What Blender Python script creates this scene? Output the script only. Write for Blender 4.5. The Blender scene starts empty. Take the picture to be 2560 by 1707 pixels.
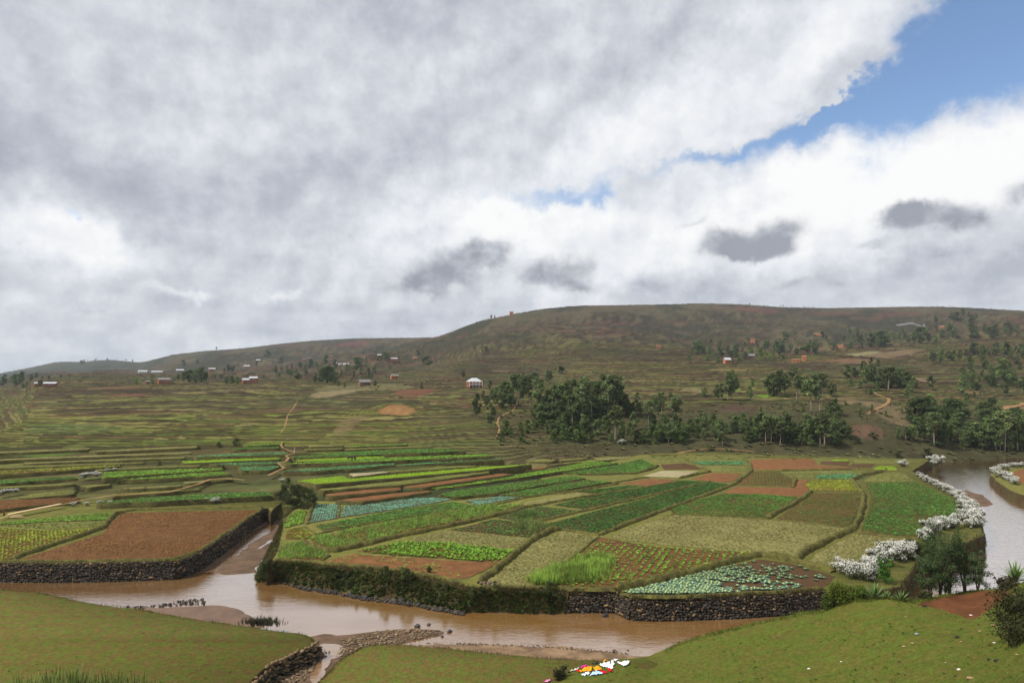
import bpy, bmesh, math, random
import numpy as np
from mathutils import Vector, Matrix
from mathutils.geometry import tessellate_polygon

random.seed(7)
RNG = np.random.default_rng(11)
SC = bpy.context.scene
COL = SC.collection
# ---------------------------------------------------------------- camera
CAM_H = 25.0                  # eye height above the valley fields (z = 0)
F_PX = 2560 * 24 / 36.0       # focal length in photograph pixels
HOR = 940.0                   # horizon row of the photograph
cam_d = bpy.data.cameras.new('camera')
cam_d.lens = 24.0
cam_d.sensor_width = 36.0
cam_d.shift_y = (HOR - 1707 / 2) / 2560
cam_d.clip_start = 0.2
cam_d.clip_end = 30000
cam = bpy.data.objects.new('camera', cam_d)
cam.location = (0, 0, CAM_H)
cam.rotation_euler = (math.pi / 2, 0, 0)
COL.objects.link(cam)
SC.camera = cam
# ---------------------------------------------------------------- exposure
vs = SC.view_settings
vs.view_transform = 'Standard'
vs.look = 'None'
vs.gamma = 1.0
vs.exposure = 0.5
vs.use_curve_mapping = False
SC.cycles.use_denoising = True
SC.cycles.max_bounces = 6
SC.cycles.transparent_max_bounces = 8
SC.cycles.volume_bounces = 0
# ---------------------------------------------------------------- sun
SUN_AZ, SUN_EL = math.radians(-105), math.radians(50)     # azimuth from the view axis (+ = right)
sd = bpy.data.lights.new('sun', 'SUN')
sd.energy = 3.4
sd.angle = math.radians(11)
sd.color = (1.0, 0.95, 0.87)
sun = bpy.data.objects.new('sun', sd)
COL.objects.link(sun)
_sv = Vector((math.sin(SUN_AZ) * math.cos(SUN_EL), math.cos(SUN_AZ) * math.cos(SUN_EL), math.sin(SUN_EL)))
sun.rotation_euler = _sv.to_track_quat('Z', 'Y').to_euler()
sun.location = (0, 0, 200)


# ---------------------------------------------------------------- node helper
class NT:
    """tiny expression builder over a node tree"""
    def __init__(self, tree):
        self.t = tree

    def node(self, typ, **kw):
        n = self.t.nodes.new(typ)
        for k, v in kw.items():
            setattr(n, k, v)
        return n

    def link(self, a, b):
        self.t.links.new(a.s if isinstance(a, E) else a, b)

    def math(self, op, *args, clamp=False):
        n = self.node('ShaderNodeMath', operation=op, use_clamp=clamp)
        for i, a in enumerate(args):
            if isinstance(a, (int, float)):
                n.inputs[i].default_value = float(a)
            else:
                self.link(a, n.inputs[i])
        return E(self, n.outputs[0])

    def noise(self, vec, scale, detail=6, rough=0.55, out=0, dist=0.0):
        n = self.node('ShaderNodeTexNoise')
        n.inputs['Scale'].default_value = scale
        n.inputs['Detail'].default_value = detail
        n.inputs['Roughness'].default_value = rough
        n.inputs['Distortion'].default_value = dist
        if vec is not None:
            self.link(vec, n.inputs['Vector'])
        return E(self, n.outputs[out])

    def smooth(self, x, a, b):
        n = self.node('ShaderNodeMapRange', interpolation_type='SMOOTHSTEP')
        self.link(x, n.inputs[0])
        n.inputs[1].default_value = a
        n.inputs[2].default_value = b
        return E(self, n.outputs[0])

    def mixc(self, f, a, b, blend='MIX'):
        n = self.node('ShaderNodeMix', data_type='RGBA', blend_type=blend)
        for idx, v in ((0, f), (6, a), (7, b)):
            if isinstance(v, (int, float)):
                n.inputs[idx].default_value = float(v)
            elif isinstance(v, (tuple, list)):
                n.inputs[idx].default_value = (*v[:3], 1)
            else:
                self.link(v, n.inputs[idx])
        return E(self, n.outputs[2])

    def ramp(self, x, stops):
        n = self.node('ShaderNodeValToRGB')
        el = n.color_ramp.elements
        while len(el) < len(stops):
            el.new(0.5)
        for e, (p, c) in zip(el, stops):
            e.position = p
            e.color = (*c, 1)
        self.link(x, n.inputs[0])
        return E(self, n.outputs[0])


class E:
    def __init__(self, nt, s):
        self.nt, self.s = nt, s
    def __add__(self, o): return self.nt.math('ADD', self, o)
    def __radd__(self, o): return self.nt.math('ADD', o, self)
    def __sub__(self, o): return self.nt.math('SUBTRACT', self, o)
    def __rsub__(self, o): return self.nt.math('SUBTRACT', o, self)
    def __mul__(self, o): return self.nt.math('MULTIPLY', self, o)
    def __rmul__(self, o): return self.nt.math('MULTIPLY', o, self)
    def __truediv__(self, o): return self.nt.math('DIVIDE', self, o)


# ---------------------------------------------------------------- world: Nishita sky behind a broken cloud deck
def build_world():
    w = bpy.data.worlds.new('World')
    SC.world = w
    w.use_nodes = True
    t = w.node_tree
    t.nodes.clear()
    N = NT(t)
    tc = N.node('ShaderNodeTexCoord')
    d = E(N, tc.outputs['Generated'])
    sep = N.node('ShaderNodeSeparateXYZ')
    N.link(d, sep.inputs[0])
    x, y, z = (E(N, sep.outputs[i]) for i in range(3))
    sky = N.node('ShaderNodeTexSky', sky_type='NISHITA', sun_disc=False)
    sky.sun_elevation = SUN_EL
    sky.sun_rotation = SUN_AZ
    sky.air_density = 1.1
    sky.dust_density = 0.1
    sky.ozone_density = 2.5
    sky.altitude = 1300
    # azimuth / elevation of the view direction; clouds drift apart by a turbulent warp
    A = N.math('ARCTAN2', x, y)
    El = N.math('ARCSINE', z)
    # flat cloud-layer coordinates (perspective of a horizontal layer)
    zz = N.math('MAXIMUM', z, 0.0) + 0.16
    cv = N.node('ShaderNodeCombineXYZ')
    N.link(x / zz, cv.inputs[0])
    N.link(y / zz, cv.inputs[1])
    lay = E(N, cv.outputs[0])
    wn = N.node('ShaderNodeSeparateXYZ')
    nz = N.noise(d, 7.0, 7, 0.62, out=1)
    N.link(nz, wn.inputs[0])
    wa = (E(N, wn.outputs[0]) - 0.5)
    we = (E(N, wn.outputs[1]) - 0.5)
    A1 = A + wa * 0.26
    E1 = El + we * 0.17

    def ae(px, py):
        u, v = (px - 1176) / 1568, (864 - py) / 1568
        return math.atan(u), math.atan(v / math.sqrt(1 + u * u))

    def blob(px, py, rx, ry, ang, wgt, a=A1, e=E1, grow=1.0):
        rx, ry = rx * grow, ry * grow
        ca, ce = ae(px, py)
        u = (px - 1176) / 1568
        k = 1 / (1568 * (1 + u * u))
        k2 = 1 / (1568 * math.sqrt(1 + u * u))
        c, s = math.cos(math.radians(ang)), math.sin(math.radians(ang))
        da, de = a - ca, e - ce
        p = (da * c + de * s) * (1 / (rx * k))
        q = (de * c - da * s) * (1 / (ry * k2))
        return N.math('EXPONENT', (p * p + q * q) * -1.0) * wgt

    def total(lst, **kw):
        r = None
        for b in lst:
            v = blob(*b, **kw)
            r = v if r is None else r + v
        return r

    fb = N.noise(lay, 2.2, 9, 0.6)
    fs = N.noise(d, 16.0, 8, 0.62)
    # --- blue gaps
    gap = total([(2390, 20, 340, 150, 28, 1.5), (2120, 195, 250, 74, 33, 1.2), (1880, 305, 170, 42, 24, 1.1),
                 (1700, 352, 130, 24, 14, 0.75), (1540, 395, 130, 20, 14, 0.45), (1250, 462, 160, 32, 2, 0.85), (1395, 488, 55, 22, 0, 0.6),
                 (1935, 195, 75, 15, 30, -1.3), (1850, 282, 32, 9, 25, -0.9), (140, 498, 40, 12, 0, 0.5)])
    nbig = N.noise(lay, 0.8, 4, 0.5)
    # relief of the cloud masses: brighter where they thin out towards the light above
    up = N.node('ShaderNodeVectorMath', operation='ADD')
    N.link(d, up.inputs[0])
    up.inputs[1].default_value = (-0.012, 0.0, 0.022)
    ra = N.noise(d, 8.5, 6, 0.60)
    rb = N.noise(E(N, up.outputs[0]), 8.5, 6, 0.60)
    rel = ra - rb
    fw = N.noise(d, 38.0, 5, 0.6)
    gapn = gap + (fs - 0.5) * 0.75 + (fb - 0.5) * 0.40 + (fw - 0.5) * 0.22
    alpha = 1.0 - N.smooth(gapn + (ra - 0.5) * 0.65, 0.22, 1.10)
    # --- light and dark parts of the deck
    bf = total([(1700, 540, 520, 100, 10, 0.36), (2230, 390, 330, 120, 22, 0.40), (1150, 525, 230, 62, 3, 0.34),
                (1900, 400, 260, 60, 22, 0.22), (90, 520, 190, 62, -12, 0.30), (260, 575, 130, 34, -5, 0.18),
                (1380, 360, 420, 90, 28, 0.22), (1750, 210, 330, 70, 33, 0.20), (560, 330, 200, 70, 12, 0.10), (900, 430, 190, 40, 8, 0.05),
                (60, 690, 260, 34, 0, 0.16), (640, 645, 70, 14, 22, 0.20), (430, 676, 70, 14, 5, 0.22), (300, 770, 280, 30, -6, 0.14),
                (750, 560, 150, 26, 10, 0.12), (1500, 250, 260, 40, 30, 0.08),
                (120, 350, 260, 52, -8, -0.15), (120, 130, 330, 120, 20, -0.05), (620, 440, 260, 60, -6, -0.10), (420, 540, 200, 40, -6, -0.08),
                (900, 250, 330, 60, 18, -0.05), (1500, 90, 330, 46, 24, -0.06), (700, 720, 700, 60, 0, -0.03), (2100, 640, 420, 60, 0, -0.14),
                (1450, 680, 330, 36, 0, -0.08)])
    val = bf + 0.585 + (fb - 0.5) * 0.36 + (fs - 0.5) * 0.26
    val = val + (nbig - 0.5) * 0.20 + rel * 0.80 + (ra - 0.5) * 0.14
    deck = N.ramp(val, [(0.18, (0.36, 0.385, 0.45)), (0.44, (0.50, 0.53, 0.60)), (0.60, (0.64, 0.67, 0.73)), (0.80, (0.84, 0.86, 0.90)), (1.0, (1.0, 1.0, 1.0))])
    # --- small dark clouds hanging lower down
    A2 = A + wa * 0.12
    E2 = El + we * 0.07 + (fs - 0.5) * 0.03
    dk = total([(1040, 606, 110, 34, 12, 1.0), (985, 655, 95, 26, 0, 0.75), (1120, 590, 48, 26, 0, 0.8), (1275, 615, 75, 28, 12, 1.0), (1325, 652, 60, 14, -8, 0.7),
                (1640, 555, 40, 25, 0, 1.05), (1765, 542, 85, 34, 16, 1.2), (1700, 580, 100, 16, 4, 0.8), (2165, 512, 115, 32, -3, 1.15), (2095, 490, 44, 22, 0, 0.8),
                (2365, 430, 60, 28, 16, 1.05), (1840, 648, 62, 15, 0, 0.7), (1930, 656, 34, 12, 0, 0.62), (2010, 565, 40, 12, 0, 0.6), (2150, 600, 34, 10, 0, 0.55),
                (1480, 665, 60, 14, 0, 0.5), (490, 604, 42, 8, 0, 0.5), (215, 722, 46, 13, -10, 0.5), (1580, 522, 40, 8, 18, 0.5)], a=A2, e=E2, grow=1.16)
    dka = N.smooth(dk + (fs - 0.5) * 0.6 + (ra - 0.5) * 0.5 + (fw - 0.5) * 0.2, 0.20, 0.95) * 0.92
    dkc = N.ramp(dk * 0.55 + 0.28 - rel * 3.4 + (fs - 0.5) * 0.6 - (ra - 0.5) * 0.5, [(0.25, (0.66, 0.68, 0.72)), (0.62, (0.44, 0.46, 0.52)), (1.0, (0.30, 0.32, 0.38))])
    cloud = N.mixc(dka, deck, dkc)
    b1 = N.node('ShaderNodeBackground')
    N.link(sky.outputs[0], b1.inputs[0])
    b1.inputs[1].default_value = 0.115
    b2 = N.node('ShaderNodeBackground')
    N.link(cloud, b2.inputs[0])
    b2.inputs[1].default_value = 0.70
    mx = N.node('ShaderNodeMixShader')
    N.link(N.math('MAXIMUM', alpha, dka), mx.inputs[0])
    N.link(b1.outputs[0], mx.inputs[1])
    N.link(b2.outputs[0], mx.inputs[2])
    out = N.node('ShaderNodeOutputWorld')
    N.link(mx.outputs[0], out.inputs[0])


build_world()
SC.world.cycles.sampling_method = "MANUAL"
SC.world.cycles.sample_map_resolution = 256
# ---------------------------------------------------------------- surveying: photograph pixel -> place on the ground
def P(sx, sy, z=0.0):
    """where the sight line through photo pixel (sx, sy) meets the level z"""
    Y = (CAM_H - z) * F_PX / (sy - HOR)
    return ((sx - 1280) / F_PX * Y, Y, z)


def Zc(zone):
    """coordinates read off enlarged crops of the photograph -> photo pixels"""
    ox, oy, k = {1: (0, 1080, 2.501), 2: (600, 1080, 2.501), 3: (1200, 1080, 2.501), 4: (1760, 1080, 2.501),
                 5: (0, 800, 2.6133), 6: (800, 740, 2.6133), 7: (1660, 740, 2.6133), 8: (1180, 900, 4.3556),
                 9: (1620, 860, 4.9), 10: (2080, 860, 4.9), 11: (1700, 740, 2.7349), 12: (0, 860, 3.675), 13: (600, 780, 3.675),
                 14: (2000, 1360, 4.2), 15: (1360, 1620, 9.8), 16: (640, 1240, 2.94), 0: (0, 0, 1.0)}[zone]
    return lambda X, Y: (ox + X / k, oy + Y / k)


def pts(zone, lst):
    f = Zc(zone)
    return [f(*p) for p in lst]


# ---------------------------------------------------------------- numpy noise
_PERM = RNG.random((256, 256))


def vnoise(x, y):
    xi, yi = np.floor(x).astype(int), np.floor(y).astype(int)
    fx, fy = x - xi, y - yi
    fx, fy = fx * fx * (3 - 2 * fx), fy * fy * (3 - 2 * fy)
    g = lambda a, b: _PERM[a & 255, b & 255]
    return (g(xi, yi) * (1 - fx) + g(xi + 1, yi) * fx) * (1 - fy) + (g(xi, yi + 1) * (1 - fx) + g(xi + 1, yi + 1) * fx) * fy


def fbm(x, y, oct=4, rough=0.5):
    s, a, t = 0, 1.0, 0
    for i in range(oct):
        s = s + a * vnoise(x * 2 ** i + 17.3 * i, y * 2 ** i + 5.1 * i)
        t += a
        a *= rough
    return s / t


def sstep(x, a, b):
    t = np.clip((x - a) / (b - a), 0, 1)
    return t * t * (3 - 2 * t)


# ---------------------------------------------------------------- object helpers
def tag(o, label=None, cat=None, group=None, kind=None):
    if label:
        o['label'] = label
    if cat:
        o['category'] = cat
    if group:
        o['group'] = group
    if kind:
        o['kind'] = kind
    return o


def empty(name, loc=(0, 0, 0), rz=0.0, parent=None):
    o = bpy.data.objects.new(name, None)
    o.location = loc
    o.rotation_euler = (0, 0, rz)
    o.empty_display_size = 0.2
    COL.objects.link(o)
    o.parent = parent
    return o


def mesh_np(name, V, F, mat, smooth=False, cols=None, mats=None):
    """V (n,3); F (m,k) with k = 3 or 4; cols: per-vertex rgb attribute 'Col'"""
    V = np.asarray(V, dtype=np.float32)
    Fs = F if isinstance(F, list) else [F]
    Fs = [np.asarray(f, dtype=np.int32) for f in Fs if len(f)]
    me = bpy.data.meshes.new(name)
    me.vertices.add(len(V))
    me.vertices.foreach_set('co', V.ravel())
    loops = np.concatenate([f.ravel() for f in Fs])
    sizes = np.concatenate([np.full(len(f), f.shape[1], dtype=np.int32) for f in Fs])
    me.loops.add(len(loops))
    me.loops.foreach_set('vertex_index', loops)
    me.polygons.add(len(sizes))
    me.polygons.foreach_set('loop_start', np.concatenate([[0], np.cumsum(sizes)[:-1]]).astype(np.int32))
    me.polygons.foreach_set('loop_total', sizes)
    if smooth:
        me.polygons.foreach_set('use_smooth', np.ones(len(sizes), dtype=bool))
    ms = mat if isinstance(mat, (list, tuple)) else [mat]
    for m in ms:
        me.materials.append(m)
    if mats is not None:
        me.polygons.foreach_set('material_index', np.asarray(mats, dtype=np.int32))
    if cols is not None:
        at = me.color_attributes.new('Col', 'FLOAT_COLOR', 'POINT')
        c = np.ones((len(V), 4), dtype=np.float32)
        c[:, :3] = cols
        at.data.foreach_set('color', c.ravel())
    me.update(calc_edges=True)
    return me


def obj(name, me, parent=None, loc=None):
    o = bpy.data.objects.new(name, me)
    COL.objects.link(o)
    if parent is not None:
        o.parent = parent
    if loc is not None:
        o.location = loc
    return o


class MB:
    """collects boxes, tubes and patches into one mesh"""
    def __init__(self):
        self.v, self.f, self.c = [], [], []

    def add(self, V, F, col=None):
        b = len(self.v)
        self.v += [tuple(p) for p in V]
        self.f += [tuple(i + b for i in f) for f in F]
        self.c += [col or (1, 1, 1)] * len(V)

    def box(self, c, s, rz=0.0, col=None):
        cx, cy, cz = c
        hx, hy, hz = s[0] / 2, s[1] / 2, s[2] / 2
        ca, sa = math.cos(rz), math.sin(rz)
        V = []
        for dz in (-hz, hz):
            for dx, dy in ((-hx, -hy), (hx, -hy), (hx, hy), (-hx, hy)):
                V.append((cx + dx * ca - dy * sa, cy + dx * sa + dy * ca, cz + dz))
        self.add(V, [(0, 3, 2, 1), (4, 5, 6, 7), (0, 1, 5, 4), (1, 2, 6, 5), (2, 3, 7, 6), (3, 0, 4, 7)], col)

    def tube(self, path, radii, n=6, col=None, cap=True):
        rings = []
        m = len(path)
        for i, p in enumerate(path):
            a = Vector(path[max(0, i - 1)])
            b = Vector(path[min(m - 1, i + 1)])
            d = (b - a).normalized()
            up = Vector((0, 0, 1)) if abs(d.z) < 0.9 else Vector((1, 0, 0))
            s = d.cross(up).normalized()
            t = s.cross(d)
            rings.append([tuple(Vector(p) + (s * math.cos(2 * math.pi * k / n) + t * math.sin(2 * math.pi * k / n)) * radii[i]) for k in range(n)])
        V = [p for r in rings for p in r]
        Fc = []
        for i in range(m - 1):
            for k in range(n):
                Fc.append((i * n + k, i * n + (k + 1) % n, (i + 1) * n + (k + 1) % n, (i + 1) * n + k))
        if cap:
            Fc.append(tuple(range(n - 1, -1, -1)))
            Fc.append(tuple((m - 1) * n + k for k in range(n)))
        self.add(V, Fc, col)

    def mesh(self, name, mat, smooth=False, colors=False):
        me = bpy.data.meshes.new(name)
        me.from_pydata(self.v, [], self.f)
        for m in (mat if isinstance(mat, (list, tuple)) else [mat]):
            me.materials.append(m)
        if smooth:
            for p in me.polygons:
                p.use_smooth = True
        if colors:
            at = me.color_attributes.new('Col', 'FLOAT_COLOR', 'POINT')
            c = np.ones((len(self.v), 4), dtype=np.float32)
            c[:, :3] = np.array(self.c)
            at.data.foreach_set('color', c.ravel())
        me.update()
        return me

    def build(self, name, mat, parent=None, smooth=False, colors=False, loc=None):
        return obj(name, self.mesh(name, mat, smooth, colors), parent, loc)


# ---------------------------------------------------------------- materials
MATS = {}


def mat(name, col=(0.5, 0.5, 0.5), rough=0.9, var=0.25, scale=3.0, bump=0.0, bscale=20.0, attr=False, col2=None, spec=0.2, trans=0.0, objrand=0.0, detail=5, metallic=0.0, bare=None):
    """one procedural surface: base colour (or the mesh's own colour layer) varied by noise, with fine relief"""
    if name in MATS:
        return MATS[name]
    m = bpy.data.materials.new(name)
    m.use_nodes = True
    t = m.node_tree
    N = NT(t)
    b = t.nodes['Principled BSDF']
    geo = N.node('ShaderNodeNewGeometry')
    pos = E(N, geo.outputs['Position'])
    nz = N.noise(pos, scale, detail, 0.6)
    if attr:
        a = N.node('ShaderNodeVertexColor', layer_name='Col')
        base = E(N, a.outputs[0])
    else:
        base = col
    if col2 is not None:
        base = N.mixc(N.smooth(N.noise(pos, scale * 0.37, 5, 0.6), 0.38, 0.62), base if attr else col, col2)
    if bare is not None:      # worn patches of bare earth
        base = N.mixc(N.smooth(N.noise(pos, 0.33, 7, 0.68), 0.60, 0.72), base, bare)
    k = (nz - 0.5) * (2 * var) + 1.0
    if objrand:
        oi = N.node('ShaderNodeObjectInfo')
        k = k * ((E(N, oi.outputs['Random']) - 0.5) * (2 * objrand) + 1.0)
    cmb = N.node('ShaderNodeCombineXYZ')
    for i in range(3):
        N.link(k, cmb.inputs[i])
    c = N.mixc(1.0, base, E(N, cmb.outputs[0]), 'MULTIPLY')
    N.link(c, b.inputs['Base Color'])
    b.inputs['Roughness'].default_value = rough
    b.inputs['Specular IOR Level'].default_value = spec
    b.inputs['Metallic'].default_value = metallic
    if bump:
        bn = N.node('ShaderNodeBump')
        bn.inputs['Strength'].default_value = 1.0
        bn.inputs['Distance'].default_value = bump
        N.link(N.noise(pos, bscale, 5, 0.6), bn.inputs['Height'])
        N.link(bn.outputs[0], b.inputs['Normal'])
    if trans:
        tr = N.node('ShaderNodeBsdfTranslucent')
        N.link(c, tr.inputs[0])
        mx = N.node('ShaderNodeMixShader')
        mx.inputs[0].default_value = trans
        N.link(b.outputs[0], mx.inputs[1])
        N.link(tr.outputs[0], mx.inputs[2])
        N.link(mx.outputs[0], t.nodes['Material Output'].inputs[0])
    MATS[name] = m
    return m


# ---------------------------------------------------------------- the far ground: terraced slopes and hills, one sheet
def zlev(sx, sy):
    """level of the stepped fields that climb away at the back and on the left"""
    Yc = (np.asarray(sy, float) - 1080) * 2.501
    sx = np.asarray(sx, float)
    w = 1 - sstep(sx, 930, 1480)
    return 3.6 * np.clip((450 - Yc) / 350, 0, 1) * w


def zrow(py, depth):            # display-row (1568 high) -> z
    return CAM_H + (864 - py) / 1568 * depth


# skyline (display px) and ridge distance
SKY = [(-900, 880, 3000), (-300, 868, 3000), (0, 858, 2900), (60, 846, 2800), (130, 831, 2700), (190, 831, 2600), (250, 826, 2500), (320, 833, 2300), (345, 828, 2100),
       (400, 814, 2000), (470, 806, 2000), (560, 800, 2000), (640, 790, 2000), (720, 782, 2000), (830, 777, 1950), (930, 776, 1850), (1000, 775, 1600),
       (1040, 761, 1400), (1100, 738, 1320), (1180, 721, 1280), (1250, 709, 1300), (1330, 702, 1330), (1420, 701, 1350), (1500, 700, 1380), (1600, 697, 1400), (1700, 699, 1420),
       (1800, 706, 1450), (1900, 708, 1450), (2000, 706, 1450), (2150, 704, 1420), (2250, 708, 1400), (2352, 714, 1380), (2700, 720, 1400), (3300, 735, 1400)]
PROF = {   # display column: (display row, distance) pairs up the slope
    -900: [(960, 255), (920, 360), (895, 480), (882, 600), (876, 800), (874, 1200)],
    0: [(960, 255), (920, 360), (895, 480), (880, 600), (874, 800), (872, 1200), (868, 2000)],
    300: [(960, 255), (920, 360), (897, 470), (878, 600), (866, 800), (864, 1150), (856, 1700)],
    600: [(960, 255), (920, 350), (895, 460), (880, 560), (864, 780), (850, 1050), (826, 1500)],
    900: [(965, 250), (920, 340), (892, 440), (872, 560), (845, 780), (820, 1050), (797, 1450)],
    1150: [(985, 240), (930, 310), (895, 400), (870, 510), (838, 650), (800, 800), (760, 1000)],
    1400: [(1036, 222), (985, 252), (935, 300), (900, 355), (870, 440), (840, 560), (800, 720), (750, 960)],
    1700: [(1046, 222), (1000, 242), (950, 278), (900, 345), (862, 450), (832, 600), (800, 780), (750, 1050)],
    2000: [(1050, 220), (1000, 238), (950, 268), (900, 325), (852, 430), (822, 600), (790, 800), (755, 1050)],
    2352: [(1052, 231), (1000, 255), (945, 300), (892, 370), (842, 470), (795, 650), (752, 900)],
    3300: [(1052, 231), (1000, 255), (945, 300), (892, 370), (842, 470), (795, 650), (752, 900)]}
NR1 = np.exp(np.linspace(math.log(118), math.log(760), 380))
NR2 = np.exp(np.linspace(math.log(760), math.log(5200), 120))[1:]
ROWD = np.concatenate([NR1, NR2])
COLU = np.concatenate([np.linspace(-1.5, -0.80, 60)[:-1], np.linspace(-0.80, 0.80, 560), np.linspace(0.80, 1.5, 60)[1:]])


def build_heights():
    ctrl = sorted(PROF)
    sk = np.array(SKY, float)
    prof = []
    for c in ctrl:
        d0 = PROF[c][0][1]
        L = [(100, -6.0), (150, -5.0)] if c <= 1300 else [(110, -6.0), (d0 - 16, -5.0), (d0 - 9, -2.4 if c < 2200 else -3.2)]
        for py, dd in PROF[c]:
            L.append((dd, zrow(py, dd)))
        rp, rd = np.interp(c, sk[:, 0], sk[:, 1]), np.interp(c, sk[:, 0], sk[:, 2])
        L.append((rd, zrow(rp, rd)))
        prof.append((np.array([a for a, b in L]), np.array([b for a, b in L])))
    Hc = np.stack([np.interp(ROWD, d, z) for d, z in prof], 0)
    cu = (np.array(ctrl) - 1176) / 1568
    # smooth blend between surveyed columns
    idx = np.clip(np.searchsorted(cu, COLU) - 1, 0, len(cu) - 2)
    t = np.clip((COLU - cu[idx]) / (cu[idx + 1] - cu[idx]), 0, 1)
    t = t * t * (3 - 2 * t) * 0.6 + t * 0.4
    H = Hc[idx] * (1 - t)[:, None] + Hc[idx + 1] * t[:, None]
    # the stepped fields at the foot of the slope
    sys_ = np.array([1262, 1235, 1215, 1200, 1185, 1170, 1155, 1140, 1130, 1120, 1110, 1102], float)
    for i, u in enumerate(COLU):
        sxc = 1280 + u * F_PX
        if sxc > 2240:
            continue
        zs = zlev(sxc, sys_) - 0.25
        ds = (CAM_H - zs) * F_PX / (sys_ - HOR)
        near = np.interp(ROWD, np.concatenate([[100, ds[0] - 7], ds]), np.concatenate([[-6, -5], zs]))
        near = np.where(ROWD > ds[-1], zs[-1] - (ROWD - ds[-1]) * 0.2, near)
        if sxc < 1350:
            # carry the last step up to the first surveyed row of the slope
            k = int(np.argmax(H[i] > near)) if (H[i] > near).any() else -1
            d1 = max(ds[-1] + 30, np.interp(u, cu, [PROF[c][0][1] for c in ctrl]))
            z1 = np.interp(d1, ROWD, H[i])
            mid = np.interp(ROWD, [ds[-1], d1], [zs[-1], z1])
            near = np.where((ROWD >= ds[-1]) & (ROWD <= d1), mid, near)
        H[i] = np.maximum(H[i], near)
    # smooth along the distance (not the near foot)
    for k in range(3):
        Hs = H.copy()
        Hs[:, 2:-2] = (H[:, :-4] + 2 * H[:, 1:-3] + 3 * H[:, 2:-2] + 2 * H[:, 3:-1] + H[:, 4:]) / 9
        m = sstep(ROWD, 240, 330)[None, :]
        H = H * (1 - m) + Hs * m
    # fit the ridge
    px = COLU * 1568 + 1176
    rp = np.interp(px, sk[:, 0], sk[:, 1])
    rd = np.interp(px, sk[:, 0], sk[:, 2])
    kern = np.array([1, 2, 3, 4, 3, 2, 1], float)
    kern /= kern.sum()
    rp = np.convolve(np.pad(rp, 3, mode='edge'), kern, 'valid')
    rd = np.convolve(np.pad(rd, 3, mode='edge'), kern, 'valid')
    rz = zrow(rp, rd)
    D = ROWD[None, :]
    front = D <= rd[:, None]
    sight = CAM_H + (rz - CAM_H)[:, None] * D / rd[:, None]
    X = COLU[:, None] * D
    Yw = np.broadcast_to(D, X.shape)
    # spurs and gullies on the hills
    rel = np.clip(D / rd[:, None], 0, 1)
    amp = sstep(D, 330, 800) * (1 - sstep(rel, 0.80, 0.98)) * np.minimum(D * 0.016, 17)
    g = fbm(X / 190 + 3, Yw / 260 + 9, 4)
    ridged = 1 - np.abs(2 * fbm(X / 120 + 31, Yw / 320 + 2, 3) - 1)
    H = H + amp * ((g - 0.5) * 2.2 + (ridged - 0.75) * 1.0)
    H = H + sstep(D, 200, 300) * (fbm(X / 34, Yw / 34, 3) - 0.5) * (1.6 + 0.004 * D) * (1 - sstep(rel, 0.8, 1))
    # rounded crest: approach the sight line smoothly, fall away behind it
    cap = sight - 0.03 * (rd[:, None] - D) * 0.25
    w = sstep(rel, 0.80, 1.0)
    H = np.where(front, np.minimum(H * (1 - w) + cap * w, cap + 0.0), rz[:, None] - (D - rd[:, None]) * 0.10 - ((D - rd[:, None]) / 400) ** 2 * 4)
    H = np.maximum(H, -6)
    # a mound of bare earth on the left slope, and others
    for (zn, X0, Y0, r, h) in MOUNDS:
        sx, sy = Zc(zn)(X0, Y0)
        u0 = (sx - 1280) / F_PX
        ci = int(np.argmin(abs(COLU - u0)))
        vis = CAM_H - (sy - HOR) / F_PX * ROWD
        k = np.argmax(H[ci] >= vis)
        d0 = ROWD[k]
        rr = ((X - u0 * d0) ** 2 / (r * 1.6) ** 2 + (Yw - d0) ** 2 / r ** 2)
        H = H + h * np.exp(-rr)
    return H, X, Yw, rel


MOUNDS = [(6, 500, 760, 9, 4.0), (10, 560, 830, 11, 3.5), (10, 420, 1050, 9, 3.0)]
H0, HX, HY, HREL = build_heights()
Dg = np.broadcast_to(ROWD[None, :], H0.shape)
# ---- terraces
qz = np.clip(H0, -2, None)
stepz = 0.62 + 0.035 * np.clip(H0 - 6, 0, 60)
zz_ = np.linspace(-8, 400, 4000)
qq_ = np.cumsum(1 / (0.48 + 0.034 * np.clip(zz_ - 6, 0, 60))) * (zz_[1] - zz_[0])
q = np.interp(H0, zz_, qq_)
q = q + 2.4 * (fbm(HX / 60 + 50, HY / 60, 4) - 0.5) + 0.9 * (fbm(HX / 17 + 9, HY / 17, 3) - 0.5)
seg = np.floor((HX + 14 * (fbm(HX / 40, HY / 40 + 77, 2) - 0.5) * 2 + 37 * np.floor(q * 0.5)) / (20 + 0.045 * Dg))
q = q + 0.9 * (_PERM[(seg.astype(int) * 7) & 255, np.floor(q * 0.25).astype(int) & 255] - 0.5)
qf = np.floor(q)
fr = q - qf
zt_ = np.interp(qf + sstep(fr, 0.55, 0.97) + 0.10 * (fr - 0.3), qq_, zz_)
zoff = np.interp(q, qq_, zz_) - H0
tmask = np.maximum(sstep(Dg, 165, 190), 0.55 * sstep(Dg, 118, 126) * (1 - sstep(COLU[:, None] * 1568 + 1176, 640, 760))) * (1 - 0.45 * sstep(Dg, 700, 1100)) * (1 - sstep(HREL, 0.80, 0.95))
pxg = COLU[:, None] * 1568 + 1176
tmask = tmask * (0.55 + 0.45 * sstep(fbm(HX / 90 + 5, HY / 110 + 3, 3), 0.32, 0.48))
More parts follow.
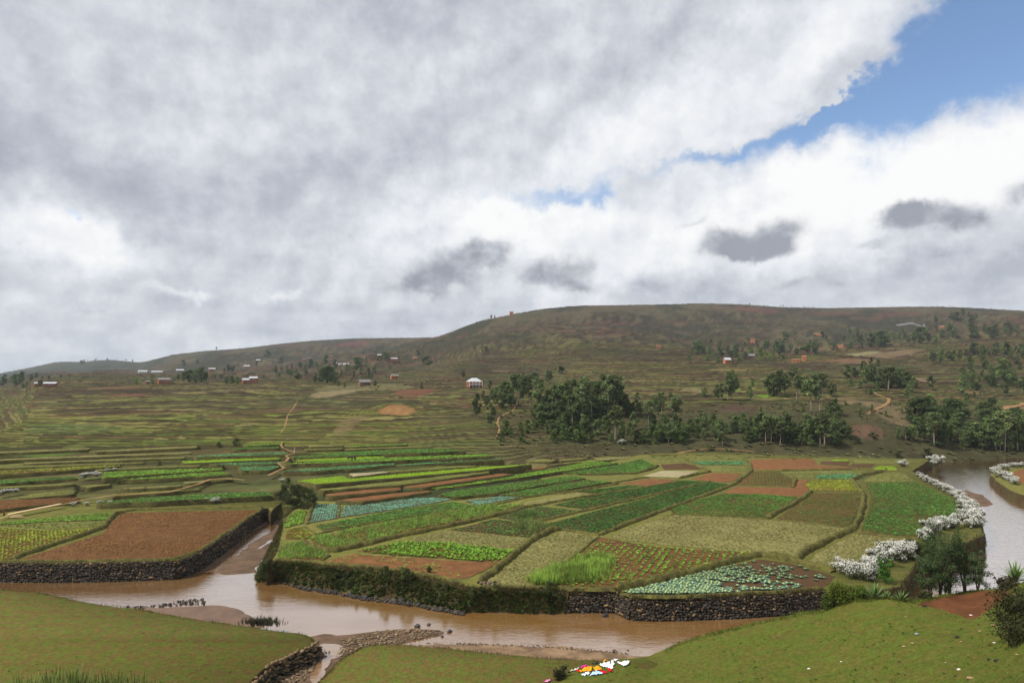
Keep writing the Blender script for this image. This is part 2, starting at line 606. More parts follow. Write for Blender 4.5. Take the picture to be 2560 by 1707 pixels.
# the wooded foot of the right-hand slope is steep and hardly stepped
tmask = tmask * (1 - 0.65 * sstep(pxg, 1420, 1560) * (1 - sstep(Dg, 245, 300)))
HT = H0 * (1 - tmask) + (zt_ - zoff) * tmask
HT = HT + sstep(Dg, 190, 230) * 0.6 * (fbm(HX / 3.1, HY / 3.1, 3) - 0.5) * (1 + Dg / 500)


def ground(sx, sy, far=False):
    """first place along the sight line through a photo pixel where the far ground is met"""
    u = (sx - 1280) / F_PX
    f = np.clip(np.interp(u, COLU, np.arange(len(COLU))), 0, len(COLU) - 1.001)
    i = int(f)
    h = HT[i] * (1 - (f - i)) + HT[i + 1] * (f - i)
    vis = CAM_H - (sy - HOR) / F_PX * ROWD
    ok = (h >= vis) & (ROWD > 126)
    k = int(np.argmax(ok))
    if not ok.any():
        k = int(np.argmax(h / ROWD - 0 * vis))
        d = ROWD[int(np.argmax((h - CAM_H) / ROWD))]
        return (u * d, d, float(np.interp(d, ROWD, h)))
    if k == 0:
        d = ROWD[0]
    else:
        a, b = h[k - 1] - vis[k - 1], h[k] - vis[k]
        d = ROWD[k - 1] + (ROWD[k] - ROWD[k - 1]) * (-a / (b - a + 1e-9))
    return (u * d, d, float(np.interp(d, ROWD, h)))


def height(x, y):
    u = x / max(y, 1)
    f = np.clip(np.interp(u, COLU, np.arange(len(COLU))), 0, len(COLU) - 1.001)
    i = int(f)
    h = HT[i] * (1 - (f - i)) + HT[i + 1] * (f - i)
    return float(np.interp(y, ROWD, h))


def terrain_colours():
    n = HT.shape
    r1 = _PERM[(seg.astype(int) * 13 + qf.astype(int) * 5) & 255, (qf.astype(int) * 11) & 255]
    pal = np.array([(0.125, 0.108, 0.034), (0.100, 0.106, 0.028), (0.180, 0.150, 0.056), (0.070, 0.052, 0.025), (0.075, 0.094, 0.024),
                    (0.110, 0.066, 0.033), (0.110, 0.116, 0.030), (0.150, 0.128, 0.045), (0.090, 0.064, 0.030), (0.130, 0.135, 0.034)])
    tread = pal[(r1 * 9.99).astype(int)]
    grass = np.array((0.092, 0.080, 0.042)) * (0.75 + 0.5 * fbm(HX / 25, HY / 25, 4))[..., None]
    scrub = sstep(fbm(HX / 75 + 8, HY / 130 + 4, 6, 0.68), 0.46, 0.58)[..., None]
    grass = grass * (1 - scrub) + np.array((0.036, 0.040, 0.021)) * scrub
    redp = (sstep(fbm(HX / 120 + 40, HY / 60 + 70, 4), 0.60, 0.68) * sstep(Dg, 500, 900))[..., None]
    grass = grass * (1 - redp) + np.array((0.105, 0.052, 0.036)) * redp
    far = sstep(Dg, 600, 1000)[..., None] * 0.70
    tm = (tmask)[..., None]
    c = tread * tm * (1 - far) + grass * (1 - tm * (1 - far))
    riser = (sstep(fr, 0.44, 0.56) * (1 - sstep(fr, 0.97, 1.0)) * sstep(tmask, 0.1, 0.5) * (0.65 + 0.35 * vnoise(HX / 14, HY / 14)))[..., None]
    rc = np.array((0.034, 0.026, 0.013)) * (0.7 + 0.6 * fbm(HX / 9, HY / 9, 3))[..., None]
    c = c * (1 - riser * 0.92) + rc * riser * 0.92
    # greener low on the slope and on the lower left
    lowg = ((1 - sstep(Dg, 215, 330)) * (1 - sstep(pxg, 1080, 1180)))[..., None]
    c = c * (1 + lowg * (np.array((1.05, 1.16, 0.9)) - 1))
    # dark undergrowth along the wooded foot
    wood = (sstep(pxg, 1150, 1420) * (1 - sstep(Dg, 265, 330)) * sstep(Dg, 208, 222))[..., None]
    ug = np.array((0.050, 0.047, 0.022)) * (0.6 + 0.8 * fbm(HX / 6, HY / 6, 3))[..., None]
    c = c * (1 - wood * 0.8) + ug * wood * 0.8
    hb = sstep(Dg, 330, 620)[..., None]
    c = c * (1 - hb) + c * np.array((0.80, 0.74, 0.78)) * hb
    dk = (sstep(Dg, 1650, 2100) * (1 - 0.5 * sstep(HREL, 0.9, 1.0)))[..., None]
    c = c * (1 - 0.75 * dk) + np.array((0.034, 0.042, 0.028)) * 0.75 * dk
    # patches of bare earth seen on the slopes
    for (zn, X0, Y0, rx, ry, col, k) in EARTH:
        g = ground(*Zc(zn)(X0, Y0))
        s = g[1] / F_PX
        kz = {5: 2.6133, 6: 2.6133, 7: 2.6133, 10: 4.9, 9: 4.9, 11: 2.7349, 12: 3.675, 13: 3.675, 8: 4.3556}[zn]
        ax = rx / kz * s
        g2 = ground(*Zc(zn)(X0, Y0 - ry))
        ay = max(abs(g2[1] - g[1]), ax * 0.35)
        e = ((HX - g[0]) / ax) ** 2 + ((HY - g[1]) / ay) ** 2 + 0.7 * (fbm(HX / ax * 1.5, HY / ax * 1.5, 3) - 0.5)
        w = (sstep(-e, -1.15, -0.75) * k)[..., None]
        c = c * (1 - w) + np.array(col) * w
    c = c * (0.66 + 0.56 * fbm(HX / 1.9, HY / 1.9, 3))[..., None]
    return c


ORANGE, REDS, TAN = (0.24, 0.13, 0.055), (0.13, 0.06, 0.035), (0.24, 0.17, 0.09)
EARTH = [(6, 500, 745, 130, 34, ORANGE, 0.95), (6, 210, 815, 70, 28, (0.17, 0.12, 0.06), 0.5), (6, 630, 617, 110, 10, REDS, 0.9), 
         (5, 850, 490, 120, 14, REDS, 0.85), (5, 780, 440, 180, 8, (0.14, 0.075, 0.04), 0.7), (10, 620, 730, 260, 90, (0.15, 0.11, 0.06), 0.8), (10, 420, 1060, 200, 90, (0.12, 0.07, 0.045), 0.8),
         (10, 1090, 440, 70, 30, (0.24, 0.15, 0.10), 0.7), (7, 480, 730, 130, 26, (0.075, 0.045, 0.03), 0.8), (11, 1180, 440, 160, 14, (0.15, 0.085, 0.05), 0.8), (11, 1400, 400, 260, 16, (0.16, 0.11, 0.065), 0.7),
         (11, 1230, 395, 110, 8, (0.20, 0.18, 0.09), 0.8), (5, 2200, 470, 130, 12, (0.20, 0.16, 0.08), 0.8), (6, 300, 600, 300, 20, (0.16, 0.14, 0.065), 0.6), (10, 1730, 600, 90, 26, (0.15, 0.10, 0.055), 0.8),
         (9, 1100, 790, 240, 50, (0.07, 0.045, 0.03), 0.8), (9, 1080, 560, 60, 12, (0.10, 0.17, 0.02), 0.9), (9, 1500, 635, 230, 12, (0.12, 0.21, 0.02), 0.95), (13, 1600, 720, 160, 12, REDS, 0.6),
         (13, 1060, 280, 140, 12, (0.12, 0.05, 0.045), 0.7), (11, 380, 85, 160, 10, (0.13, 0.06, 0.045), 0.7), (11, 1280, 155, 110, 12, (0.12, 0.06, 0.04), 0.6), (5, 500, 720, 330, 14, (0.065, 0.105, 0.035), 0.32),
         (5, 420, 690, 260, 8, (0.065, 0.11, 0.04), 0.3), (10, 2250, 760, 160, 16, (0.22, 0.115, 0.055), 0.85), (5, 1630, 680, 60, 10, (0.17, 0.15, 0.06), 0.7), (9, 560, 560, 160, 26, (0.19, 0.16, 0.08), 0.5)]

m_ter = mat('terraced_ground', rough=0.95, var=0.30, scale=1.4, bump=0.25, bscale=1.6, attr=True, spec=0.05)
_nc, _nr = HT.shape
_I = np.arange(_nc * _nr).reshape(_nc, _nr)
_F = np.stack([_I[:-1, :-1], _I[1:, :-1], _I[1:, 1:], _I[:-1, 1:]], -1).reshape(-1, 4)
_V = np.stack([HX, HY, HT], -1).reshape(-1, 3)
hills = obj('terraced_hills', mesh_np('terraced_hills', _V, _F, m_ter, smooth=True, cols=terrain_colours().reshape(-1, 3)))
tag(hills, 'olive brown terraced slopes rising to a long bare ridge', kind='structure')
# ---------------------------------------------------------------- valley floor: river, banks, lawns
m_grass = mat('lawn_grass', (0.100, 0.118, 0.022), 0.95, 0.60, 2.6, 0.10, 9.0, col2=(0.128, 0.092, 0.028), spec=0.05, detail=8, bare=(0.165, 0.105, 0.045))
m_grassb = mat('bank_lawn_grass', (0.088, 0.114, 0.018), 0.95, 0.65, 2.2, 0.12, 8.0, col2=(0.108, 0.102, 0.022), spec=0.05, detail=8, bare=(0.115, 0.090, 0.032))
m_bank = mat('bank_earth', (0.080, 0.070, 0.030), 0.97, 0.45, 1.3, 0.35, 3.5, col2=(0.070, 0.045, 0.024), spec=0.05)
m_verge = mat('verge_grass', (0.165, 0.150, 0.042), 0.97, 0.35, 1.6, 0.20, 5.0, col2=(0.120, 0.125, 0.032), spec=0.05)
m_sand = mat('wet_sand', (0.155, 0.095, 0.062), 0.75, 0.25, 0.8, 0.05, 6.0, col2=(0.115, 0.072, 0.047), spec=0.3)
m_mud = mat('stream_mud', (0.135, 0.080, 0.045), 0.85, 0.3, 1.2, 0.08, 7.0, col2=(0.090, 0.055, 0.030), spec=0.3)
m_redsoil = mat('red_soil', (0.150, 0.060, 0.026), 0.95, 0.35, 1.5, 0.18, 5.0, col2=(0.110, 0.045, 0.020), spec=0.05)
m_dirt = mat('dirt_path', (0.250, 0.150, 0.070), 0.95, 0.25, 1.5, 0.05, 6.0, spec=0.05)
WATER_Z = -2.5


def water_material():
    m = bpy.data.materials.new('muddy_water')
    m.use_nodes = True
    t = m.node_tree
    N = NT(t)
    b = t.nodes['Principled BSDF']
    geo = N.node('ShaderNodeNewGeometry')
    pos = E(N, geo.outputs['Position'])
    mp = N.node('ShaderNodeMapping')
    mp.inputs['Scale'].default_value = (0.55, 1.5, 1)
    N.link(pos, mp.inputs[0])
    st = E(N, mp.outputs[0])
    tint = N.noise(st, 0.22, 4, 0.5)
    c = N.mixc(N.smooth(tint, 0.35, 0.65), (0.225, 0.112, 0.032), (0.265, 0.150, 0.062))
    N.link(c, b.inputs['Base Color'])
    b.inputs['Roughness'].default_value = 0.10
    b.inputs['IOR'].default_value = 1.33
    b.inputs['Specular IOR Level'].default_value = 0.5
    sx = N.node('ShaderNodeSeparateXYZ')
    N.link(pos, sx.inputs[0])
    X, Y = E(N, sx.outputs[0]), E(N, sx.outputs[1])
    # running water: calm pool under the grassy bank, rapids below it and on both far reaches
    calm = N.math('EXPONENT', ((X + 17.0) * (X + 17.0) * (1 / 150.0) + (Y - 79.0) * (Y - 79.0) * (1 / 90.0)) * -1.0)
    rough = 1.0 - calm * 0.85
    fine = N.noise(st, 3.2, 6, 0.6)
    broad = N.noise(st, 0.75, 4, 0.55, dist=1.2)
    rip = N.noise(st, 9.0, 3, 0.5)
    hgt = (fine * 0.42 + broad * 0.95) * rough + rip * 0.05 + fine * 0.05
    bn = N.node('ShaderNodeBump')
    bn.inputs['Strength'].default_value = 0.85
    bn.inputs['Distance'].default_value = 0.044
    N.link(hgt, bn.inputs['Height'])
    N.link(bn.outputs[0], b.inputs['Normal'])
    # wavelets leaning away mirror the low sky, those leaning towards the viewer show the mud
    lw = N.node('ShaderNodeLayerWeight')
    lw.inputs[0].default_value = 0.5
    N.link(bn.outputs[0], lw.inputs['Normal'])
    gl = N.node('ShaderNodeBsdfGlossy')
    gl.inputs['Color'].default_value = (0.97, 0.95, 0.93, 1)
    gl.inputs['Roughness'].default_value = 0.07
    N.link(bn.outputs[0], gl.inputs['Normal'])
    mr = N.node('ShaderNodeMapRange')
    N.link(lw.outputs['Facing'], mr.inputs[0])
    mr.inputs[1].default_value, mr.inputs[2].default_value = 0.50, 0.86
    mr.inputs[3].default_value, mr.inputs[4].default_value = 0.06, 0.86
    mx = N.node('ShaderNodeMixShader')
    N.link(mr.outputs[0], mx.inputs[0])
    N.link(b.outputs[0], mx.inputs[1])
    N.link(gl.outputs[0], mx.inputs[2])
    N.link(mx.outputs[0], t.nodes['Material Output'].inputs[0])
    return m


m_water = water_material()
_wx, _wy = np.meshgrid(np.linspace(-260, 330, 60), np.linspace(30, 262, 30), indexing='ij')
_wi = np.arange(1800).reshape(60, 30)
river = obj('river', mesh_np('river', np.stack([_wx, _wy, np.full_like(_wx, WATER_Z)], -1).reshape(-1, 3),
            np.stack([_wi[:-1, :-1], _wi[1:, :-1], _wi[1:, 1:], _wi[:-1, 1:]], -1).reshape(-1, 4), m_water))
tag(river, 'muddy brown river winding round the fields', kind='structure')


def densify(poly, step=1.2, jit=0.12, closed=True):
    out = []
    n = len(poly)
    for i in range(n if closed else n - 1):
        a, b = np.array(poly[i][:2]), np.array(poly[(i + 1) % n][:2])
        L = np.linalg.norm(b - a)
        k = max(1, min(60, int(L / step)))
        nrm = np.array([-(b - a)[1], (b - a)[0]]) / (L + 1e-9)
        for j in range(k):
            p = a + (b - a) * j / k
            w = (vnoise(np.array([p[0] * 0.45 + 3.7]), np.array([p[1] * 0.45]))[0] - 0.5) * 2 * jit * (4 if j else 1.5)
            out.append(tuple(p + nrm * w * 0.5))
    if not closed:
        out.append(tuple(poly[-1][:2]))
    return out


def slab(name, poly, z, zb, mtop, mside, step=1.2, jit=0.12, batter=0.0, parent=None):
    """flat-topped ground with its own edge and bank; poly = list of world (x, y)"""
    p = densify(poly, step, jit)
    n = len(p)
    ctr = np.mean(np.array(p), 0)
    tri = tessellate_polygon([[Vector((a, b, 0)) for a, b in p]])
    area = sum(p[i][0] * p[(i + 1) % n][1] - p[(i + 1) % n][0] * p[i][1] for i in range(n))
    sgn = 1 if area > 0 else -1
    V = [(a, b, z) for a, b in p]
    nr = []
    for i in range(n):
        a, b = np.array(p[i - 1]), np.array(p[(i + 1) % n])
        t = (b - a) / (np.linalg.norm(b - a) + 1e-9)
        nr.append((t[1] * sgn, -t[0] * sgn))
    lv = [(0.04, 0.05), (0.45, 0.06), (1.0, 0.0)]
    for fz, o in lv:
        for i in range(n):
            oo = o + batter * fz
            V.append((p[i][0] + nr[i][0] * oo, p[i][1] + nr[i][1] * oo, z + (zb - z) * fz))
    F = [tuple(tr) if True else tr for tr in tri]
    FT = []
    for tr in F:
        a, b, c = (p[k] for k in tr)
        s = (b[0] - a[0]) * (c[1] - a[1]) - (c[0] - a[0]) * (b[1] - a[1])
        FT.append(tr if s > 0 else (tr[0], tr[2], tr[1]))
    FQ = []
    for r in range(3):
        for i in range(n):
            j = (i + 1) % n
            q_ = (r * n + i, r * n + j, (r + 1) * n + j, (r + 1) * n + i)
            FQ.append(q_ if sgn < 0 else q_[::-1])
    me = mesh_np(name, V, [np.array(FT), np.array(FQ)], [mtop, mside], mats=[0] * len(FT) + [1] * len(FQ))
    return obj(name, me, parent)


def W(zone, lst, z=0.0):
    return [P(*s, z)[:2] for s in pts(zone, lst)]


# island of fields inside the river bend
ISLE = (W(2, [(165, 838), (200, 790), (235, 740), (268, 600), (270, 540), (350, 478), (430, 462), (470, 425)])
        + W(0, [(800, 1236), (900, 1230), (1150, 1212), (1300, 1192), (1500, 1160), (1600, 1136), (1700, 1130), (1760, 1127), (1860, 1134), (2050, 1140), (2230, 1145), (2330, 1146)])
        + W(4, [(1300, 240), (1370, 290), (1540, 360), (1640, 450), (1720, 540), (1745, 640), (1640, 690), (1480, 740), (1330, 810), (1290, 870), (1230, 960), (1000, 1010), (830, 1000), (750, 985)])
        + W(3, [(2150, 980), (1900, 1000), (1600, 1018), (1300, 1028), (1100, 1032), (950, 1028), (850, 985), (560, 985), (0, 972)])
        + W(2, [(1400, 958), (1250, 915), (1080, 885), (960, 870), (800, 845), (560, 835), (400, 815), (230, 806)]))
island = slab('valley_floor', ISLE, -0.03, -4.0, m_verge, m_bank, step=0.9, jit=0.10, batter=0.25)
tag(island, 'flat floor of the valley inside the river bend', kind='structure')
LEFTB = W(1, [(-900, 812), (-300, 812), (0, 812), (400, 815), (760, 808), (1100, 798), (1180, 775), (1250, 745), (1440, 620), (1560, 530), (1640, 476), (1680, 472), (1695, 500), (1720, 470), (1760, 440)]) + W(0, [(690, 1238), (500, 1236), (200, 1240), (0, 1244), (-400, 1244)])
leftb = slab('field_bank', LEFTB, -0.02, -4.0, m_verge, m_bank, step=0.9, jit=0.08, batter=0.35)
tag(leftb, 'raised flat ground left of the side stream', kind='structure')
# far right bank across the river
RB = W(4, [(1790, 265), (1830, 225), (1990, 208), (2300, 205), (2700, 215), (2700, 420), (2300, 420), (2001, 395), (1920, 365), (1850, 320)], -0.6)
rb = slab('far_bank', RB, -0.6, -4, m_verge, m_bank, batter=0.4)
tag(rb, 'low bank across the river on the right', kind='structure')

# the vegetated bank slopes out to the water on the left front of the island
BTOP = W(2, [(170, 836), (200, 815), (240, 808), (400, 818), (560, 838), (800, 848), (960, 873), (1080, 888), (1250, 918), (1400, 960)]) + W(3, [(0, 976), (300, 980), (560, 989)])
BBOT = W(2, [(88, 905), (110, 945), (250, 945), (420, 985), (600, 1008), (760, 1042), (900, 1058), (1050, 1078), (1200, 1104), (1400, 1142)], -2.7) + W(3, [(40, 1136), (250, 1146), (520, 1150)], -2.7)


def resample(L, n):
    L = np.array(L)
    s_ = np.concatenate([[0], np.cumsum(np.linalg.norm(np.diff(L, axis=0), axis=1))])
    t = np.linspace(0, s_[-1], n)
    return np.stack([np.interp(t, s_, L[:, 0]), np.interp(t, s_, L[:, 1])], -1)


_bt, _bb = resample(BTOP, 150), resample(BBOT, 150)
_st = resample(W(2, [(470, 425), (430, 462), (350, 478), (270, 540), (268, 600), (235, 740), (200, 790), (170, 836)]), 60)
_sb = resample(W(2, [(330, 452), (310, 470), (296, 500), (262, 560), (215, 660), (165, 760), (120, 850), (88, 905)], -2.6), 60)
_bv = []
for j in range(12):
    f = j / 11
    fz = f ** 1.25
    xy = _bt * (1 - f) + _bb * f
    zz = 0.0 - 2.75 * fz + (0.55 * (fbm(xy[:, 0] / 1.6, xy[:, 1] / 1.6 + 3 * f, 3) - 0.5) + 1.3 * (vnoise(xy[:, 0] / 3.5, xy[:, 1] / 3.5) - 0.45)) * (math.sin(math.pi * f) if f > 0 else 0)
    _bv.append(np.concatenate([xy, zz[:, None]], 1))
_bv = np.stack(_bv, 0)
_bi = np.arange(12 * 150).reshape(12, 150)
tag(obj('grassy_bank', mesh_np('grassy_bank', _bv.reshape(-1, 3), np.stack([_bi[:-1, :-1], _bi[1:, :-1], _bi[1:, 1:], _bi[:-1, 1:]], -1).reshape(-1, 4), m_bank, smooth=True)), 'overgrown earth bank sloping to the river', kind='structure')
_sv2 = []
for j in range(9):
    f = j / 8
    xy = _st * (1 - f) + _sb * f
    zz = -2.6 * f ** 1.1 + 0.7 * (fbm(xy[:, 0] / 1.5, xy[:, 1] / 1.5 + 5 * f, 3) - 0.45) * math.sin(math.pi * f)
    _sv2.append(np.concatenate([xy, zz[:, None]], 1))
_sv2 = np.stack(_sv2, 0)
_si = np.arange(9 * 60).reshape(9, 60)
tag(obj('stream_bank', mesh_np('stream_bank', _sv2.reshape(-1, 3), np.stack([_si[:-1, :-1], _si[1:, :-1], _si[1:, 1:], _si[:-1, 1:]], -1).reshape(-1, 4)[:, ::-1], m_bank, smooth=True)), 'earth bank of the island along the side stream', kind='structure')
# left lawn, centre lawn
LLAWN = W(1, [(-700, 960), (0, 985), (220, 1000), (430, 1045), (600, 1078), (850, 1100), (1000, 1135), (1180, 1165), (1500, 1210), (1750, 1245), (1900, 1265), (1950, 1280), (1978, 1312), (1900, 1350), (1780, 1400), (1690, 1440), (1610, 1510), (1560, 1568), (1500, 1720), (0, 1740), (-900, 1740)], -0.9)
ll = slab('left_lawn', LLAWN, -0.9, -4, m_grass, m_bank, step=0.8, jit=0.16, batter=0.5)
tag(ll, 'worn green lawn on the near left bank', kind='structure')
CLAWN = W(2, [(430, 1740), (470, 1600), (520, 1540), (580, 1480), (650, 1410), (760, 1350), (850, 1328), (1000, 1328), (1300, 1352), (1600, 1386), (1900, 1412), (2251, 1432), (2420, 1420), (2560, 1425), (2700, 1500), (2700, 1740)], -1.1)
cl = slab('centre_lawn', CLAWN, -1.1, -4, m_grass, m_bank, step=0.8, jit=0.14, batter=0.5)
tag(cl, 'flat green lawn on the near bank in the middle', kind='structure')

# hillside lawn on the right: a sheet through surveyed heights
RC = [(3, 1050, 1412, -1.7), (3, 1220, 1325, -1.2), (3, 1550, 1228, 0.8), (3, 1900, 1152, 2.6), (4, 700, 1122, 3.2), (4, 960, 1052, 5.0), (4, 1160, 1035, 6.0), (4, 1300, 1060, 6.2), (4, 1500, 1100, 6.4), (4, 1600, 1000, 6.0),
      (4, 1750, 985, 6.6), (4, 2001, 945, 8.4), (4, 1950, 1150, 8.8), (4, 1880, 1300, 8.4), (4, 2001, 1568, 11.0), (4, 1400, 1568, 6.6), (4, 800, 1568, 3.2), (3, 1500, 1568, 1.6), (3, 900, 1568, -0.2), (3, 440, 1600, -1.2), (4, 1300, 1300, 6.2), (4, 800, 1300, 3.6),
      (3, 1300, 1450, 0.2), (3, 600, 1500, -0.9), (3, 930, 1428, -1.0), (4, 2400, 900, 11.5), (4, 2400, 1568, 15), (3, 300, 1740, -1.3), (4, 1400, 1740, 7.2)]
_rc = np.array([[*Zc(z)(x, y), h] for z, x, y, h in RC])


def _rbf_fit(P_):
    d = np.hypot(P_[:, None, 0] - P_[None, :, 0], P_[:, None, 1] - P_[None, :, 1]) / 300
    K = d
    n = len(P_)
    A = np.zeros((n + 3, n + 3))
    A[:n, :n] = K + np.eye(n) * 0.02
    A[:n, n] = 1
    A[:n, n + 1:] = P_[:, :2] / 300
    A[n:, :n] = A[:n, n:].T
    return np.linalg.solve(A, np.concatenate([P_[:, 2], np.zeros(3)]))


_rw = _rbf_fit(_rc)


def lawn_z(sx, sy):
    sx, sy = np.asarray(sx, float), np.asarray(sy, float)
    d = np.hypot(sx[..., None] - _rc[:, 0], sy[..., None] - _rc[:, 1]) / 300
    n = len(_rc)
    return d @ _rw[:n] + _rw[n] + sx / 300 * _rw[n + 1] + sy / 300 * _rw[n + 2]


REDGE = sorted(pts(3, [(380, 1640), (440, 1575), (480, 1540), (560, 1488), (700, 1450), (850, 1420), (1000, 1410), (1045, 1404), (1120, 1375), (1220, 1322), (1350, 1278), (1550, 1227), (1700, 1193), (1900, 1152), (2000, 1122)])
               + pts(4, [(700, 1120), (780, 1090), (850, 1072), (960, 1050), (1080, 1035), (1160, 1034), (1290, 1052), (1380, 1040), (1480, 1012), (1700, 985), (1900, 962), (2001, 940), (2200, 925), (2450, 915)]))
_re = np.array(REDGE)


def lawn_edge(sx):
    return np.interp(sx, _re[:, 0], _re[:, 1])


def lawn_at(sx, sy):
    z = float(lawn_z(sx, sy))
    return P(sx, sy, z)


def build_right_lawn():
    ns, nt = 200, 90
    sxs = np.linspace(_re[0, 0], _re[-1, 0], ns)
    V, C = [], []
    rows = nt + 4
    for i, sx in enumerate(sxs):
        e = lawn_edge(sx) + 5.0 * (vnoise(np.array([sx / 31.0]), np.array([3.3]))[0] - 0.5)
        col = []
        for j in range(nt):
            t = (j / (nt - 1)) ** 1.3
            sy = 1760 + (e - 1760) * (1 - (1 - t) ** 1.0)
            z = float(lawn_z(sx, sy))
            x, y, _ = P(sx, sy, z)
            z += 0.16 * (fbm(np.array([x / 2.2]), np.array([y / 2.2]), 3)[0] - 0.5) * (1 - 0.3 * t)
            col.append((x, y, z))
        x, y, z = col[-1]
        u = x / y
        for dy, dz in ((0.25, -0.10), (0.55, -0.8), (0.9, -2.2), (1.3, -9.0)):
            col.append((u * (y + dy), y + dy, max(z + dz, -4.2) if dz > -5 else -4.5))
        V += col
    I = np.arange(ns * rows).reshape(ns, rows)
    F = np.stack([I[:-1, :-1], I[1:, :-1], I[1:, 1:], I[:-1, 1:]], -1).reshape(-1, 4)
    V = np.array(V)
    sxv = np.repeat(sxs, rows)
    # turf, with the red soil of a worn cut at the far end (dug earth, seen as such)
    mi = np.zeros(len(F), int)
    jj = np.tile(np.arange(rows - 1), ns - 1)
    mi[jj >= nt] = 1
    ctr = V[F].mean(1)
    poly = np.array([P(*s, 6.4)[:2] for s in pts(4, [(1330, 1080), (1420, 1040), (1560, 1012), (1720, 990), (1900, 985), (1940, 1000), (1830, 1070), (1760, 1120), (1690, 1165), (1620, 1160), (1500, 1110)])])
    sxc = ctr[:, 0] / ctr[:, 1] * F_PX + 1280
    syc = HOR + (CAM_H - ctr[:, 2]) / ctr[:, 1] * F_PX
    ps = np.array(pts(4, [(1330, 1080), (1400, 1052), (1560, 1018), (1720, 997), (1880, 985), (1935, 1000), (1830, 1070), (1770, 1120), (1690, 1165), (1620, 1160), (1500, 1110)]))
    inside = inpoly(np.stack([sxc, syc], -1), ps)
    mi[inside & (jj < nt)] = 2
    o = obj('right_lawn', mesh_np('right_lawn', V, F, [m_grassb, m_bank, m_redsoil], smooth=True, mats=mi))
    tag(o, 'bright green grassy hillside on the near right bank', kind='structure')
    return o


def inpoly(p, poly):
    x, y = p[:, 0], p[:, 1]
    r = np.zeros(len(p), bool)
    n = len(poly)
    for i in range(n):
        x0, y0 = poly[i]
        x1, y1 = poly[(i + 1) % n]
        c = ((y0 > y) != (y1 > y)) & (x < (x1 - x0) * (y - y0) / (y1 - y0 + 1e-12) + x0)
        r ^= c
    return r


build_right_lawn()


def hillside_z(x, y):
    z = 23.2 - 0.462 * y - 0.0012 * np.abs(x) * 0
    z = z + 1.60 * np.exp(-((x + 5.9) / 3.2) ** 2 - ((y - 9.5) / 2.6) ** 2) + 0.3 * (vnoise(x / 3 + 5, y / 3) - 0.5)
    return z - 0.02 * np.maximum(0, x) * sstep(y, 5, 30)


def build_hillside():
    xs = np.linspace(-46, 46, 93)
    ys = np.linspace(-6, 55, 90)
    X, Y = np.meshgrid(xs, ys, indexing='ij')
    Z = hillside_z(X, Y)
    I = np.arange(X.size).reshape(X.shape)
    F = np.stack([I[:-1, :-1], I[1:, :-1], I[1:, 1:], I[:-1, 1:]], -1).reshape(-1, 4)
    o = obj('near_hillside', mesh_np('near_hillside', np.stack([X, Y, Z], -1).reshape(-1, 3), F, m_grassb, smooth=True))
    tag(o, 'steep grassy slope below the viewpoint', kind='structure')


build_hillside()

# river bars and the muddy side stream
def bar(name, zone, lst, z, m, label, h=0.0, zb=-3.0):
    o = slab(name, W(zone, lst, z), z, zb, m, m, step=0.6, jit=0.22, batter=0.8)
    tag(o, label, kind='structure')
    return o


bar('sand_bar', 1, [(880, 1095), (1000, 1100), (1180, 1088), (1300, 1082), (1430, 1095), (1520, 1135), (1600, 1180), (1650, 1215), (1400, 1240), (1100, 1180)], -2.44, m_sand, 'wet reddish sand bar beside the left lawn')
bar('gravel_bar', 2, [(455, 1275), (520, 1262), (600, 1272), (700, 1262), (800, 1250), (900, 1240), (1000, 1230), (1100, 1225), (1200, 1235), (1265, 1248), (1240, 1268), (1130, 1290), (1050, 1310), (900, 1345), (700, 1400), (600, 1440), (560, 1520), (480, 1600), (200, 1600), (330, 1500), (440, 1400), (480, 1330)], -2.42, m_mud, 'muddy gravel bar at the mouth of the ditch')
bar('sandy_beach', 2, [(1130, 1325), (1250, 1318), (1500, 1322), (1750, 1330), (1950, 1342), (2150, 1352), (2300, 1375), (2420, 1390), (2560, 1398), (2560, 1470), (2000, 1460), (1400, 1410)], -2.40, mat('beach_sand', (0.25, 0.165, 0.095), 0.9, 0.3, 1.0, 0.06, 5.0, col2=(0.13, 0.085, 0.05), spec=0.1), 'strip of sandy shore below the centre lawn')
bar('stream_bed', 1, [(1290, 872), (1400, 880), (1590, 868), (1600, 830), (1680, 760), (1720, 640), (1790, 560), (1800, 500), (1720, 480), (1660, 520), (1560, 580), (1450, 690), (1330, 800), (1240, 860)], -2.38, m_mud, 'muddy bed of the side stream between stone wall and grass bank')
bar('stream_shoal', 4, [(1600, 380), (1640, 360), (1740, 395), (1810, 450), (1770, 462), (1720, 462), (1680, 430)], -2.44, m_mud, 'gravel shoal beside the flowering hedge')


def ribbon_water(name, zone, lst, z, label):
    o = slab(name, W(zone, lst, z), z, z - 0.02, m_water, m_mud, step=0.5, jit=0.25)
    tag(o, label, kind='structure')


ribbon_water('side_stream', 1, [(1285, 878), (1330, 842), (1400, 800), (1460, 740), (1500, 690), (1570, 630), (1640, 590), (1700, 575), (1725, 590), (1690, 625), (1620, 660), (1560, 700), (1520, 745), (1440, 790), (1400, 830), (1340, 868)], -2.35, 'narrow stream running beside the stone wall')
ribbon_water('stream_puddle', 1, [(1595, 735), (1640, 705), (1700, 670), (1690, 690), (1640, 725)], -2.35, 'small puddle in the muddy stream bed')
ribbon_water('ditch_water', 2, [(490, 1330), (560, 1322), (620, 1330), (640, 1380), (560, 1420), (520, 1480), (480, 1580), (440, 1580), (480, 1480), (520, 1400), (530, 1350)], -2.39, 'shallow water trickling down the stony ditch')
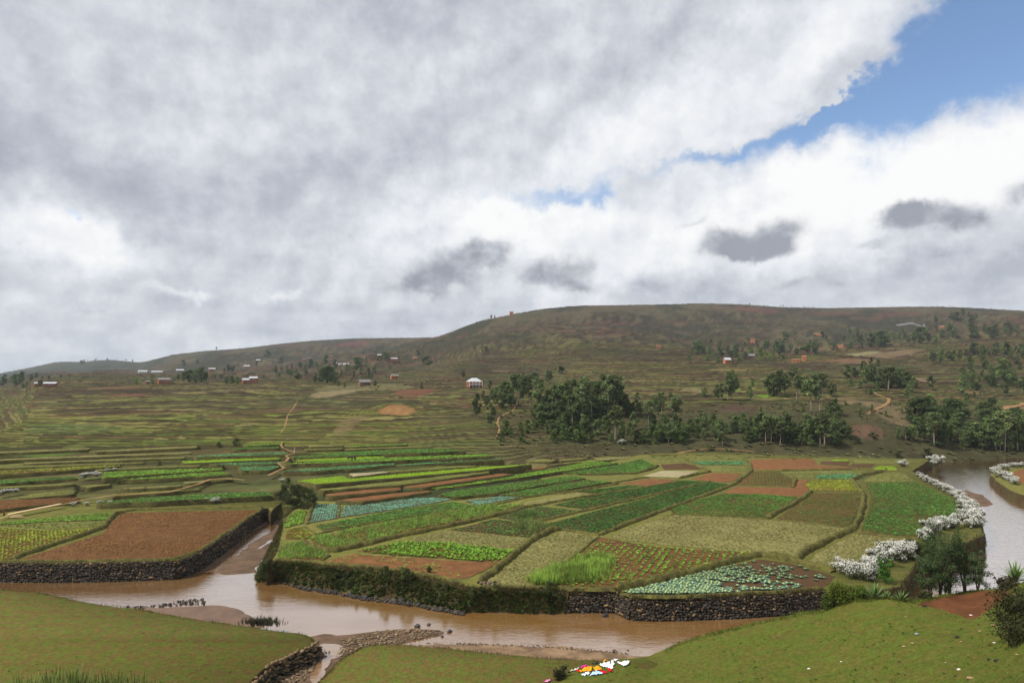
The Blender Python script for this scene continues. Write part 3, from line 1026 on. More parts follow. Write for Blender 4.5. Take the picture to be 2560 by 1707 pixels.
# ---------------------------------------------------------------- crops: leafy plants scattered row by row
def leaf_fan(n, L, Wd, lift, droop, seg=2, seed=0, z0=0.02):
    """n leaves fanning out from the root; returns vertices and quads"""
    r = np.random.default_rng(seed)
    V, F = [], []
    for i in range(n):
        a = 2 * math.pi * i / n + r.uniform(-0.35, 0.35)
        l = L * r.uniform(0.75, 1.15)
        li = lift * r.uniform(0.7, 1.3)
        dx, dy = math.cos(a), math.sin(a)
        px, py = -dy, dx
        b = len(V)
        for s in range(seg + 1):
            t = s / seg
            w = Wd * (0.30 + 1.5 * t * (1 - t) * 1.6 if s < seg else 0.12) * 0.5
            h = z0 + li * t - droop * t * t
            for sg in (-1, 1):
                V.append((dx * l * t + px * w * sg, dy * l * t + py * w * sg, h + 0.02 * sg * (i % 2)))
        for s in range(seg):
            F.append((b + 2 * s, b + 2 * s + 1, b + 2 * s + 3, b + 2 * s + 2))
    return np.array(V), np.array(F)


def leaf_star(n, L, Wd, lift, droop, seed=0, z0=0.02):
    """broad leaves, one arched lozenge each"""
    r = np.random.default_rng(seed)
    V, F = [], []
    for i in range(n):
        a = 2 * math.pi * i / n + r.uniform(-0.35, 0.35)
        l, li = L * r.uniform(0.75, 1.15), lift * r.uniform(0.7, 1.3)
        dx, dy = math.cos(a), math.sin(a)
        w, t = Wd * 0.5, 0.58
        b = len(V)
        V += [(0, 0, z0), (dx * l * t - dy * w, dy * l * t + dx * w, z0 + li * t - droop * t * t + 0.03), (dx * l, dy * l, z0 + li - droop), (dx * l * t + dy * w, dy * l * t - dx * w, z0 + li * t - droop * t * t - 0.01)]
        F.append((b, b + 3, b + 2, b + 1))
    return np.array(V), np.array(F)


def ball(r, n=6, m=4, zc=0.0, fl=0.85):
    V, F = [(0, 0, zc - r * fl)], []
    for j in range(1, m):
        th = math.pi * j / m
        for k in range(n):
            V.append((r * math.sin(th) * math.cos(2 * math.pi * k / n), r * math.sin(th) * math.sin(2 * math.pi * k / n), zc - r * fl * math.cos(th)))
    V.append((0, 0, zc + r * fl))
    for j in range(m - 2):
        for k in range(n):
            F.append((1 + j * n + k, 1 + j * n + (k + 1) % n, 1 + (j + 1) * n + (k + 1) % n, 1 + (j + 1) * n + k))
    for k in range(n):
        F.append((0, 1 + (k + 1) % n, 1 + k, 1 + k))
        F.append((len(V) - 1, 1 + (m - 2) * n + k, 1 + (m - 2) * n + (k + 1) % n, 1 + (m - 2) * n + (k + 1) % n))
    F = [f for f in F]
    return np.array(V), np.array(F)


PLANT = {
    'leafy': [leaf_star(8, 0.30, 0.20, 0.26, 0.16, s) for s in range(4)],
    'bush': [leaf_star(11, 0.34, 0.22, 0.40, 0.22, 10 + s) for s in range(4)],
    'rosette': [leaf_star(9, 0.30, 0.27, 0.22, 0.10, 20 + s) for s in range(4)],
    'maize': [leaf_fan(6, 0.55, 0.12, 1.00, 0.62, 2, 30 + s) for s in range(4)],
    'rice': [leaf_fan(7, 0.20, 0.075, 0.36, 0.06, 1, 40 + s) for s in range(4)],
    'stub': [leaf_fan(6, 0.16, 0.05, 0.09, 0.03, 1, 50 + s) for s in range(4)],
    'clod': [(lambda v: (v[0] * np.array([1, 0.8, 0.6]), v[1]))(ball(0.16, 5, 3)) for s in range(2)],
    'tall': [leaf_fan(7, 0.34, 0.075, 1.35, 0.25, 2, 60 + s) for s in range(4)],
    'turf': [leaf_fan(6, 0.20, 0.075, 0.36, 0.06, 1, 80 + s) for s in range(4)]}


def scatter(protos, pos, scale, rot, cols, zk=1.0):
    Vs, Fs, Cs, b = [], [], [], 0
    which = RNG.integers(0, len(protos), len(pos))
    for k, (V, F) in enumerate(protos):
        idx = np.where(which == k)[0]
        if not len(idx):
            continue
        c, s = np.cos(rot[idx])[:, None], np.sin(rot[idx])[:, None]
        X = (V[None, :, 0] * c - V[None, :, 1] * s) * scale[idx][:, None]
        Y = (V[None, :, 0] * s + V[None, :, 1] * c) * scale[idx][:, None]
        Zv = V[None, :, 2] * scale[idx][:, None] * zk
        A = np.stack([X + pos[idx, 0:1], Y + pos[idx, 1:2], Zv + pos[idx, 2:3]], -1)
        f = F[None] + (np.arange(len(idx)) * len(V))[:, None, None] + b
        jit = RNG.uniform(0.70, 1.30, (len(idx), len(V), 1))
        cc = cols[idx][:, None, :] * jit
        Vs.append(A.reshape(-1, 3))
        Fs.append(f.reshape(-1, F.shape[1]))
        Cs.append(cc.reshape(-1, 3))
        b += len(idx) * len(V)
    return np.concatenate(Vs), np.concatenate(Fs), np.concatenate(Cs)


m_leaf = mat('crop_leaves', rough=0.65, var=0.12, scale=2.0, attr=True, spec=0.2, trans=0.35)
SOIL = (0.140, 0.070, 0.026)
G_SOIL = mat('field_soil', SOIL, 0.97, 0.40, 1.6, 0.16, 4.0, col2=(0.105, 0.052, 0.024), spec=0.05)
G_RED = mat('field_red_soil', (0.190, 0.090, 0.036), 0.97, 0.35, 1.6, 0.12, 4.0, col2=(0.145, 0.068, 0.030), spec=0.05)
G_DARK = mat('field_dark_soil', (0.085, 0.050, 0.024), 0.97, 0.40, 1.6, 0.12, 4.0, spec=0.05)
G_STUB = mat('field_stubble', (0.215, 0.195, 0.070), 0.97, 0.28, 2.2, 0.10, 7.0, col2=(0.175, 0.165, 0.058), spec=0.05, detail=8)
G_PALE = mat('field_pale_stubble', (0.330, 0.285, 0.165), 0.97, 0.22, 2.2, 0.06, 7.0, col2=(0.28, 0.24, 0.13), spec=0.05, detail=8)
G_OLIVE = mat('field_olive', (0.165, 0.160, 0.045), 0.97, 0.30, 2.0, 0.10, 6.0, col2=(0.120, 0.125, 0.035), spec=0.05, detail=8)
G_GREEN = mat('field_green', (0.070, 0.105, 0.024), 0.97, 0.35, 2.0, 0.12, 5.0, col2=(0.085, 0.075, 0.026), spec=0.05)
m_riser = mat('terrace_riser', (0.085, 0.072, 0.030), 0.97, 0.55, 1.1, 0.35, 3.0, col2=(0.115, 0.105, 0.036), spec=0.05)
DG, MG, LG, TEAL, LIME, YG, OL = (0.034, 0.092, 0.020), (0.052, 0.130, 0.024), (0.085, 0.185, 0.024), (0.100, 0.190, 0.125), (0.150, 0.265, 0.018), (0.115, 0.165, 0.022), (0.13, 0.15, 0.04)
FTEAL = (0.070, 0.165, 0.062)
# kind: soil, plant, row gap, plant gap, scale, colour, skip
CROP = {
    'teal': (G_DARK, 'rosette', 0.42, 0.40, 0.80, TEAL, 0.02), 'fteal': (G_GREEN, 'rosette', 0.62, 0.55, 1.1, FTEAL, 0.03),
    'dense': (G_DARK, 'bush', 0.55, 0.42, 0.80, DG, 0.03), 'mid': (G_DARK, 'leafy', 0.50, 0.42, 1.0, MG, 0.05), 'fmid': (G_GREEN, 'leafy', 0.65, 0.55, 1.25, MG, 0.03),
    'bright': (G_DARK, 'leafy', 0.50, 0.42, 1.05, LG, 0.04), 'fbright': (G_GREEN, 'leafy', 0.65, 0.5, 1.2, LG, 0.03),
    'maize': (G_SOIL, 'maize', 0.75, 0.55, 0.95, (0.070, 0.155, 0.026), 0.12), 'bean': (G_SOIL, 'bush', 0.62, 0.50, 0.95, (0.080, 0.175, 0.022), 0.06),
    'potato': (G_SOIL, 'leafy', 0.95, 0.62, 1.0, (0.085, 0.170, 0.026), 0.10), 'sparse': (G_RED, 'maize', 1.2, 0.9, 0.75, (0.085, 0.160, 0.03), 0.40),
    'rows': (G_SOIL, 'leafy', 0.62, 0.34, 0.62, (0.050, 0.105, 0.022), 0.04), 'rowsg': (G_SOIL, 'leafy', 0.70, 0.36, 0.95, (0.046, 0.120, 0.022), 0.02),
    'weeds': (G_DARK, 'leafy', 0.55, 0.50, 0.95, (0.050, 0.105, 0.026), 0.18), 'yg': (G_SOIL, 'leafy', 0.5, 0.42, 0.9, YG, 0.10),
    'rice': (mat('paddy_green', (0.150, 0.240, 0.020), 0.9, 0.2, 2.0, 0.08, 6.0, spec=0.05), 'rice', 0.42, 0.36, 1.1, LIME, 0.0), 'ricerow': (G_SOIL, 'rice', 0.75, 0.30, 1.5, (0.135, 0.215, 0.022), 0.05),
    'olive': (G_OLIVE, 'stub', 0.6, 0.5, 1.3, OL, 0.2), 'olivec': (G_OLIVE, 'leafy', 0.8, 0.7, 0.8, (0.075, 0.115, 0.026), 0.2),
    'stub': (G_STUB, 'stub', 0.42, 0.38, 1.3, (0.230, 0.210, 0.080), 0.15), 'pale': (G_PALE, 'stub', 0.6, 0.6, 1.1, (0.33, 0.29, 0.17), 0.3),
    'plough': (G_SOIL, 'clod', 0.50, 0.46, 1.1, SOIL, 0.22), 'red': (G_RED, 'clod', 0.9, 0.8, 0.8, (0.17, 0.075, 0.033), 0.3), 'dark': (G_DARK, 'clod', 0.8, 0.7, 0.8, (0.085, 0.05, 0.024), 0.2)}
NFIELD = [0]


def long_axis(poly):
    best = max(((np.array(poly[(i + 1) % len(poly)]) - np.array(poly[i])) for i in range(len(poly))), key=lambda v: np.linalg.norm(v))
    return math.atan2(best[1], best[0])


def field(name, label, zone, lst, kind, z=None, ang=None, drop=None, dens=1.0, cat='field'):
    s = pts(zone, lst)
    cx, cy = np.mean(np.array(s), 0)
    zl = float(zlev(cx, cy)) if z is None else z
    NFIELD[0] += 1
    zl += 0.03 + 0.004 * (NFIELD[0] % 7) + (0.18 if zl > 0.05 else 0)
    poly = [P(a, b, zl)[:2] for a, b in s]
    soil, plant, rg, pg, sc, col, skip = CROP[kind]
    deep = zl > 0.15
    o = slab(name, poly, zl, zl - (drop or (1.7 if deep else 0.5)), soil, m_riser, step=0.8, jit=0.12 if not deep else 0.22, batter=0.35 if deep else 0.0)
    tag(o, label, cat, kind='thing')
    # rows of plants
    a = long_axis(poly) if ang is None else math.radians(ang)
    ctr = np.mean(np.array(poly), 0)
    depth = ctr[1]
    k = max(1.0, depth / 125.0) ** 0.6 / dens
    rg, pg = rg * k, pg * k
    R = np.array([[math.cos(a), math.sin(a)], [-math.sin(a), math.cos(a)]])
    q = (np.array(poly) - ctr) @ R.T
    u = np.arange(q[:, 0].min(), q[:, 0].max(), pg)
    v = np.arange(q[:, 1].min(), q[:, 1].max(), rg)
    if len(u) and len(v):
        U, Vv = np.meshgrid(u, v, indexing='ij')
        pq = np.stack([U.ravel(), Vv.ravel()], -1)
        pq += RNG.normal(0, 1, pq.shape) * np.array([pg * 0.22, rg * (0.10 if kind not in ('stub', 'plough', 'olive', 'weeds') else 0.35)])
        wp = pq @ R + ctr
        # thin patches where the crop failed
        pat = fbm(wp[:, 0] / 5.0, wp[:, 1] / 5.0, 2)
        keep = inpoly(wp, np.array(poly)) & (RNG.random(len(wp)) > skip * (0.4 + 2.4 * (pat < 0.42)))
        wp, pat = wp[keep], pat[keep]
        if len(wp):
            pos = np.concatenate([wp, np.full((len(wp), 1), zl)], 1)
            scl = sc * k ** 0.85 * RNG.uniform(0.72, 1.25, len(wp)) * (0.75 + 0.5 * pat)
            tint = RNG.uniform(0.55, 1.45, (len(wp), 1)) * (0.80 + 0.40 * fbm(wp[:, 0:1] / 9 + 3, wp[:, 1:2] / 9, 2))
            hue = 1 + RNG.normal(0, 0.06, (len(wp), 3))
            Vn, Fn, Cn = scatter(PLANT[plant], pos, scl, RNG.uniform(0, 6.28, len(wp)), np.array(col)[None] * (1.75 if plant not in ('clod', 'stub') else 1.05) * (np.array([1.0, 1.0, 1.0]) if 'teal' in kind or plant in ('clod', 'stub') else np.array([1.22, 1.0, 0.88])) * tint * hue, zk=1.0 if depth < 118 else 0.55)
            c = obj({'clod': 'clods', 'stub': 'stubble'}.get(plant, 'crop'), mesh_np('crop', Vn, Fn, m_leaf if plant != 'clod' else G_CLOD, cols=Cn), o)
            c['kind'] = 'stuff'
    return o


G_CLOD = mat('soil_clods', rough=0.97, var=0.4, scale=4.0, attr=True, spec=0.05)
TRI = 0
# --- island, front to back
field('cabbage_plot_soil', 'brown plot dotted with large cabbages above the stone wall', 3, [(885, 1002), (1150, 940), (1400, 872), (1560, 835), (1750, 792), (1960, 825), (2220, 900), (2150, 965), (1600, 1006), (1100, 1018), (950, 1016)], 'dark', z=0.0, cat='field')
field('potato_field', 'soil field dotted with bright green plants behind the cabbage plot', 3, [(560, 815), (755, 658), (1130, 718), (1400, 735), (1720, 752), (1600, 790), (1400, 855), (1050, 930), (850, 962), (620, 962), (400, 945)], 'potato', z=0.0)
field('stubble_strip', 'pale green stubble strip running to the river wall between two bunds', 3, [(30, 935), (200, 800), (370, 670), (515, 620), (730, 652), (560, 790), (380, 905), (300, 965), (130, 966)], 'stub', z=0.0)
field('bare_field', 'reddish bare field with scattered young maize behind the grassy bank', 2, [(520, 802), (720, 757), (950, 777), (1200, 792), (1500, 812), (1625, 808), (1520, 870), (1400, 912), (1250, 900), (1100, 878), (800, 832), (570, 826)], 'sparse', z=0.0)
field('bean_field', 'bright green bean strip between the bare field and stubble', 2, [(740, 742), (1050, 682), (1400, 706), (1710, 738), (1640, 800), (1500, 806), (1200, 782), (950, 770)], 'bean', z=0.0)
field('stubble_field', 'wedge shaped pale stubble field left of the long diagonal bund', 2, [(1090, 660), (1270, 616), (1560, 635), (1835, 668), (1735, 738), (1400, 704), (1055, 678)], 'stub', z=0.0)
field('maize_patch', 'small dark green maize patch on the left tip of the island', 2, [(240, 742), (290, 694), (380, 692), (500, 732), (548, 768), (500, 796), (235, 798)], 'maize', z=0.0, dens=1.35)
field('maize_field', 'long field of mixed maize and beans below the blue green cabbages', 2, [(435, 662), (520, 645), (800, 590), (1120, 532), (1500, 462), (1790, 455), (1560, 520), (1100, 606), (700, 712), (565, 728), (460, 695)], 'maize', z=0.0, dens=1.2)
field('vegetable_patch', 'small bright green vegetable patch beside the stream on the island edge', 2, [(300, 522), (370, 487), (418, 492), (398, 568), (282, 598), (274, 560)], 'bright', z=0.0)
field('vegetable_patch', 'yellowish sparse vegetable patch between maize patch and stream', 2, [(305, 605), (378, 595), (445, 640), (420, 665), (290, 668), (300, 630)], 'yg', z=0.0)
field('green_strip', 'long rich green vegetable strip just below the blue green cabbages', 2, [(475, 582), (800, 520), (1210, 452), (1330, 434), (1465, 456), (1100, 520), (800, 568), (515, 612)], 'mid', z=0.0)
field('cabbage_field', 'small blue green cabbage field at the left end of the island', 2, [(472, 452), (608, 447), (616, 470), (603, 538), (433, 566), (447, 520)], 'teal', z=0.0)
field('cabbage_field', 'long blue green cabbage field below the red soil strips', 2, [(642, 464), (850, 436), (1150, 402), (1335, 420), (1180, 448), (900, 492), (624, 533), (640, 490)], 'teal', z=0.0)
field('cabbage_field', 'right hand blue green cabbage field beside the small yellow stubble', 2, [(1405, 430), (1620, 400), (1745, 408), (1600, 436), (1485, 456)], 'teal', z=0.0)
field('weedy_field', 'weedy dark green field with pale grass tufts beside the stubble wedge', 2, [(1300, 608), (1400, 592), (1580, 545), (1760, 560), (1900, 585), (1975, 606), (1855, 662), (1500, 628)], 'weeds', z=0.0)
field('weedy_field', 'dark leafy field between two diagonal bunds left of the big dark strip', 2, [(1590, 530), (1760, 488), (1880, 462), (2120, 490), (1960, 535), (1830, 565), (1760, 556)], 'weeds', z=0.0)
field('green_strip', 'broad dark green diagonal strip behind the great stubble field', 3, [(365, 588), (700, 500), (1000, 425), (1440, 315), (1585, 325), (1400, 390), (1200, 462), (950, 545), (755, 630), (520, 603)], 'dense', z=0.0)
field('green_strip', 'narrow dark green diagonal strip behind the broad one', 3, [(455, 455), (700, 402), (960, 352), (1250, 303), (1430, 308), (1200, 362), (920, 422), (640, 478)], 'dense', z=0.0)
field('stubble_patch', 'small yellow stubble field beside the right hand cabbages', 3, [(235, 450), (420, 410), (590, 378), (735, 392), (520, 430), (330, 463)], 'stub', z=0.0)
field('green_plot', 'green plot just left of the small brown soil rectangle', 3, [(610, 372), (800, 348), (930, 332), (1055, 342), (900, 365), (760, 384)], 'dense', z=0.0)
field('soil_plot', 'small brown soil rectangle with a pale front edge', 3, [(875, 323), (1060, 290), (1240, 297), (1150, 318), (1050, 335)], 'red', z=0.0)
field('stubble_field', 'great pale stubble field in the middle of the island', 3, [(815, 655), (950, 600), (1185, 520), (1500, 530), (1780, 547), (2050, 570), (2300, 602), (2200, 660), (1965, 785), (1750, 760), (1500, 735), (1130, 700)], 'stub', z=0.0)
field('stubble_field', 'stubble corner below the white flowering hedge', 4, [(650, 800), (760, 730), (945, 637), (1150, 655), (1290, 668), (1200, 720), (1050, 760), (960, 800), (780, 838)], 'stub', z=0.0)
field('green_field', 'deep green field behind the great stubble field', 3, [(1190, 478), (1350, 425), (1525, 382), (1750, 388), (1985, 405), (1880, 470), (1790, 537), (1500, 522), (1215, 512)], 'rowsg', z=0.0, ang=2)
field('green_field', 'large green row field beside the flowering hedge on the right', 4, [(985, 618), (1030, 500), (1050, 400), (1015, 318), (1325, 315), (1400, 345), (1520, 400), (1580, 440), (1590, 535), (1440, 575), (1345, 625), (1320, 650), (1150, 638)], 'rowsg', z=0.0, ang=-4)
field('row_field', 'brown field with small green rows right of the deep green field', 4, [(450, 538), (560, 465), (690, 380), (975, 378), (985, 440), (960, 520), (905, 590), (700, 565)], 'rows', z=0.0, ang=-3)
field('olive_field', 'brownish olive field at the top of the large green row field', 4, [(1000, 300), (1115, 252), (1240, 248), (1320, 308), (1015, 310)], 'olivec', z=0.0)
field('soil_field', 'L shaped brown soil field behind the deep green field', 4, [(125, 380), (205, 340), (560, 348), (585, 300), (650, 295), (655, 368), (605, 402), (350, 392)], 'red', z=0.0)
field('rice_field', 'yellow green row field above the brown row field', 4, [(625, 325), (700, 298), (925, 302), (955, 368), (665, 368)], 'ricerow', z=0.0, ang=4)
field('row_field', 'furrowed green field right of the brown soil field', 4, [(210, 328), (310, 243), (460, 241), (545, 287), (555, 336)], 'rows', z=0.0, ang=70)
field('soil_field', 'brown soil field right of the pale rectangle', 3, [(1320, 293), (1440, 255), (1640, 257), (1580, 308), (1500, 313)], 'red', z=0.0)
field('pale_field', 'pale bare rectangle left of the brown soil field', 3, [(1020, 275), (1140, 241), (1370, 243), (1250, 283)], 'pale', z=0.0)
field('soil_plot', 'dark brown wedge behind the pale rectangle', 3, [(1130, 202), (1280, 193), (1410, 230), (1150, 234)], 'dark', z=0.0)
field('stubble_patch', 'olive stubble wedge beyond the dark brown wedge', 3, [(1035, 157), (1230, 152), (1290, 188), (1090, 190)], 'olive', z=0.0)
field('paddy_field', 'yellow green paddy below the wooded slope', 3, [(1275, 177), (1400, 153), (1660, 145), (1645, 175)], 'olive', z=0.0)
field('seedling_beds', 'bluish green seedling beds behind the olive green field', 3, [(1310, 184), (1645, 180), (1665, 203), (1395, 206)], 'fteal', z=0.0, ang=80)
field('olive_field', 'olive green field in front of the seedling beds', 3, [(1395, 213), (1665, 207), (1690, 243), (1445, 248)], 'olive', z=0.0)
field('soil_field', 'wide brown ploughed field at the foot of the right slope', 4, [(292, 172), (500, 166), (680, 166), (710, 205), (850, 216), (950, 218), (915, 234), (305, 234)], 'red', z=0.0)
field('soil_plot', 'dark bed beside the wide brown ploughed field', 4, [(735, 182), (910, 182), (898, 213), (725, 200)], 'dark', z=0.0)
field('soil_plot', 'dark bed in front of the lime seed beds', 4, [(930, 197), (1065, 199), (1040, 223), (905, 219)], 'dark', z=0.0)
field('rice_bed', 'thin lime green seed bed near the slope foot', 4, [(800, 173), (905, 173), (902, 180), (802, 180)], 'rice', z=0.0)
field('rice_bed', 'far lime green seed bed near the river', 4, [(1092, 213), (1185, 216), (1190, 223), (1075, 222)], 'rice', z=0.0)
field('rice_bed', 'near left lime green seed bed near the river', 4, [(1072, 224), (1138, 225), (1128, 236), (1062, 235)], 'rice', z=0.0)
field('rice_bed', 'near right lime green seed bed near the river', 4, [(1150, 225), (1200, 226), (1206, 238), (1148, 238)], 'rice', z=0.0)
field('olive_field', 'flat olive field behind the lime seed beds', 4, [(925, 174), (1240, 172), (1370, 184), (1240, 194), (1100, 198), (945, 192)], 'olive', z=0.0)
field('stubble_patch', 'long thin stubble strip above the furrowed green field', 4, [(480, 247), (700, 241), (900, 237), (1090, 247), (1080, 258), (490, 259)], 'olive', z=0.0)
field('pale_field', 'tiny pale green plot right of the furrowed field', 4, [(550, 264), (695, 264), (685, 284), (570, 284)], 'olive', z=0.0)
field('green_plot', 'rich green plot behind the yellow green rows', 4, [(705, 267), (990, 260), (1010, 280), (955, 295), (700, 289)], 'fteal', z=0.0)
# --- back of the island, stepping up to the left
field('green_strip', 'green strip with brown patches below the red soil ledge', 2, [(1240, 390), (1400, 358), (1750, 312), (2075, 272), (2160, 288), (1900, 330), (1600, 382), (1335, 408)], 'mid')
field('green_strip', 'long green strip behind the yellow stubble patch', 2, [(1620, 388), (1900, 340), (2160, 297), (2325, 310), (2100, 348), (1780, 403)], 'mid')
field('green_strip', 'bright green strip rising to the right above the red ledge', 2, [(1165, 350), (1500, 302), (1900, 238), (2195, 181), (2365, 192), (2000, 247), (1500, 322), (1235, 356)], 'bright')
field('green_field', 'fan shaped green field at the end of the bright strip', 3, [(510, 255), (700, 225), (880, 197), (1010, 168), (1100, 210), (975, 253), (700, 263)], 'fmid', z=0.10)
field('soil_strip', 'lowest red soil strip above the long blue green cabbages', 2, [(600, 425), (900, 390), (1175, 364), (1195, 372), (980, 402), (760, 433)], 'red')
field('soil_strip', 'short red soil strip second from the cabbages', 2, [(535, 386), (780, 360), (985, 342), (1005, 350), (990, 361), (750, 383), (560, 397)], 'red')
field('soil_strip', 'long red soil strip ending beside the bright green strip', 2, [(1025, 341), (1350, 295), (1640, 257), (1715, 262), (1450, 300), (1160, 343)], 'red')
field('olive_strip', 'long olive crop strip below the lime green terrace', 2, [(495, 356), (1000, 305), (1555, 242), (1560, 253), (1300, 290), (1000, 328), (520, 364)], 'olivec')
field('rice_terrace', 'long lime green rice terrace curving to the right', 2, [(355, 306), (500, 288), (640, 274), (685, 292), (1100, 255), (1560, 217), (1820, 200), (1500, 238), (1100, 272), (700, 308), (485, 322)], 'rice')
field('pale_plot', 'pale bare plot above the lime green terrace', 2, [(685, 260), (895, 244), (935, 252), (705, 276)], 'pale')
field('olive_strip', 'olive green crop strip right of the pale bare plot', 2, [(905, 242), (1200, 222), (1460, 207), (1495, 211), (1250, 230), (960, 249)], 'olivec')
field('green_terrace', 'bluish green terrace below the double path, left part', 2, [(255, 245), (600, 216), (955, 195), (965, 205), (700, 230), (470, 244)], 'fteal')
field('green_terrace', 'bluish green terrace right of the small notch', 2, [(985, 205), (1300, 180), (1615, 162), (1645, 169), (1300, 192), (995, 210)], 'fteal')
field('green_terrace', 'long bright green terrace in the middle of the steps', 2, [(285, 196), (700, 172), (1100, 152), (1555, 137), (1590, 149), (1200, 168), (750, 189), (305, 200)], 'fbright')
field('rice_terrace', 'thin lime strip behind the long bright green terrace', 2, [(345, 177), (600, 163), (895, 152), (905, 159), (620, 174), (372, 182)], 'rice')
field('green_terrace', 'topmost wide green terrace left of the path', 2, [(318, 156), (600, 130), (900, 112), (1245, 102), (1410, 119), (1150, 130), (900, 139), (600, 152), (335, 161)], 'fmid')
field('green_terrace', 'blue green terrace at the foot of the grove', 3, [(142, 141), (200, 125), (480, 112), (765, 104), (775, 111), (550, 130), (300, 148)], 'fteal')
field('paddy_field', 'small yellow green plot under the blue green terrace', 3, [(305, 185), (380, 167), (485, 171), (440, 184)], 'olive')
field('paddy_field', 'thin yellow green plot beside the dark riser', 3, [(495, 171), (690, 157), (645, 168), (505, 179)], 'olive')
field('stubble_patch', 'khaki plot at the right end of the steps', 3, [(705, 162), (945, 149), (925, 164), (765, 177)], 'stub')
field('paddy_field', 'long thin lime strip ending at the fan shaped field', 3, [(415, 206), (690, 172), (775, 176), (600, 190), (425, 208)], 'olive')
field('soil_strip', 'short red soil strip beside the thin lime strip', 2, [(1690, 238), (1800, 224), (1905, 218), (1910, 226), (1780, 240)], 'red')
field('soil_plot', 'tiny red soil plot where a person stands below the grove', 2, [(1640, 92), (1665, 80), (1715, 70), (1720, 80), (1690, 96)], 'red')
field('olive_strip', 'dry olive strip along the foot of the grove', 2, [(1725, 92), (1900, 88), (2250, 84), (2255, 89), (1950, 97), (1730, 99)], 'olive')
field('paddy_field', 'light olive terrace left of the tiny red plot', 2, [(1440, 112), (1560, 96), (1630, 92), (1600, 104), (1500, 114)], 'olive')
field('green_terrace', 'short green terrace under the tiny red plot', 2, [(1450, 124), (1600, 104), (1680, 99), (1630, 116), (1550, 126)], 'fmid')
field('green_terrace', 'thin green terrace high at the back of the steps', 2, [(690, 86), (880, 78), (1040, 72), (1045, 79), (850, 88), (700, 92)], 'fbright')
field('green_terrace', 'small green terrace below the wooded path', 2, [(1250, 84), (1350, 70), (1470, 62), (1480, 72), (1380, 80), (1270, 88)], 'fbright')
field('stubble_terrace', 'pale yellow terrace high above the green steps', 2, [(1070, 66), (1250, 58), (1400, 52), (1405, 58), (1260, 68), (1080, 74)], 'stub')
# --- left bank
field('ploughed_field', 'large brown ploughed field above the dark stone wall', 1, [(120, 795), (380, 715), (640, 635), (700, 560), (765, 505), (1150, 496), (1560, 488), (1630, 478), (1440, 610), (1245, 738), (1100, 788), (760, 797), (400, 804)], 'plough', z=0.0)
field('vegetable_field', 'patchy yellow green field left of the ploughed field', 1, [(-200, 640), (0, 600), (300, 620), (640, 600), (490, 650), (280, 715), (75, 793), (-100, 800), (-260, 800)], 'yg', z=0.0)
field('bare_strip', 'bare brownish strip inside the left green field', 1, [(-200, 600), (0, 585), (300, 565), (660, 555), (640, 585), (300, 612), (0, 595), (-150, 625)], 'olivec', z=0.0)
field('vegetable_field', 'bright green strip at the back of the left field', 1, [(-200, 590), (0, 565), (350, 530), (690, 500), (725, 515), (665, 550), (300, 560), (0, 580)], 'bright', z=0.0)
field('green_terrace', 'long green strip behind the ploughed field', 1, [(610, 445), (800, 420), (1000, 402), (1350, 384), (1685, 375), (1695, 398), (1300, 418), (900, 438)], 'fmid', z=0.75)
field('soil_field', 'brown soil strip beside the plank at the left edge', 1, [(-150, 432), (0, 427), (250, 415), (495, 407), (485, 428), (250, 455), (0, 483), (-150, 500)], 'plough', z=0.35)
field('green_terrace', 'upper long green terrace behind the white bush', 1, [(645, 252), (900, 238), (1390, 224), (1400, 235), (1000, 262), (640, 288)], 'fbright')
field('green_terrace', 'lower long green terrace with rounded right end', 1, [(725, 300), (900, 284), (1150, 262), (1390, 247), (1445, 264), (1300, 274), (1000, 290)], 'fbright')
field('green_terrace', 'green terrace at the left edge above the brown soil strip', 1, [(-200, 312), (0, 301), (250, 288), (475, 277), (480, 289), (250, 305), (0, 324), (-200, 335)], 'fmid')
field('green_terrace', 'pale green terrace at the far left edge', 1, [(-200, 258), (0, 242), (350, 222), (600, 207), (755, 202), (745, 214), (400, 240), (0, 264), (-200, 275)], 'yg')
field('rice_terrace', 'thin lime terrace left of the zigzag path', 1, [(1135, 185), (1450, 170), (1735, 161), (1755, 168), (1450, 182), (1155, 194)], 'rice')
field('green_terrace', 'bluish terrace left of the zigzag path, uppermost', 1, [(1215, 149), (1500, 135), (1785, 126), (1795, 139), (1500, 150), (1235, 155)], 'fteal')
field('green_terrace', 'thin bluish terrace under the lime terrace', 1, [(1310, 200), (1550, 190), (1755, 186), (1740, 196), (1500, 208)], 'fteal')
field('green_terrace', 'wide bluish terrace beside the lower zigzag path', 1, [(1495, 217), (1750, 211), (1700, 238), (1510, 243)], 'fteal')
field('stubble_terrace', 'long straw coloured terrace, topmost on the left', 1, [(560, 117), (900, 100), (1240, 85), (1240, 95), (900, 111), (600, 122)], 'stub')
field('stubble_terrace', 'long straw coloured terrace second from the top on the left', 1, [(-200, 182), (70, 166), (600, 143), (1195, 124), (1200, 132), (700, 150), (80, 173), (-200, 190)], 'stub')
field('stubble_terrace', 'long straw coloured terrace third from the top on the left', 1, [(150, 190), (600, 172), (1145, 153), (1150, 160), (600, 180), (170, 196)], 'stub')
field('stubble_terrace', 'short straw coloured terrace below the double green terraces', 1, [(760, 347), (950, 338), (1130, 330), (1135, 338), (950, 348), (770, 353)], 'stub')
field('olive_terrace', 'olive terrace left of the dark gully bush', 1, [(500, 335), (650, 325), (700, 320), (690, 330), (560, 345)], 'olive')
field('olive_terrace', 'grassy terrace above the brown soil strip at left', 1, [(120, 408), (200, 385), (400, 362), (480, 362), (460, 385), (300, 400), (160, 412)], 'olive')
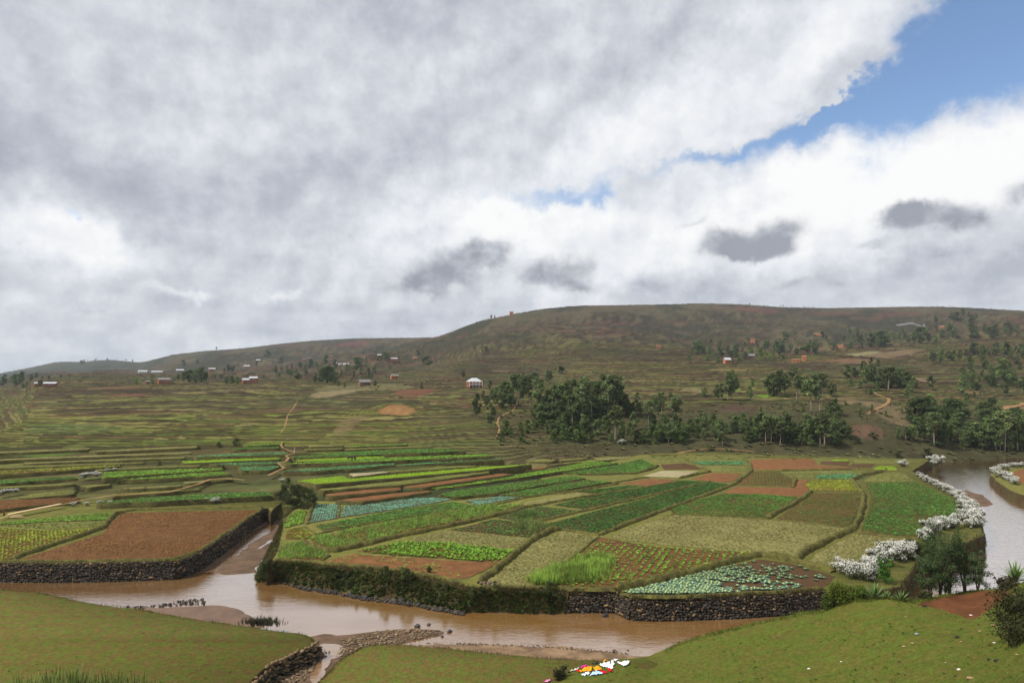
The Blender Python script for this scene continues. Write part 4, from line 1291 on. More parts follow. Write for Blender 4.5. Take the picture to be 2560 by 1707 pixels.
for lb, zn, kd, l in [
        ('straw coloured strip at the left edge above the long terraces', 1, 'stub', [(-200, 130), (300, 108), (560, 100), (560, 107), (300, 118), (-200, 140)]),
        ('olive strip between the straw terraces and the pale green one', 1, 'olive', [(-200, 222), (300, 205), (900, 185), (900, 192), (300, 214), (-200, 232)]),
        ('olive strip just above the upper long green terrace', 1, 'olive', [(600, 232), (900, 216), (1250, 205), (1250, 212), (900, 224), (610, 240)]),
        ('olive strip in front of the left edge green terrace', 1, 'olive', [(-200, 350), (0, 340), (400, 318), (470, 315), (470, 324), (400, 330), (0, 350), (-200, 360)]),
        ('straw strip beside the red bank footpath', 1, 'stub', [(1150, 312), (1300, 300), (1450, 290), (1450, 297), (1300, 308), (1160, 319)]),
        ('olive strip behind the long green strip of the plank path', 1, 'olive', [(700, 385), (900, 372), (1100, 362), (1250, 350), (1250, 358), (1100, 370), (900, 382), (710, 392)]),
        ('short bright terrace right of the big round bush', 1, 'fbright', [(1520, 80), (1740, 70), (1745, 78), (1530, 90)]),
        ('short green terrace below the big round bush', 1, 'fmid', [(1440, 100), (1740, 92), (1745, 99), (1450, 108)]),
        ('straw strip right of the upper footpath', 2, 'stub', [(430, 85), (640, 78), (650, 84), (440, 92)]),
        ('olive strip right of the upper footpath, lower one', 2, 'olive', [(400, 105), (640, 98), (640, 104), (410, 112)]),
        ('grassy strip above the topmost wide green terrace', 2, 'olive', [(660, 104), (900, 94), (1200, 86), (1200, 91), (900, 100), (670, 110)])]:
    field('grass_strip', lb, zn, l, kd)
field('soil_field', 'brown field on the far right bank across the river', 4, [(1900, 260), (2001, 225), (2300, 220), (2600, 225), (2600, 380), (2300, 370), (2001, 330)], 'red', z=-0.6)

# ---------------------------------------------------------------- bunds: grass-grown earth ridges between the plots
m_bund = mat('bund_grass', (0.135, 0.126, 0.034), 0.97, 0.55, 2.4, 0.25, 4.0, col2=(0.085, 0.076, 0.028), spec=0.05)


BUNDPTS = []


def bund(zone, lst, w=0.9, h=0.42, z=0.0, name='grass_bund', parent=None):
    line = densify([P(*s, z)[:2] for s in pts(zone, lst)], 0.5, 0.10, closed=False)
    w *= 0.82
    for p in line:
        for k_ in range(2):
            BUNDPTS.append((p[0] + random.gauss(0, w * 0.3), p[1] + random.gauss(0, w * 0.3), z + h * random.uniform(0.3, 0.8)))
    prof = [(-0.55, -0.15), (-0.42, 0.45), (-0.18, 0.95), (0.14, 1.0), (0.40, 0.55), (0.55, -0.15)]
    V, F = [], []
    n = len(line)
    for i, p in enumerate(line):
        a, b = np.array(line[max(0, i - 1)]), np.array(line[min(n - 1, i + 1)])
        t = (b - a) / (np.linalg.norm(b - a) + 1e-9)
        nx, ny = -t[1], t[0]
        kw = 0.75 + 0.6 * random.random()
        kh = (0.75 + 0.5 * vnoise(np.array([p[0] * 0.8]), np.array([p[1] * 0.8]))[0]) * (0.9 + 0.2 * random.random())
        if i in (0, n - 1):
            kh *= 0.3
        for (o, hh) in prof:
            V.append((p[0] + nx * o * w * kw, p[1] + ny * o * w * kw, z + hh * h * kh + random.uniform(-0.03, 0.03)))
    m = len(prof)
    for i in range(n - 1):
        for k in range(m - 1):
            F.append((i * m + k, (i + 1) * m + k, (i + 1) * m + k + 1, i * m + k + 1))
    return obj(name, mesh_np(name, V, np.array(F), m_bund, smooth=True), parent or island)


for zn, l, w, h in [
        (3, [(750, 642), (930, 572), (1200, 472), (1350, 415), (1480, 370), (1590, 328), (1640, 290), (1700, 245), (1690, 205), (1655, 172)], 1.1, 0.5),
        (3, [(0, 945), (170, 808), (340, 668), (440, 620), (505, 608)], 1.3, 0.7), (3, [(742, 652), (640, 735), (540, 815), (420, 900), (320, 965)], 0.6, 0.25),
        (3, [(850, 985), (1000, 955), (1200, 912), (1400, 860), (1600, 805), (1700, 780), (1760, 772), (1960, 812), (2100, 845), (2210, 875)], 1.2, 0.7),
        (4, [(575, 795), (650, 745), (760, 685), (930, 612), (975, 530), (995, 450), (1000, 400), (960, 350), (925, 303), (1000, 272), (1115, 248)], 1.2, 0.7),
        (4, [(400, 538), (480, 492), (560, 452), (640, 400), (672, 372)], 1.1, 0.6), (2, [(385, 680), (440, 715), (500, 738), (585, 748), (720, 722), (1000, 652), (1300, 592), (1560, 532), (1740, 492)], 1.2, 0.6),
        (2, [(395, 590), (440, 612), (480, 640), (520, 628), (800, 575), (1120, 524), (1480, 458)], 0.5, 0.2), (3, [(300, 575), (500, 528), (700, 482), (950, 424), (1200, 366), (1445, 310)], 0.9, 0.35),
        (3, [(0, 545), (120, 510), (260, 478), (500, 432), (740, 392), (900, 368), (1065, 342)], 0.9, 0.4), (3, [(0, 466), (120, 448), (280, 412), (450, 385), (600, 372), (760, 340), (870, 322)], 0.7, 0.3),
        (2, [(420, 575), (430, 520), (452, 462), (475, 445)], 0.9, 0.35), (2, [(618, 445), (628, 480), (615, 535)], 0.4, 0.15), (2, [(385, 690), (500, 725), (560, 775), (510, 800)], 0.6, 0.3),
        (2, [(215, 803), (400, 812), (560, 832), (800, 842), (960, 868), (1080, 884), (1250, 912), (1390, 955)], 0.9, 0.35), (3, [(0, 970), (300, 972), (560, 982), (850, 986)], 1.0, 0.3),
        (3, [(880, 1010), (950, 1026), (1100, 1030), (1300, 1026), (1600, 1016), (1900, 998), (2150, 978)], 0.8, 0.25), (3, [(1190, 514), (1500, 527), (1790, 543), (2300, 600)], 0.5, 0.2),
        (3, [(520, 612), (640, 630), (745, 645)], 0.6, 0.3), (4, [(950, 632), (1150, 650), (1330, 665)], 0.6, 0.25), (4, [(470, 243), (700, 238), (940, 235)], 0.8, 0.45), (4, [(560, 345), (575, 300), (555, 285)], 0.9, 0.6),
        (4, [(260, 160), (330, 158), (500, 160), (680, 160)], 0.9, 0.4), (3, [(640, 268), (830, 262), (980, 258), (1060, 238), (1115, 212)], 0.9, 0.5), (3, [(830, 318), (1000, 290), (1060, 286)], 0.6, 0.3),
        (3, [(1250, 290), (1340, 268), (1440, 248), (1300, 190)], 0.9, 0.5), (3, [(1060, 148), (1240, 145), (1300, 180)], 0.8, 0.4), (4, [(930, 225), (960, 232), (1060, 240), (1230, 243)], 0.5, 0.25)]:
    bund(zn, l, w, h)
for l, w, h in [([(70, 797), (280, 725), (480, 660), (640, 600), (680, 550), (720, 515), (765, 500)], 1.1, 0.55), ([(765, 500), (850, 488), (1000, 482), (1300, 478), (1640, 470)], 1.0, 0.35), ([(-100, 806), (0, 803), (400, 808), (760, 800), (1100, 790), (1250, 738), (1440, 612), (1640, 474)], 0.8, 0.2)]:
    bund(1, l, w, h, parent=leftb)
# ---------------------------------------------------------------- dry stone walls, stone by stone
m_stone = mat('wall_stone', (0.062, 0.050, 0.037), 0.92, 0.35, 5.0, 0.03, 18.0, col2=(0.034, 0.029, 0.024), spec=0.2, objrand=0.5)
m_stone2 = mat('tan_wall_stone', (0.170, 0.115, 0.062), 0.92, 0.30, 5.0, 0.03, 18.0, spec=0.2, objrand=0.4)
m_stoneA = mat('rubble_stone', rough=0.92, var=0.30, scale=6.0, bump=0.02, bscale=20.0, attr=True, spec=0.2)


def stone_proto(seed, n=7, m=4):
    r = np.random.default_rng(seed)
    V, F = ball(0.5, n, m, 0.0, 1.0)
    V = V * (1 + r.uniform(-0.25, 0.22, (len(V), 1)))
    V = np.clip(V, -0.47, 0.47) * np.array([1.06, 1.0, 1.0])
    return V, F


STONES = [stone_proto(s) for s in range(6)]
ST_ME = [[mesh_np('stone', V, [F], mm, smooth=False) for V, F in STONES] for mm in (m_stone, m_stone2)]


def place_rot(V, pos, scl, yaw, tilt):
    V = V * scl
    c, s = math.cos(tilt), math.sin(tilt)
    V = np.stack([V[:, 0] * c - V[:, 2] * s, V[:, 1], V[:, 0] * s + V[:, 2] * c], -1)
    c, s = math.cos(yaw), math.sin(yaw)
    V = np.stack([V[:, 0] * c - V[:, 1] * s, V[:, 0] * s + V[:, 1] * c, V[:, 2]], -1)
    return V + np.array(pos)


def stone_wall(label, line, zt, zb, sw, sh, batter=0.3, tan=0.25, low=0.0, nparts=300, taper=None):
    """line: world (x, y) polyline, face on its right-hand side"""
    root = empty('retaining_wall', (line[len(line) // 2][0], line[len(line) // 2][1], zb))
    tag(root, label, 'stone wall')
    L = np.array(line)
    sl = np.concatenate([[0], np.cumsum(np.linalg.norm(np.diff(L, axis=0), axis=1))])
    st = []
    z = zb
    row = 0
    while z < zt - 0.05:
        hh = sh * random.uniform(0.8, 1.25) * (1.25 if row < 2 else 1.0)
        s = random.uniform(0, sw)
        while s < sl[-1]:
            w = sw * random.choice((0.6, 0.8, 1.0, 1.0, 1.25, 1.6))
            x, y = np.interp(s + w / 2, sl, L[:, 0]), np.interp(s + w / 2, sl, L[:, 1])
            k = min(len(L) - 2, max(0, int(np.searchsorted(sl, s + w / 2)) - 1))
            t = (L[k + 1] - L[k]) / (np.linalg.norm(L[k + 1] - L[k]) + 1e-9)
            nx, ny = t[1], -t[0]
            f = (zt - z) / (zt - zb)
            off = 0.10 + batter * f + random.uniform(-0.05, 0.07)
            top = zt if taper is None else zb + (zt - zb) * np.interp(s / sl[-1], [a for a, b in taper], [b for a, b in taper])
            if z < top + random.uniform(-0.15, 0.1):
                st.append((x + nx * off, y + ny * off, z + hh / 2 + random.uniform(-0.10, 0.10), w * 1.15, sw * 0.9, hh * random.uniform(0.8, 1.45), math.atan2(t[1], t[0]) + random.uniform(-0.5, 0.5), random.uniform(-0.45, 0.45), f))
            s += w * 0.98
        z += hh * 0.93
        row += 1
    st.sort(key=lambda q_: -q_[3] * q_[5] / q_[1])
    inv = Matrix.Translation(-Vector(root.location))
    for q_ in st[:nparts]:
        v = random.randrange(6)
        o = bpy.data.objects.new('stone', ST_ME[1 if random.random() < tan * (1.2 - q_[8]) else 0][v])
        COL.objects.link(o)
        o.parent = root
        o.location = Vector(q_[:3]) - Vector(root.location)
        o.rotation_euler = (0, q_[7], q_[6])
        o.scale = (q_[3], q_[4], q_[5])
    Vs, Fs, Cs, b = [], [], [], 0
    for q_ in st[nparts:]:
        V, F = STONES[random.randrange(6)]
        A = place_rot(V, q_[:3], np.array(q_[3:6]), q_[6], q_[7]) - np.array(root.location)
        Vs.append(A)
        Fs.append(F + b)
        b += len(V)
        c = np.array((0.170, 0.115, 0.062) if random.random() < tan * (1.2 - q_[8]) else (0.054, 0.044, 0.033)) * random.uniform(0.5, 1.4)
        Cs.append(np.tile(c, (len(V), 1)))
    if Vs:
        o = obj('small_stones', mesh_np('small_stones', np.concatenate(Vs), np.concatenate(Fs), m_stoneA, cols=np.concatenate(Cs)), root)
        o['kind'] = 'stuff'
    return root


stone_wall('dark dry stone wall holding up the brown ploughed field', W(1, [(-260, 814), (0, 814), (400, 817), (760, 810), (1100, 800), (1180, 777), (1250, 747), (1440, 622), (1560, 532), (1640, 478), (1680, 473)]), -0.15, -2.75, 0.38, 0.22, 0.42, 0.14)
stone_wall('long curved dry stone wall below the cabbages', W(2, [(1330, 938), (1400, 958)]) + W(3, [(0, 974), (300, 978), (560, 987), (850, 987), (950, 1030), (1100, 1034), (1300, 1030), (1600, 1020), (1900, 1002), (2150, 982)]), -0.12, -2.8, 0.38, 0.23, 0.40, 0.18,
           taper=[(0, 0.35), (0.10, 0.35), (0.22, 0.5), (0.29, 0.52), (0.34, 0.9), (0.42, 0.95), (0.5, 0.9), (1, 0.97)])
stone_wall('broken tan stone wall along the near ditch', W(1, [(1540, 1640), (1560, 1568), (1610, 1510), (1690, 1440), (1780, 1400), (1900, 1350), (1978, 1312)], -0.9), -1.0, -2.7, 0.42, 0.24, 0.55, 0.75, nparts=300)

# boulders and gravel
m_rock = mat('river_rock', (0.060, 0.055, 0.052), 0.7, 0.4, 3.0, 0.05, 8.0, col2=(0.030, 0.028, 0.027), spec=0.4)
ROCK = [mesh_np('boulder', *(lambda v: (v[0], [v[1]]))(stone_proto(40 + s, 9, 6)), m_rock, smooth=True) for s in range(4)]


def boulder(zone, X, Y, wpx, label, z=WATER_Z, flat=0.6):
    sx, sy = Zc(zone)(X, Y)
    x, y, _ = P(sx, sy, z)
    k = {2: 2.501, 3: 2.501, 1: 2.501, 4: 2.501, 14: 4.2, 15: 9.8}[zone]
    w = wpx / k * y / F_PX
    o = obj('boulder', ROCK[random.randrange(4)])
    o.location = (x, y, z + 0.15 * w)
    o.scale = (w, w * 0.8, w * flat)
    o.rotation_euler = (0, 0, random.uniform(0, 6))
    tag(o, label, 'boulder', 'boulders in and beside the river')


for i, (zn, X, Y, w, lb) in enumerate([
        (2, 960, 1060, 46, 'dark boulder at the foot of the grassy bank, leftmost of the three big ones'), (2, 1010, 1055, 50, 'dark boulder at the foot of the grassy bank, middle of the three big ones'), (2, 1070, 1062, 48, 'dark boulder at the foot of the grassy bank, rightmost of the three big ones'),
        (2, 1430, 1118, 56, 'big dark boulder in the rapids at the wall foot'), (2, 1180, 1204, 26, 'small dark rock in midstream off the gravel bar'), (2, 1110, 1216, 40, 'flat dark rock beside the gravel bar tip'), (2, 1310, 1248, 34, 'dark rock past the tip of the gravel bar'), (2, 1265, 1278, 22, 'pale round rock at the tip of the gravel bar'),
        (3, 840, 1372, 34, 'dark shrubby rock on the sandy shore below the laundry'), (3, 925, 1364, 14, 'small dark stone in the water off the sandy shore'), (2, 180, 1056, 14, 'lone dark stone in the calm pool'), (3, 1270, 1165, 40, 'largest rounded rock at the foot of the curved wall'), (3, 640, 1128, 36, 'dark rock at the left part of the curved wall'), (3, 780, 1150, 44, 'flat dark rock in the water by the curved wall'),
        (3, 1520, 1142, 40, 'grey boulder at the right part of the curved wall'), (3, 1740, 1138, 46, 'broad dark boulder near the right end of the curved wall'), (3, 1400, 1158, 34, 'brownish rock in the water by the curved wall'), (2, 790, 1035, 40, 'dark rock under the grassy bank'), (2, 690, 1010, 36, 'dark rock at the left foot of the grassy bank')]):
    boulder(zn, X, Y, w, lb)


def gravel(name, label, zone, poly, n, z, smin, smax, pal):
    ps = np.array(pts(zone, poly))
    lo, hi = ps.min(0), ps.max(0)
    Vs, Fs, Cs, b = [], [], [], 0
    c = 0
    while c < n:
        s = lo + RNG.random(2) * (hi - lo)
        if not inpoly(s[None], ps)[0]:
            continue
        c += 1
        p = P(s[0], s[1], z)
        w = smin + (smax - smin) * RNG.random() ** 3
        V, F = STONES[RNG.integers(0, 6)]
        Vs.append(place_rot(V, (p[0], p[1], z + w * 0.15), np.array([w, w * RNG.uniform(0.6, 0.9), w * 0.6]), RNG.uniform(0, 6), RNG.uniform(-0.3, 0.3)))
        Fs.append(F + b)
        b += len(V)
        Cs.append(np.tile(np.array(pal[RNG.integers(0, len(pal))]) * RNG.uniform(0.6, 1.3), (len(V), 1)))
    o = obj(name, mesh_np(name, np.concatenate(Vs), np.concatenate(Fs), m_stoneA, cols=np.concatenate(Cs)))
    tag(o, label, kind='stuff')


TANS = [(0.20, 0.14, 0.08), (0.15, 0.10, 0.06), (0.10, 0.075, 0.05), (0.24, 0.18, 0.11)]
gravel('gravel', 'tan gravel and cobbles on the bar by the ditch', 2, [(640, 1300), (800, 1255), (1000, 1232), (1240, 1240), (1240, 1262), (1060, 1305), (880, 1330), (700, 1380), (640, 1420), (600, 1400)], 900, -2.42, 0.10, 0.42, TANS)
gravel('gravel', 'stones along the water edge of the sandy shore', 2, [(1100, 1318), (1500, 1318), (2000, 1338), (2440, 1378), (2440, 1392), (2000, 1352), (1500, 1330)], 350, -2.40, 0.06, 0.3, TANS)
gravel('gravel', 'dark wet pebbles at the upstream edge of the sand bar', 1, [(770, 1092), (950, 1082), (1130, 1050), (1270, 1042), (1290, 1075), (1100, 1085), (900, 1102)], 240, -2.46, 0.10, 0.38, [(0.05, 0.05, 0.048), (0.09, 0.07, 0.05), (0.035, 0.035, 0.034)])
gravel('gravel', 'dark cobbles at the foot of the ploughed field wall', 1, [(0, 905), (600, 900), (1100, 895), (1200, 880), (1200, 905), (1000, 920), (0, 925)], 420, -2.5, 0.12, 0.45, [(0.05, 0.05, 0.048), (0.08, 0.065, 0.05)])
gravel('gravel', 'loose cobbles in the bottom of the near ditch', 1, [(1990, 1320), (2070, 1380), (1990, 1450), (1900, 1568), (1700, 1568), (1800, 1460), (1920, 1380)], 420, -2.42, 0.12, 0.42, TANS)
gravel('gravel', 'dark wet rubble along the foot of the grassy bank', 2, [(250, 940), (420, 975), (600, 998), (760, 1030), (900, 1046), (1050, 1066), (1200, 1092), (1400, 1130), (1400, 1146), (1200, 1110), (1050, 1082), (900, 1064), (760, 1048), (600, 1014), (420, 992)], 520, -2.45, 0.18, 0.62, [(0.05, 0.046, 0.04), (0.07, 0.058, 0.045), (0.035, 0.034, 0.032)])
gravel('gravel', 'heap of pale stones on the stubble by the wall', 3, [(0, 940), (60, 932), (130, 938), (130, 962), (20, 962)], 70, 0.06, 0.2, 0.5, TANS)
# ---------------------------------------------------------------- trees and shrubs
m_crown = mat('tree_leaves', rough=0.75, var=0.15, scale=0.8, attr=True, spec=0.12, trans=0.30, objrand=0.35)
m_trunk = mat('eucalyptus_bark', (0.260, 0.215, 0.165), 0.9, 0.35, 1.5, 0.02, 8.0, spec=0.1)
m_trunkd = mat('dark_bark', (0.085, 0.066, 0.048), 0.95, 0.35, 1.5, 0.02, 8.0, spec=0.1)


def leaves(clumps, n, size, col, rng, flat=0.0, hue=0.10):
    """leaf-sized faces spread through clumps [(centre, radii, weight)]; tone differs at random by clump and by leaf"""
    w = np.array([c[2] for c in clumps], float)
    which = rng.choice(len(clumps), n, p=w / w.sum())
    C = np.array([c[0] for c in clumps])[which]
    R = np.array([c[1] for c in clumps])[which]
    d = rng.normal(0, 1, (n, 3))
    d /= np.linalg.norm(d, axis=1)[:, None]
    r = rng.random((n, 1)) ** 0.45
    p = C + d * r * R
    a = rng.normal(0, 1, (n, 3))
    a[:, 2] -= flat
    a /= np.linalg.norm(a, axis=1)[:, None]
    b = np.cross(a, rng.normal(0, 1, (n, 3)))
    b /= np.linalg.norm(b, axis=1)[:, None]
    s = size * rng.uniform(0.6, 1.4, (n, 1))
    V = np.stack([p - a * s * 0.5, p + b * s * 0.32, p + a * s * 0.5, p - b * s * 0.32], 1).reshape(-1, 3)
    F = np.arange(4 * n).reshape(n, 4)
    cl = rng.uniform(0.75, 1.3, len(clumps))[which][:, None]
    c = np.array(col)[None] * cl * rng.uniform(0.75, 1.25, (n, 1)) * (1 + rng.normal(0, hue, (n, 3)))
    return V, F, np.clip(np.repeat(c, 4, 0), 0, 1)


def make_tree(kind, seed):
    """returns (trunk mesh, crown mesh) for a tree 10 m tall"""
    rng = np.random.default_rng(seed)
    rd = random.Random(seed)
    H = 10.0
    lean = (rd.uniform(-0.5, 0.5), rd.uniform(-0.5, 0.5))
    spec = {  # crown base, top radius, clumps, leaves, leaf size, colour, trunk radius
        'euc': (0.24, 1.6, 20, 1900, 0.50, (0.140, 0.182, 0.066), 0.12), 'euct': (0.52, 1.6, 15, 1300, 0.50, (0.145, 0.178, 0.068), 0.12),
        'round': (0.16, 3.0, 24, 2200, 0.58, (0.100, 0.135, 0.048), 0.24), 'bush': (0.0, 2.6, 18, 1500, 0.60, (0.115, 0.170, 0.048), 0.16),
        'scrub': (0.0, 4.6, 20, 1300, 0.80, (0.070, 0.085, 0.030), 0.16), 'lime': (0.05, 2.6, 14, 1100, 0.6, (0.140, 0.205, 0.035), 0.14)}[kind]
    cb, cr, nc, nl, ls, col, tr = spec
    mb = MB()
    path = [(lean[0] * t * t, lean[1] * t * t + 0.12 * math.sin(3 * t + seed), H * 0.97 * t) for t in np.linspace(0, 1, 7)]
    mb.tube(path, [tr * (1.25 - 1.1 * t) for t in np.linspace(0, 1, 7)], 6)
    clumps = []
    for i in range(nc):
        t = cb + (0.97 - cb) * (i + rd.random()) / nc
        a = rd.uniform(0, 6.28)
        tt = (t - cb) / (1 - cb + 1e-6)
        env = cr * (math.sin(math.pi * min(1, 0.12 + 0.86 * tt)) ** 0.7) * rd.uniform(0.35, 1.0)
        c0 = (np.interp(t, np.linspace(0, 1, 7), [p[0] for p in path]), np.interp(t, np.linspace(0, 1, 7), [p[1] for p in path]))
        c = (c0[0] + env * math.cos(a), c0[1] + env * math.sin(a), H * t)
        rr = cr * rd.uniform(0.28, 0.52)
        clumps.append((c, (rr, rr, rr * (0.85 if kind != 'euc' else 1.2)), rr ** 2))
        z0 = max(0.05, t - 0.13) * H
        mb.tube([(c0[0] * 0.9, c0[1] * 0.9, z0), ((c0[0] + c[0]) / 2, (c0[1] + c[1]) / 2, (z0 + c[2]) / 2), c], [tr * 0.34, tr * 0.22, tr * 0.08], 4)
    clumps.append(((path[-1][0], path[-1][1], H * 0.95), (cr * 0.4, cr * 0.4, H * 0.05), cr))
    V, F, C = leaves(clumps, nl, ls, col, rng, 0.5 if kind.startswith('euc') else 0)
    V[:, 2] = np.maximum(V[:, 2], 0.02)
    return (mb.mesh('trunk', m_trunk if kind.startswith('euc') else m_trunkd, smooth=True), mesh_np('crown', V, F, m_crown, cols=C))


TREES = {k: [make_tree(k, 100 * i + s) for s in range(4)] for i, k in enumerate(('euc', 'euct', 'round', 'bush', 'scrub', 'lime'))}
TNAME = {'euc': 'eucalyptus_tree', 'euct': 'eucalyptus_tree', 'round': 'broadleaf_tree', 'bush': 'young_tree', 'scrub': 'shrub', 'lime': 'leafy_shrub'}
TCAT = {'euc': 'tree', 'euct': 'tree', 'round': 'tree', 'bush': 'tree', 'scrub': 'shrub', 'lime': 'shrub'}
KZ = {1: 2.501, 2: 2.501, 3: 2.501, 4: 2.501, 5: 2.6133, 6: 2.6133, 7: 2.6133, 8: 4.3556, 9: 4.9, 10: 4.9, 11: 2.7349, 12: 3.675, 13: 3.675, 14: 4.2, 15: 9.8, 0: 1.0}


def put_tree(kind, loc, h, label, group=None, wide=1.0):
    t, c = TREES[kind][random.randrange(4)]
    r = empty(TNAME[kind], loc, random.uniform(0, 6.28))
    r.scale = (h / 10 * wide, h / 10 * wide, h / 10)
    obj('trunk', t, r)
    obj('crown', c, r)
    tag(r, label, TCAT[kind], group)
    return r


ORD = ['first', 'second', 'third', 'fourth', 'fifth', 'sixth', 'seventh', 'eighth', 'ninth', 'tenth', 'eleventh', 'twelfth', 'thirteenth', 'fourteenth', 'fifteenth', 'sixteenth', 'seventeenth', 'eighteenth', 'nineteenth', 'twentieth'] + ['%dth' % i for i in range(21, 60)]


def grove(zone, lst, group, place):
    """lst of (X, Ybase, height in crop pixels, kind); each tree is told from its like by its order from the left"""
    by = {}
    for it in lst:
        X, Y, hpx = it[:3]
        kind = it[3] if len(it) > 3 else 'euc'
        by.setdefault(kind, []).append((X, Y, hpx))
    for kind, its in by.items():
        its.sort()
        for n, (X, Y, hpx) in enumerate(its):
            g = ground(*Zc(zone)(X, Y))
            h = hpx / KZ[zone] * g[1] / F_PX
            lb = KINDL[kind] + ' ' + place
            if len(its) > 1:
                lb += ', leftmost' if n == 0 else ', rightmost' if n == len(its) - 1 else ', %s from left' % ORD[n]
            put_tree(kind, (g[0], g[1], g[2] - 0.15), h * 1.06, lb, group, random.uniform(1.15, 1.5))


KINDL = {'euc': 'slender leafy eucalyptus', 'euct': 'tall bare trunked eucalyptus', 'round': 'dark rounded tree', 'bush': 'bushy young tree', 'scrub': 'dark spreading shrub', 'lime': 'bright yellow green shrub'}


def L6(a):
    return a


grove(8, [(195, 740, 260), (65, 640, 260), (30, 560, 130), (130, 470, 130), (160, 520, 130), (215, 430, 110, 'round'), (200, 330, 110)], 'trees left of the grove path', L6('left of the grove path'))
grove(8, [(505, 500, 340, 'euct'), (330, 470, 230), (400, 520, 240), (270, 520, 210), (560, 460, 260), (620, 400, 220), (700, 360, 170), (830, 260, 140), (860, 240, 120), (965, 240, 165, 'euct'), (760, 300, 90, 'round'), (630, 530, 180, 'euct'),
          (450, 420, 250), (380, 430, 180, 'round'), (480, 330, 170, 'round'), (310, 400, 150), (530, 380, 180), (590, 300, 130), (680, 250, 110, 'round'), (350, 540, 130, 'round'), (430, 500, 130, 'round'), (240, 460, 130), (560, 250, 110)], 'trees at the upper left of the grove', L6('at the upper left of the grove'))
grove(8, [(730, 690, 200), (760, 600, 330), (830, 620, 280), (900, 640, 300), (920, 690, 220), (980, 620, 340), (1050, 640, 300), (1090, 735, 340, 'euct'), (1130, 660, 330), (1190, 715, 400, 'euct'), (1240, 640, 350), (1300, 680, 430, 'euct'), (1350, 600, 330),
          (1410, 530, 290, 'euct'), (1430, 320, 160, 'round'), (1480, 640, 410), (1555, 640, 450, 'euct'), (1590, 600, 340), (1660, 600, 210), (1020, 560, 300), (1100, 520, 290), (1250, 470, 270), (1330, 470, 230), (1200, 480, 260), (880, 540, 260), (1540, 560, 340),
          (780, 680, 180, 'round'), (860, 680, 190, 'round'), (980, 700, 200, 'round'), (1060, 700, 200, 'round'), (1140, 700, 200, 'round'), (1220, 680, 190, 'round'), (1300, 620, 220, 'round'), (1380, 640, 230, 'round'), (1440, 620, 200, 'round'), (940, 500, 220), (1180, 400, 180), (1060, 420, 190), (1500, 480, 260), (700, 640, 150, 'round')],
      'trees in the heart of the grove', L6('in the heart of the dense grove'))
grove(8, [(370, 810, 150, 'bush'), (330, 890, 110, 'bush'), (430, 830, 90, 'bush'), (520, 760, 90, 'bush'), (600, 790, 140, 'bush'), (680, 760, 110, 'bush'), (550, 890, 110, 'bush'), (820, 790, 100, 'bush'), (960, 800, 170), (1000, 860, 160, 'bush'), (1080, 880, 140, 'bush'),
          (1220, 780, 180), (1130, 890, 130, 'bush'), (1210, 900, 130, 'bush'), (1360, 860, 200), (1380, 740, 110), (1480, 830, 170), (1565, 910, 400, 'euct'), (1600, 900, 120, 'bush'), (1510, 880, 80, 'bush'), (1660, 890, 120, 'bush'), (900, 880, 110, 'bush'), (730, 740, 90, 'bush'), (1290, 880, 100, 'bush')],
      'trees along the lower edge of the grove', L6('along the lower edge of the grove'))
grove(8, [(1720, 860, 180), (1760, 770, 200), (1790, 900, 140, 'bush'), (1870, 890, 130, 'bush'), (1940, 880, 150), (2000, 900, 130, 'bush'), (2080, 890, 160), (2140, 900, 200), (2200, 900, 150), (2280, 900, 140, 'bush'), (2330, 880, 170),
          (1690, 590, 150, 'round'), (1790, 600, 170), (1850, 600, 150), (1925, 745, 290, 'euct'), (2065, 610, 250, 'euct'), (2030, 590, 200), (1960, 560, 160), (2160, 430, 80, 'round'), (2222, 760, 360, 'euct'), (2110, 700, 90, 'bush'), (1800, 430, 80, 'bush'), (2040, 540, 150, 'round'), (1740, 620, 140)],
      'trees right of the grove', L6('on the slope right of the grove'))
grove(9, [(690, 640, 100, 'bush'), (900, 690, 200), (975, 700, 340), (1030, 690, 340), (870, 660, 160, 'round'), (1250, 690, 170), (1060, 600, 220)], 'trees around the dark clump above the red cut', L6('above the dark red cut'))
grove(9, [(1540, 640, 260, 'round'), (1600, 650, 310), (1480, 650, 260), (1680, 620, 250), (1790, 430, 150, 'round'), (1820, 715, 330, 'euct'), (1850, 640, 240), (2000, 850, 400, 'euct'), (2100, 860, 350, 'euct'), (2060, 600, 230, 'round'), (2140, 710, 330, 'euct'), (2250, 650, 170), (2280, 620, 130), (1280, 510, 90, 'bush'), (1570, 560, 190), (1740, 560, 150), (1950, 600, 190, 'round')],
      'cluster of trees in the middle of the right slope', L6('in the middle cluster of the right slope'))
grove(9, [(670, 970, 140), (770, 960, 100), (880, 1180, 250), (910, 1260, 190, 'euct'), (860, 1240, 180), (690, 1180, 140), (50, 1180, 200), (130, 1190, 180), (200, 1180, 190), (270, 1180, 210), (350, 1190, 160), (430, 1190, 170), (510, 1190, 150), (190, 960, 100, 'bush'), (960, 1340, 70, 'bush'), (725, 1310, 80, 'lime'), (1080, 1040, 110), (1060, 950, 100), (1170, 1030, 90), (790, 1100, 140), (600, 1150, 120, 'bush'), (340, 1060, 170, 'euct')],
      'trees on the lower slope beside the grove', L6('low on the slope beside the grove'))
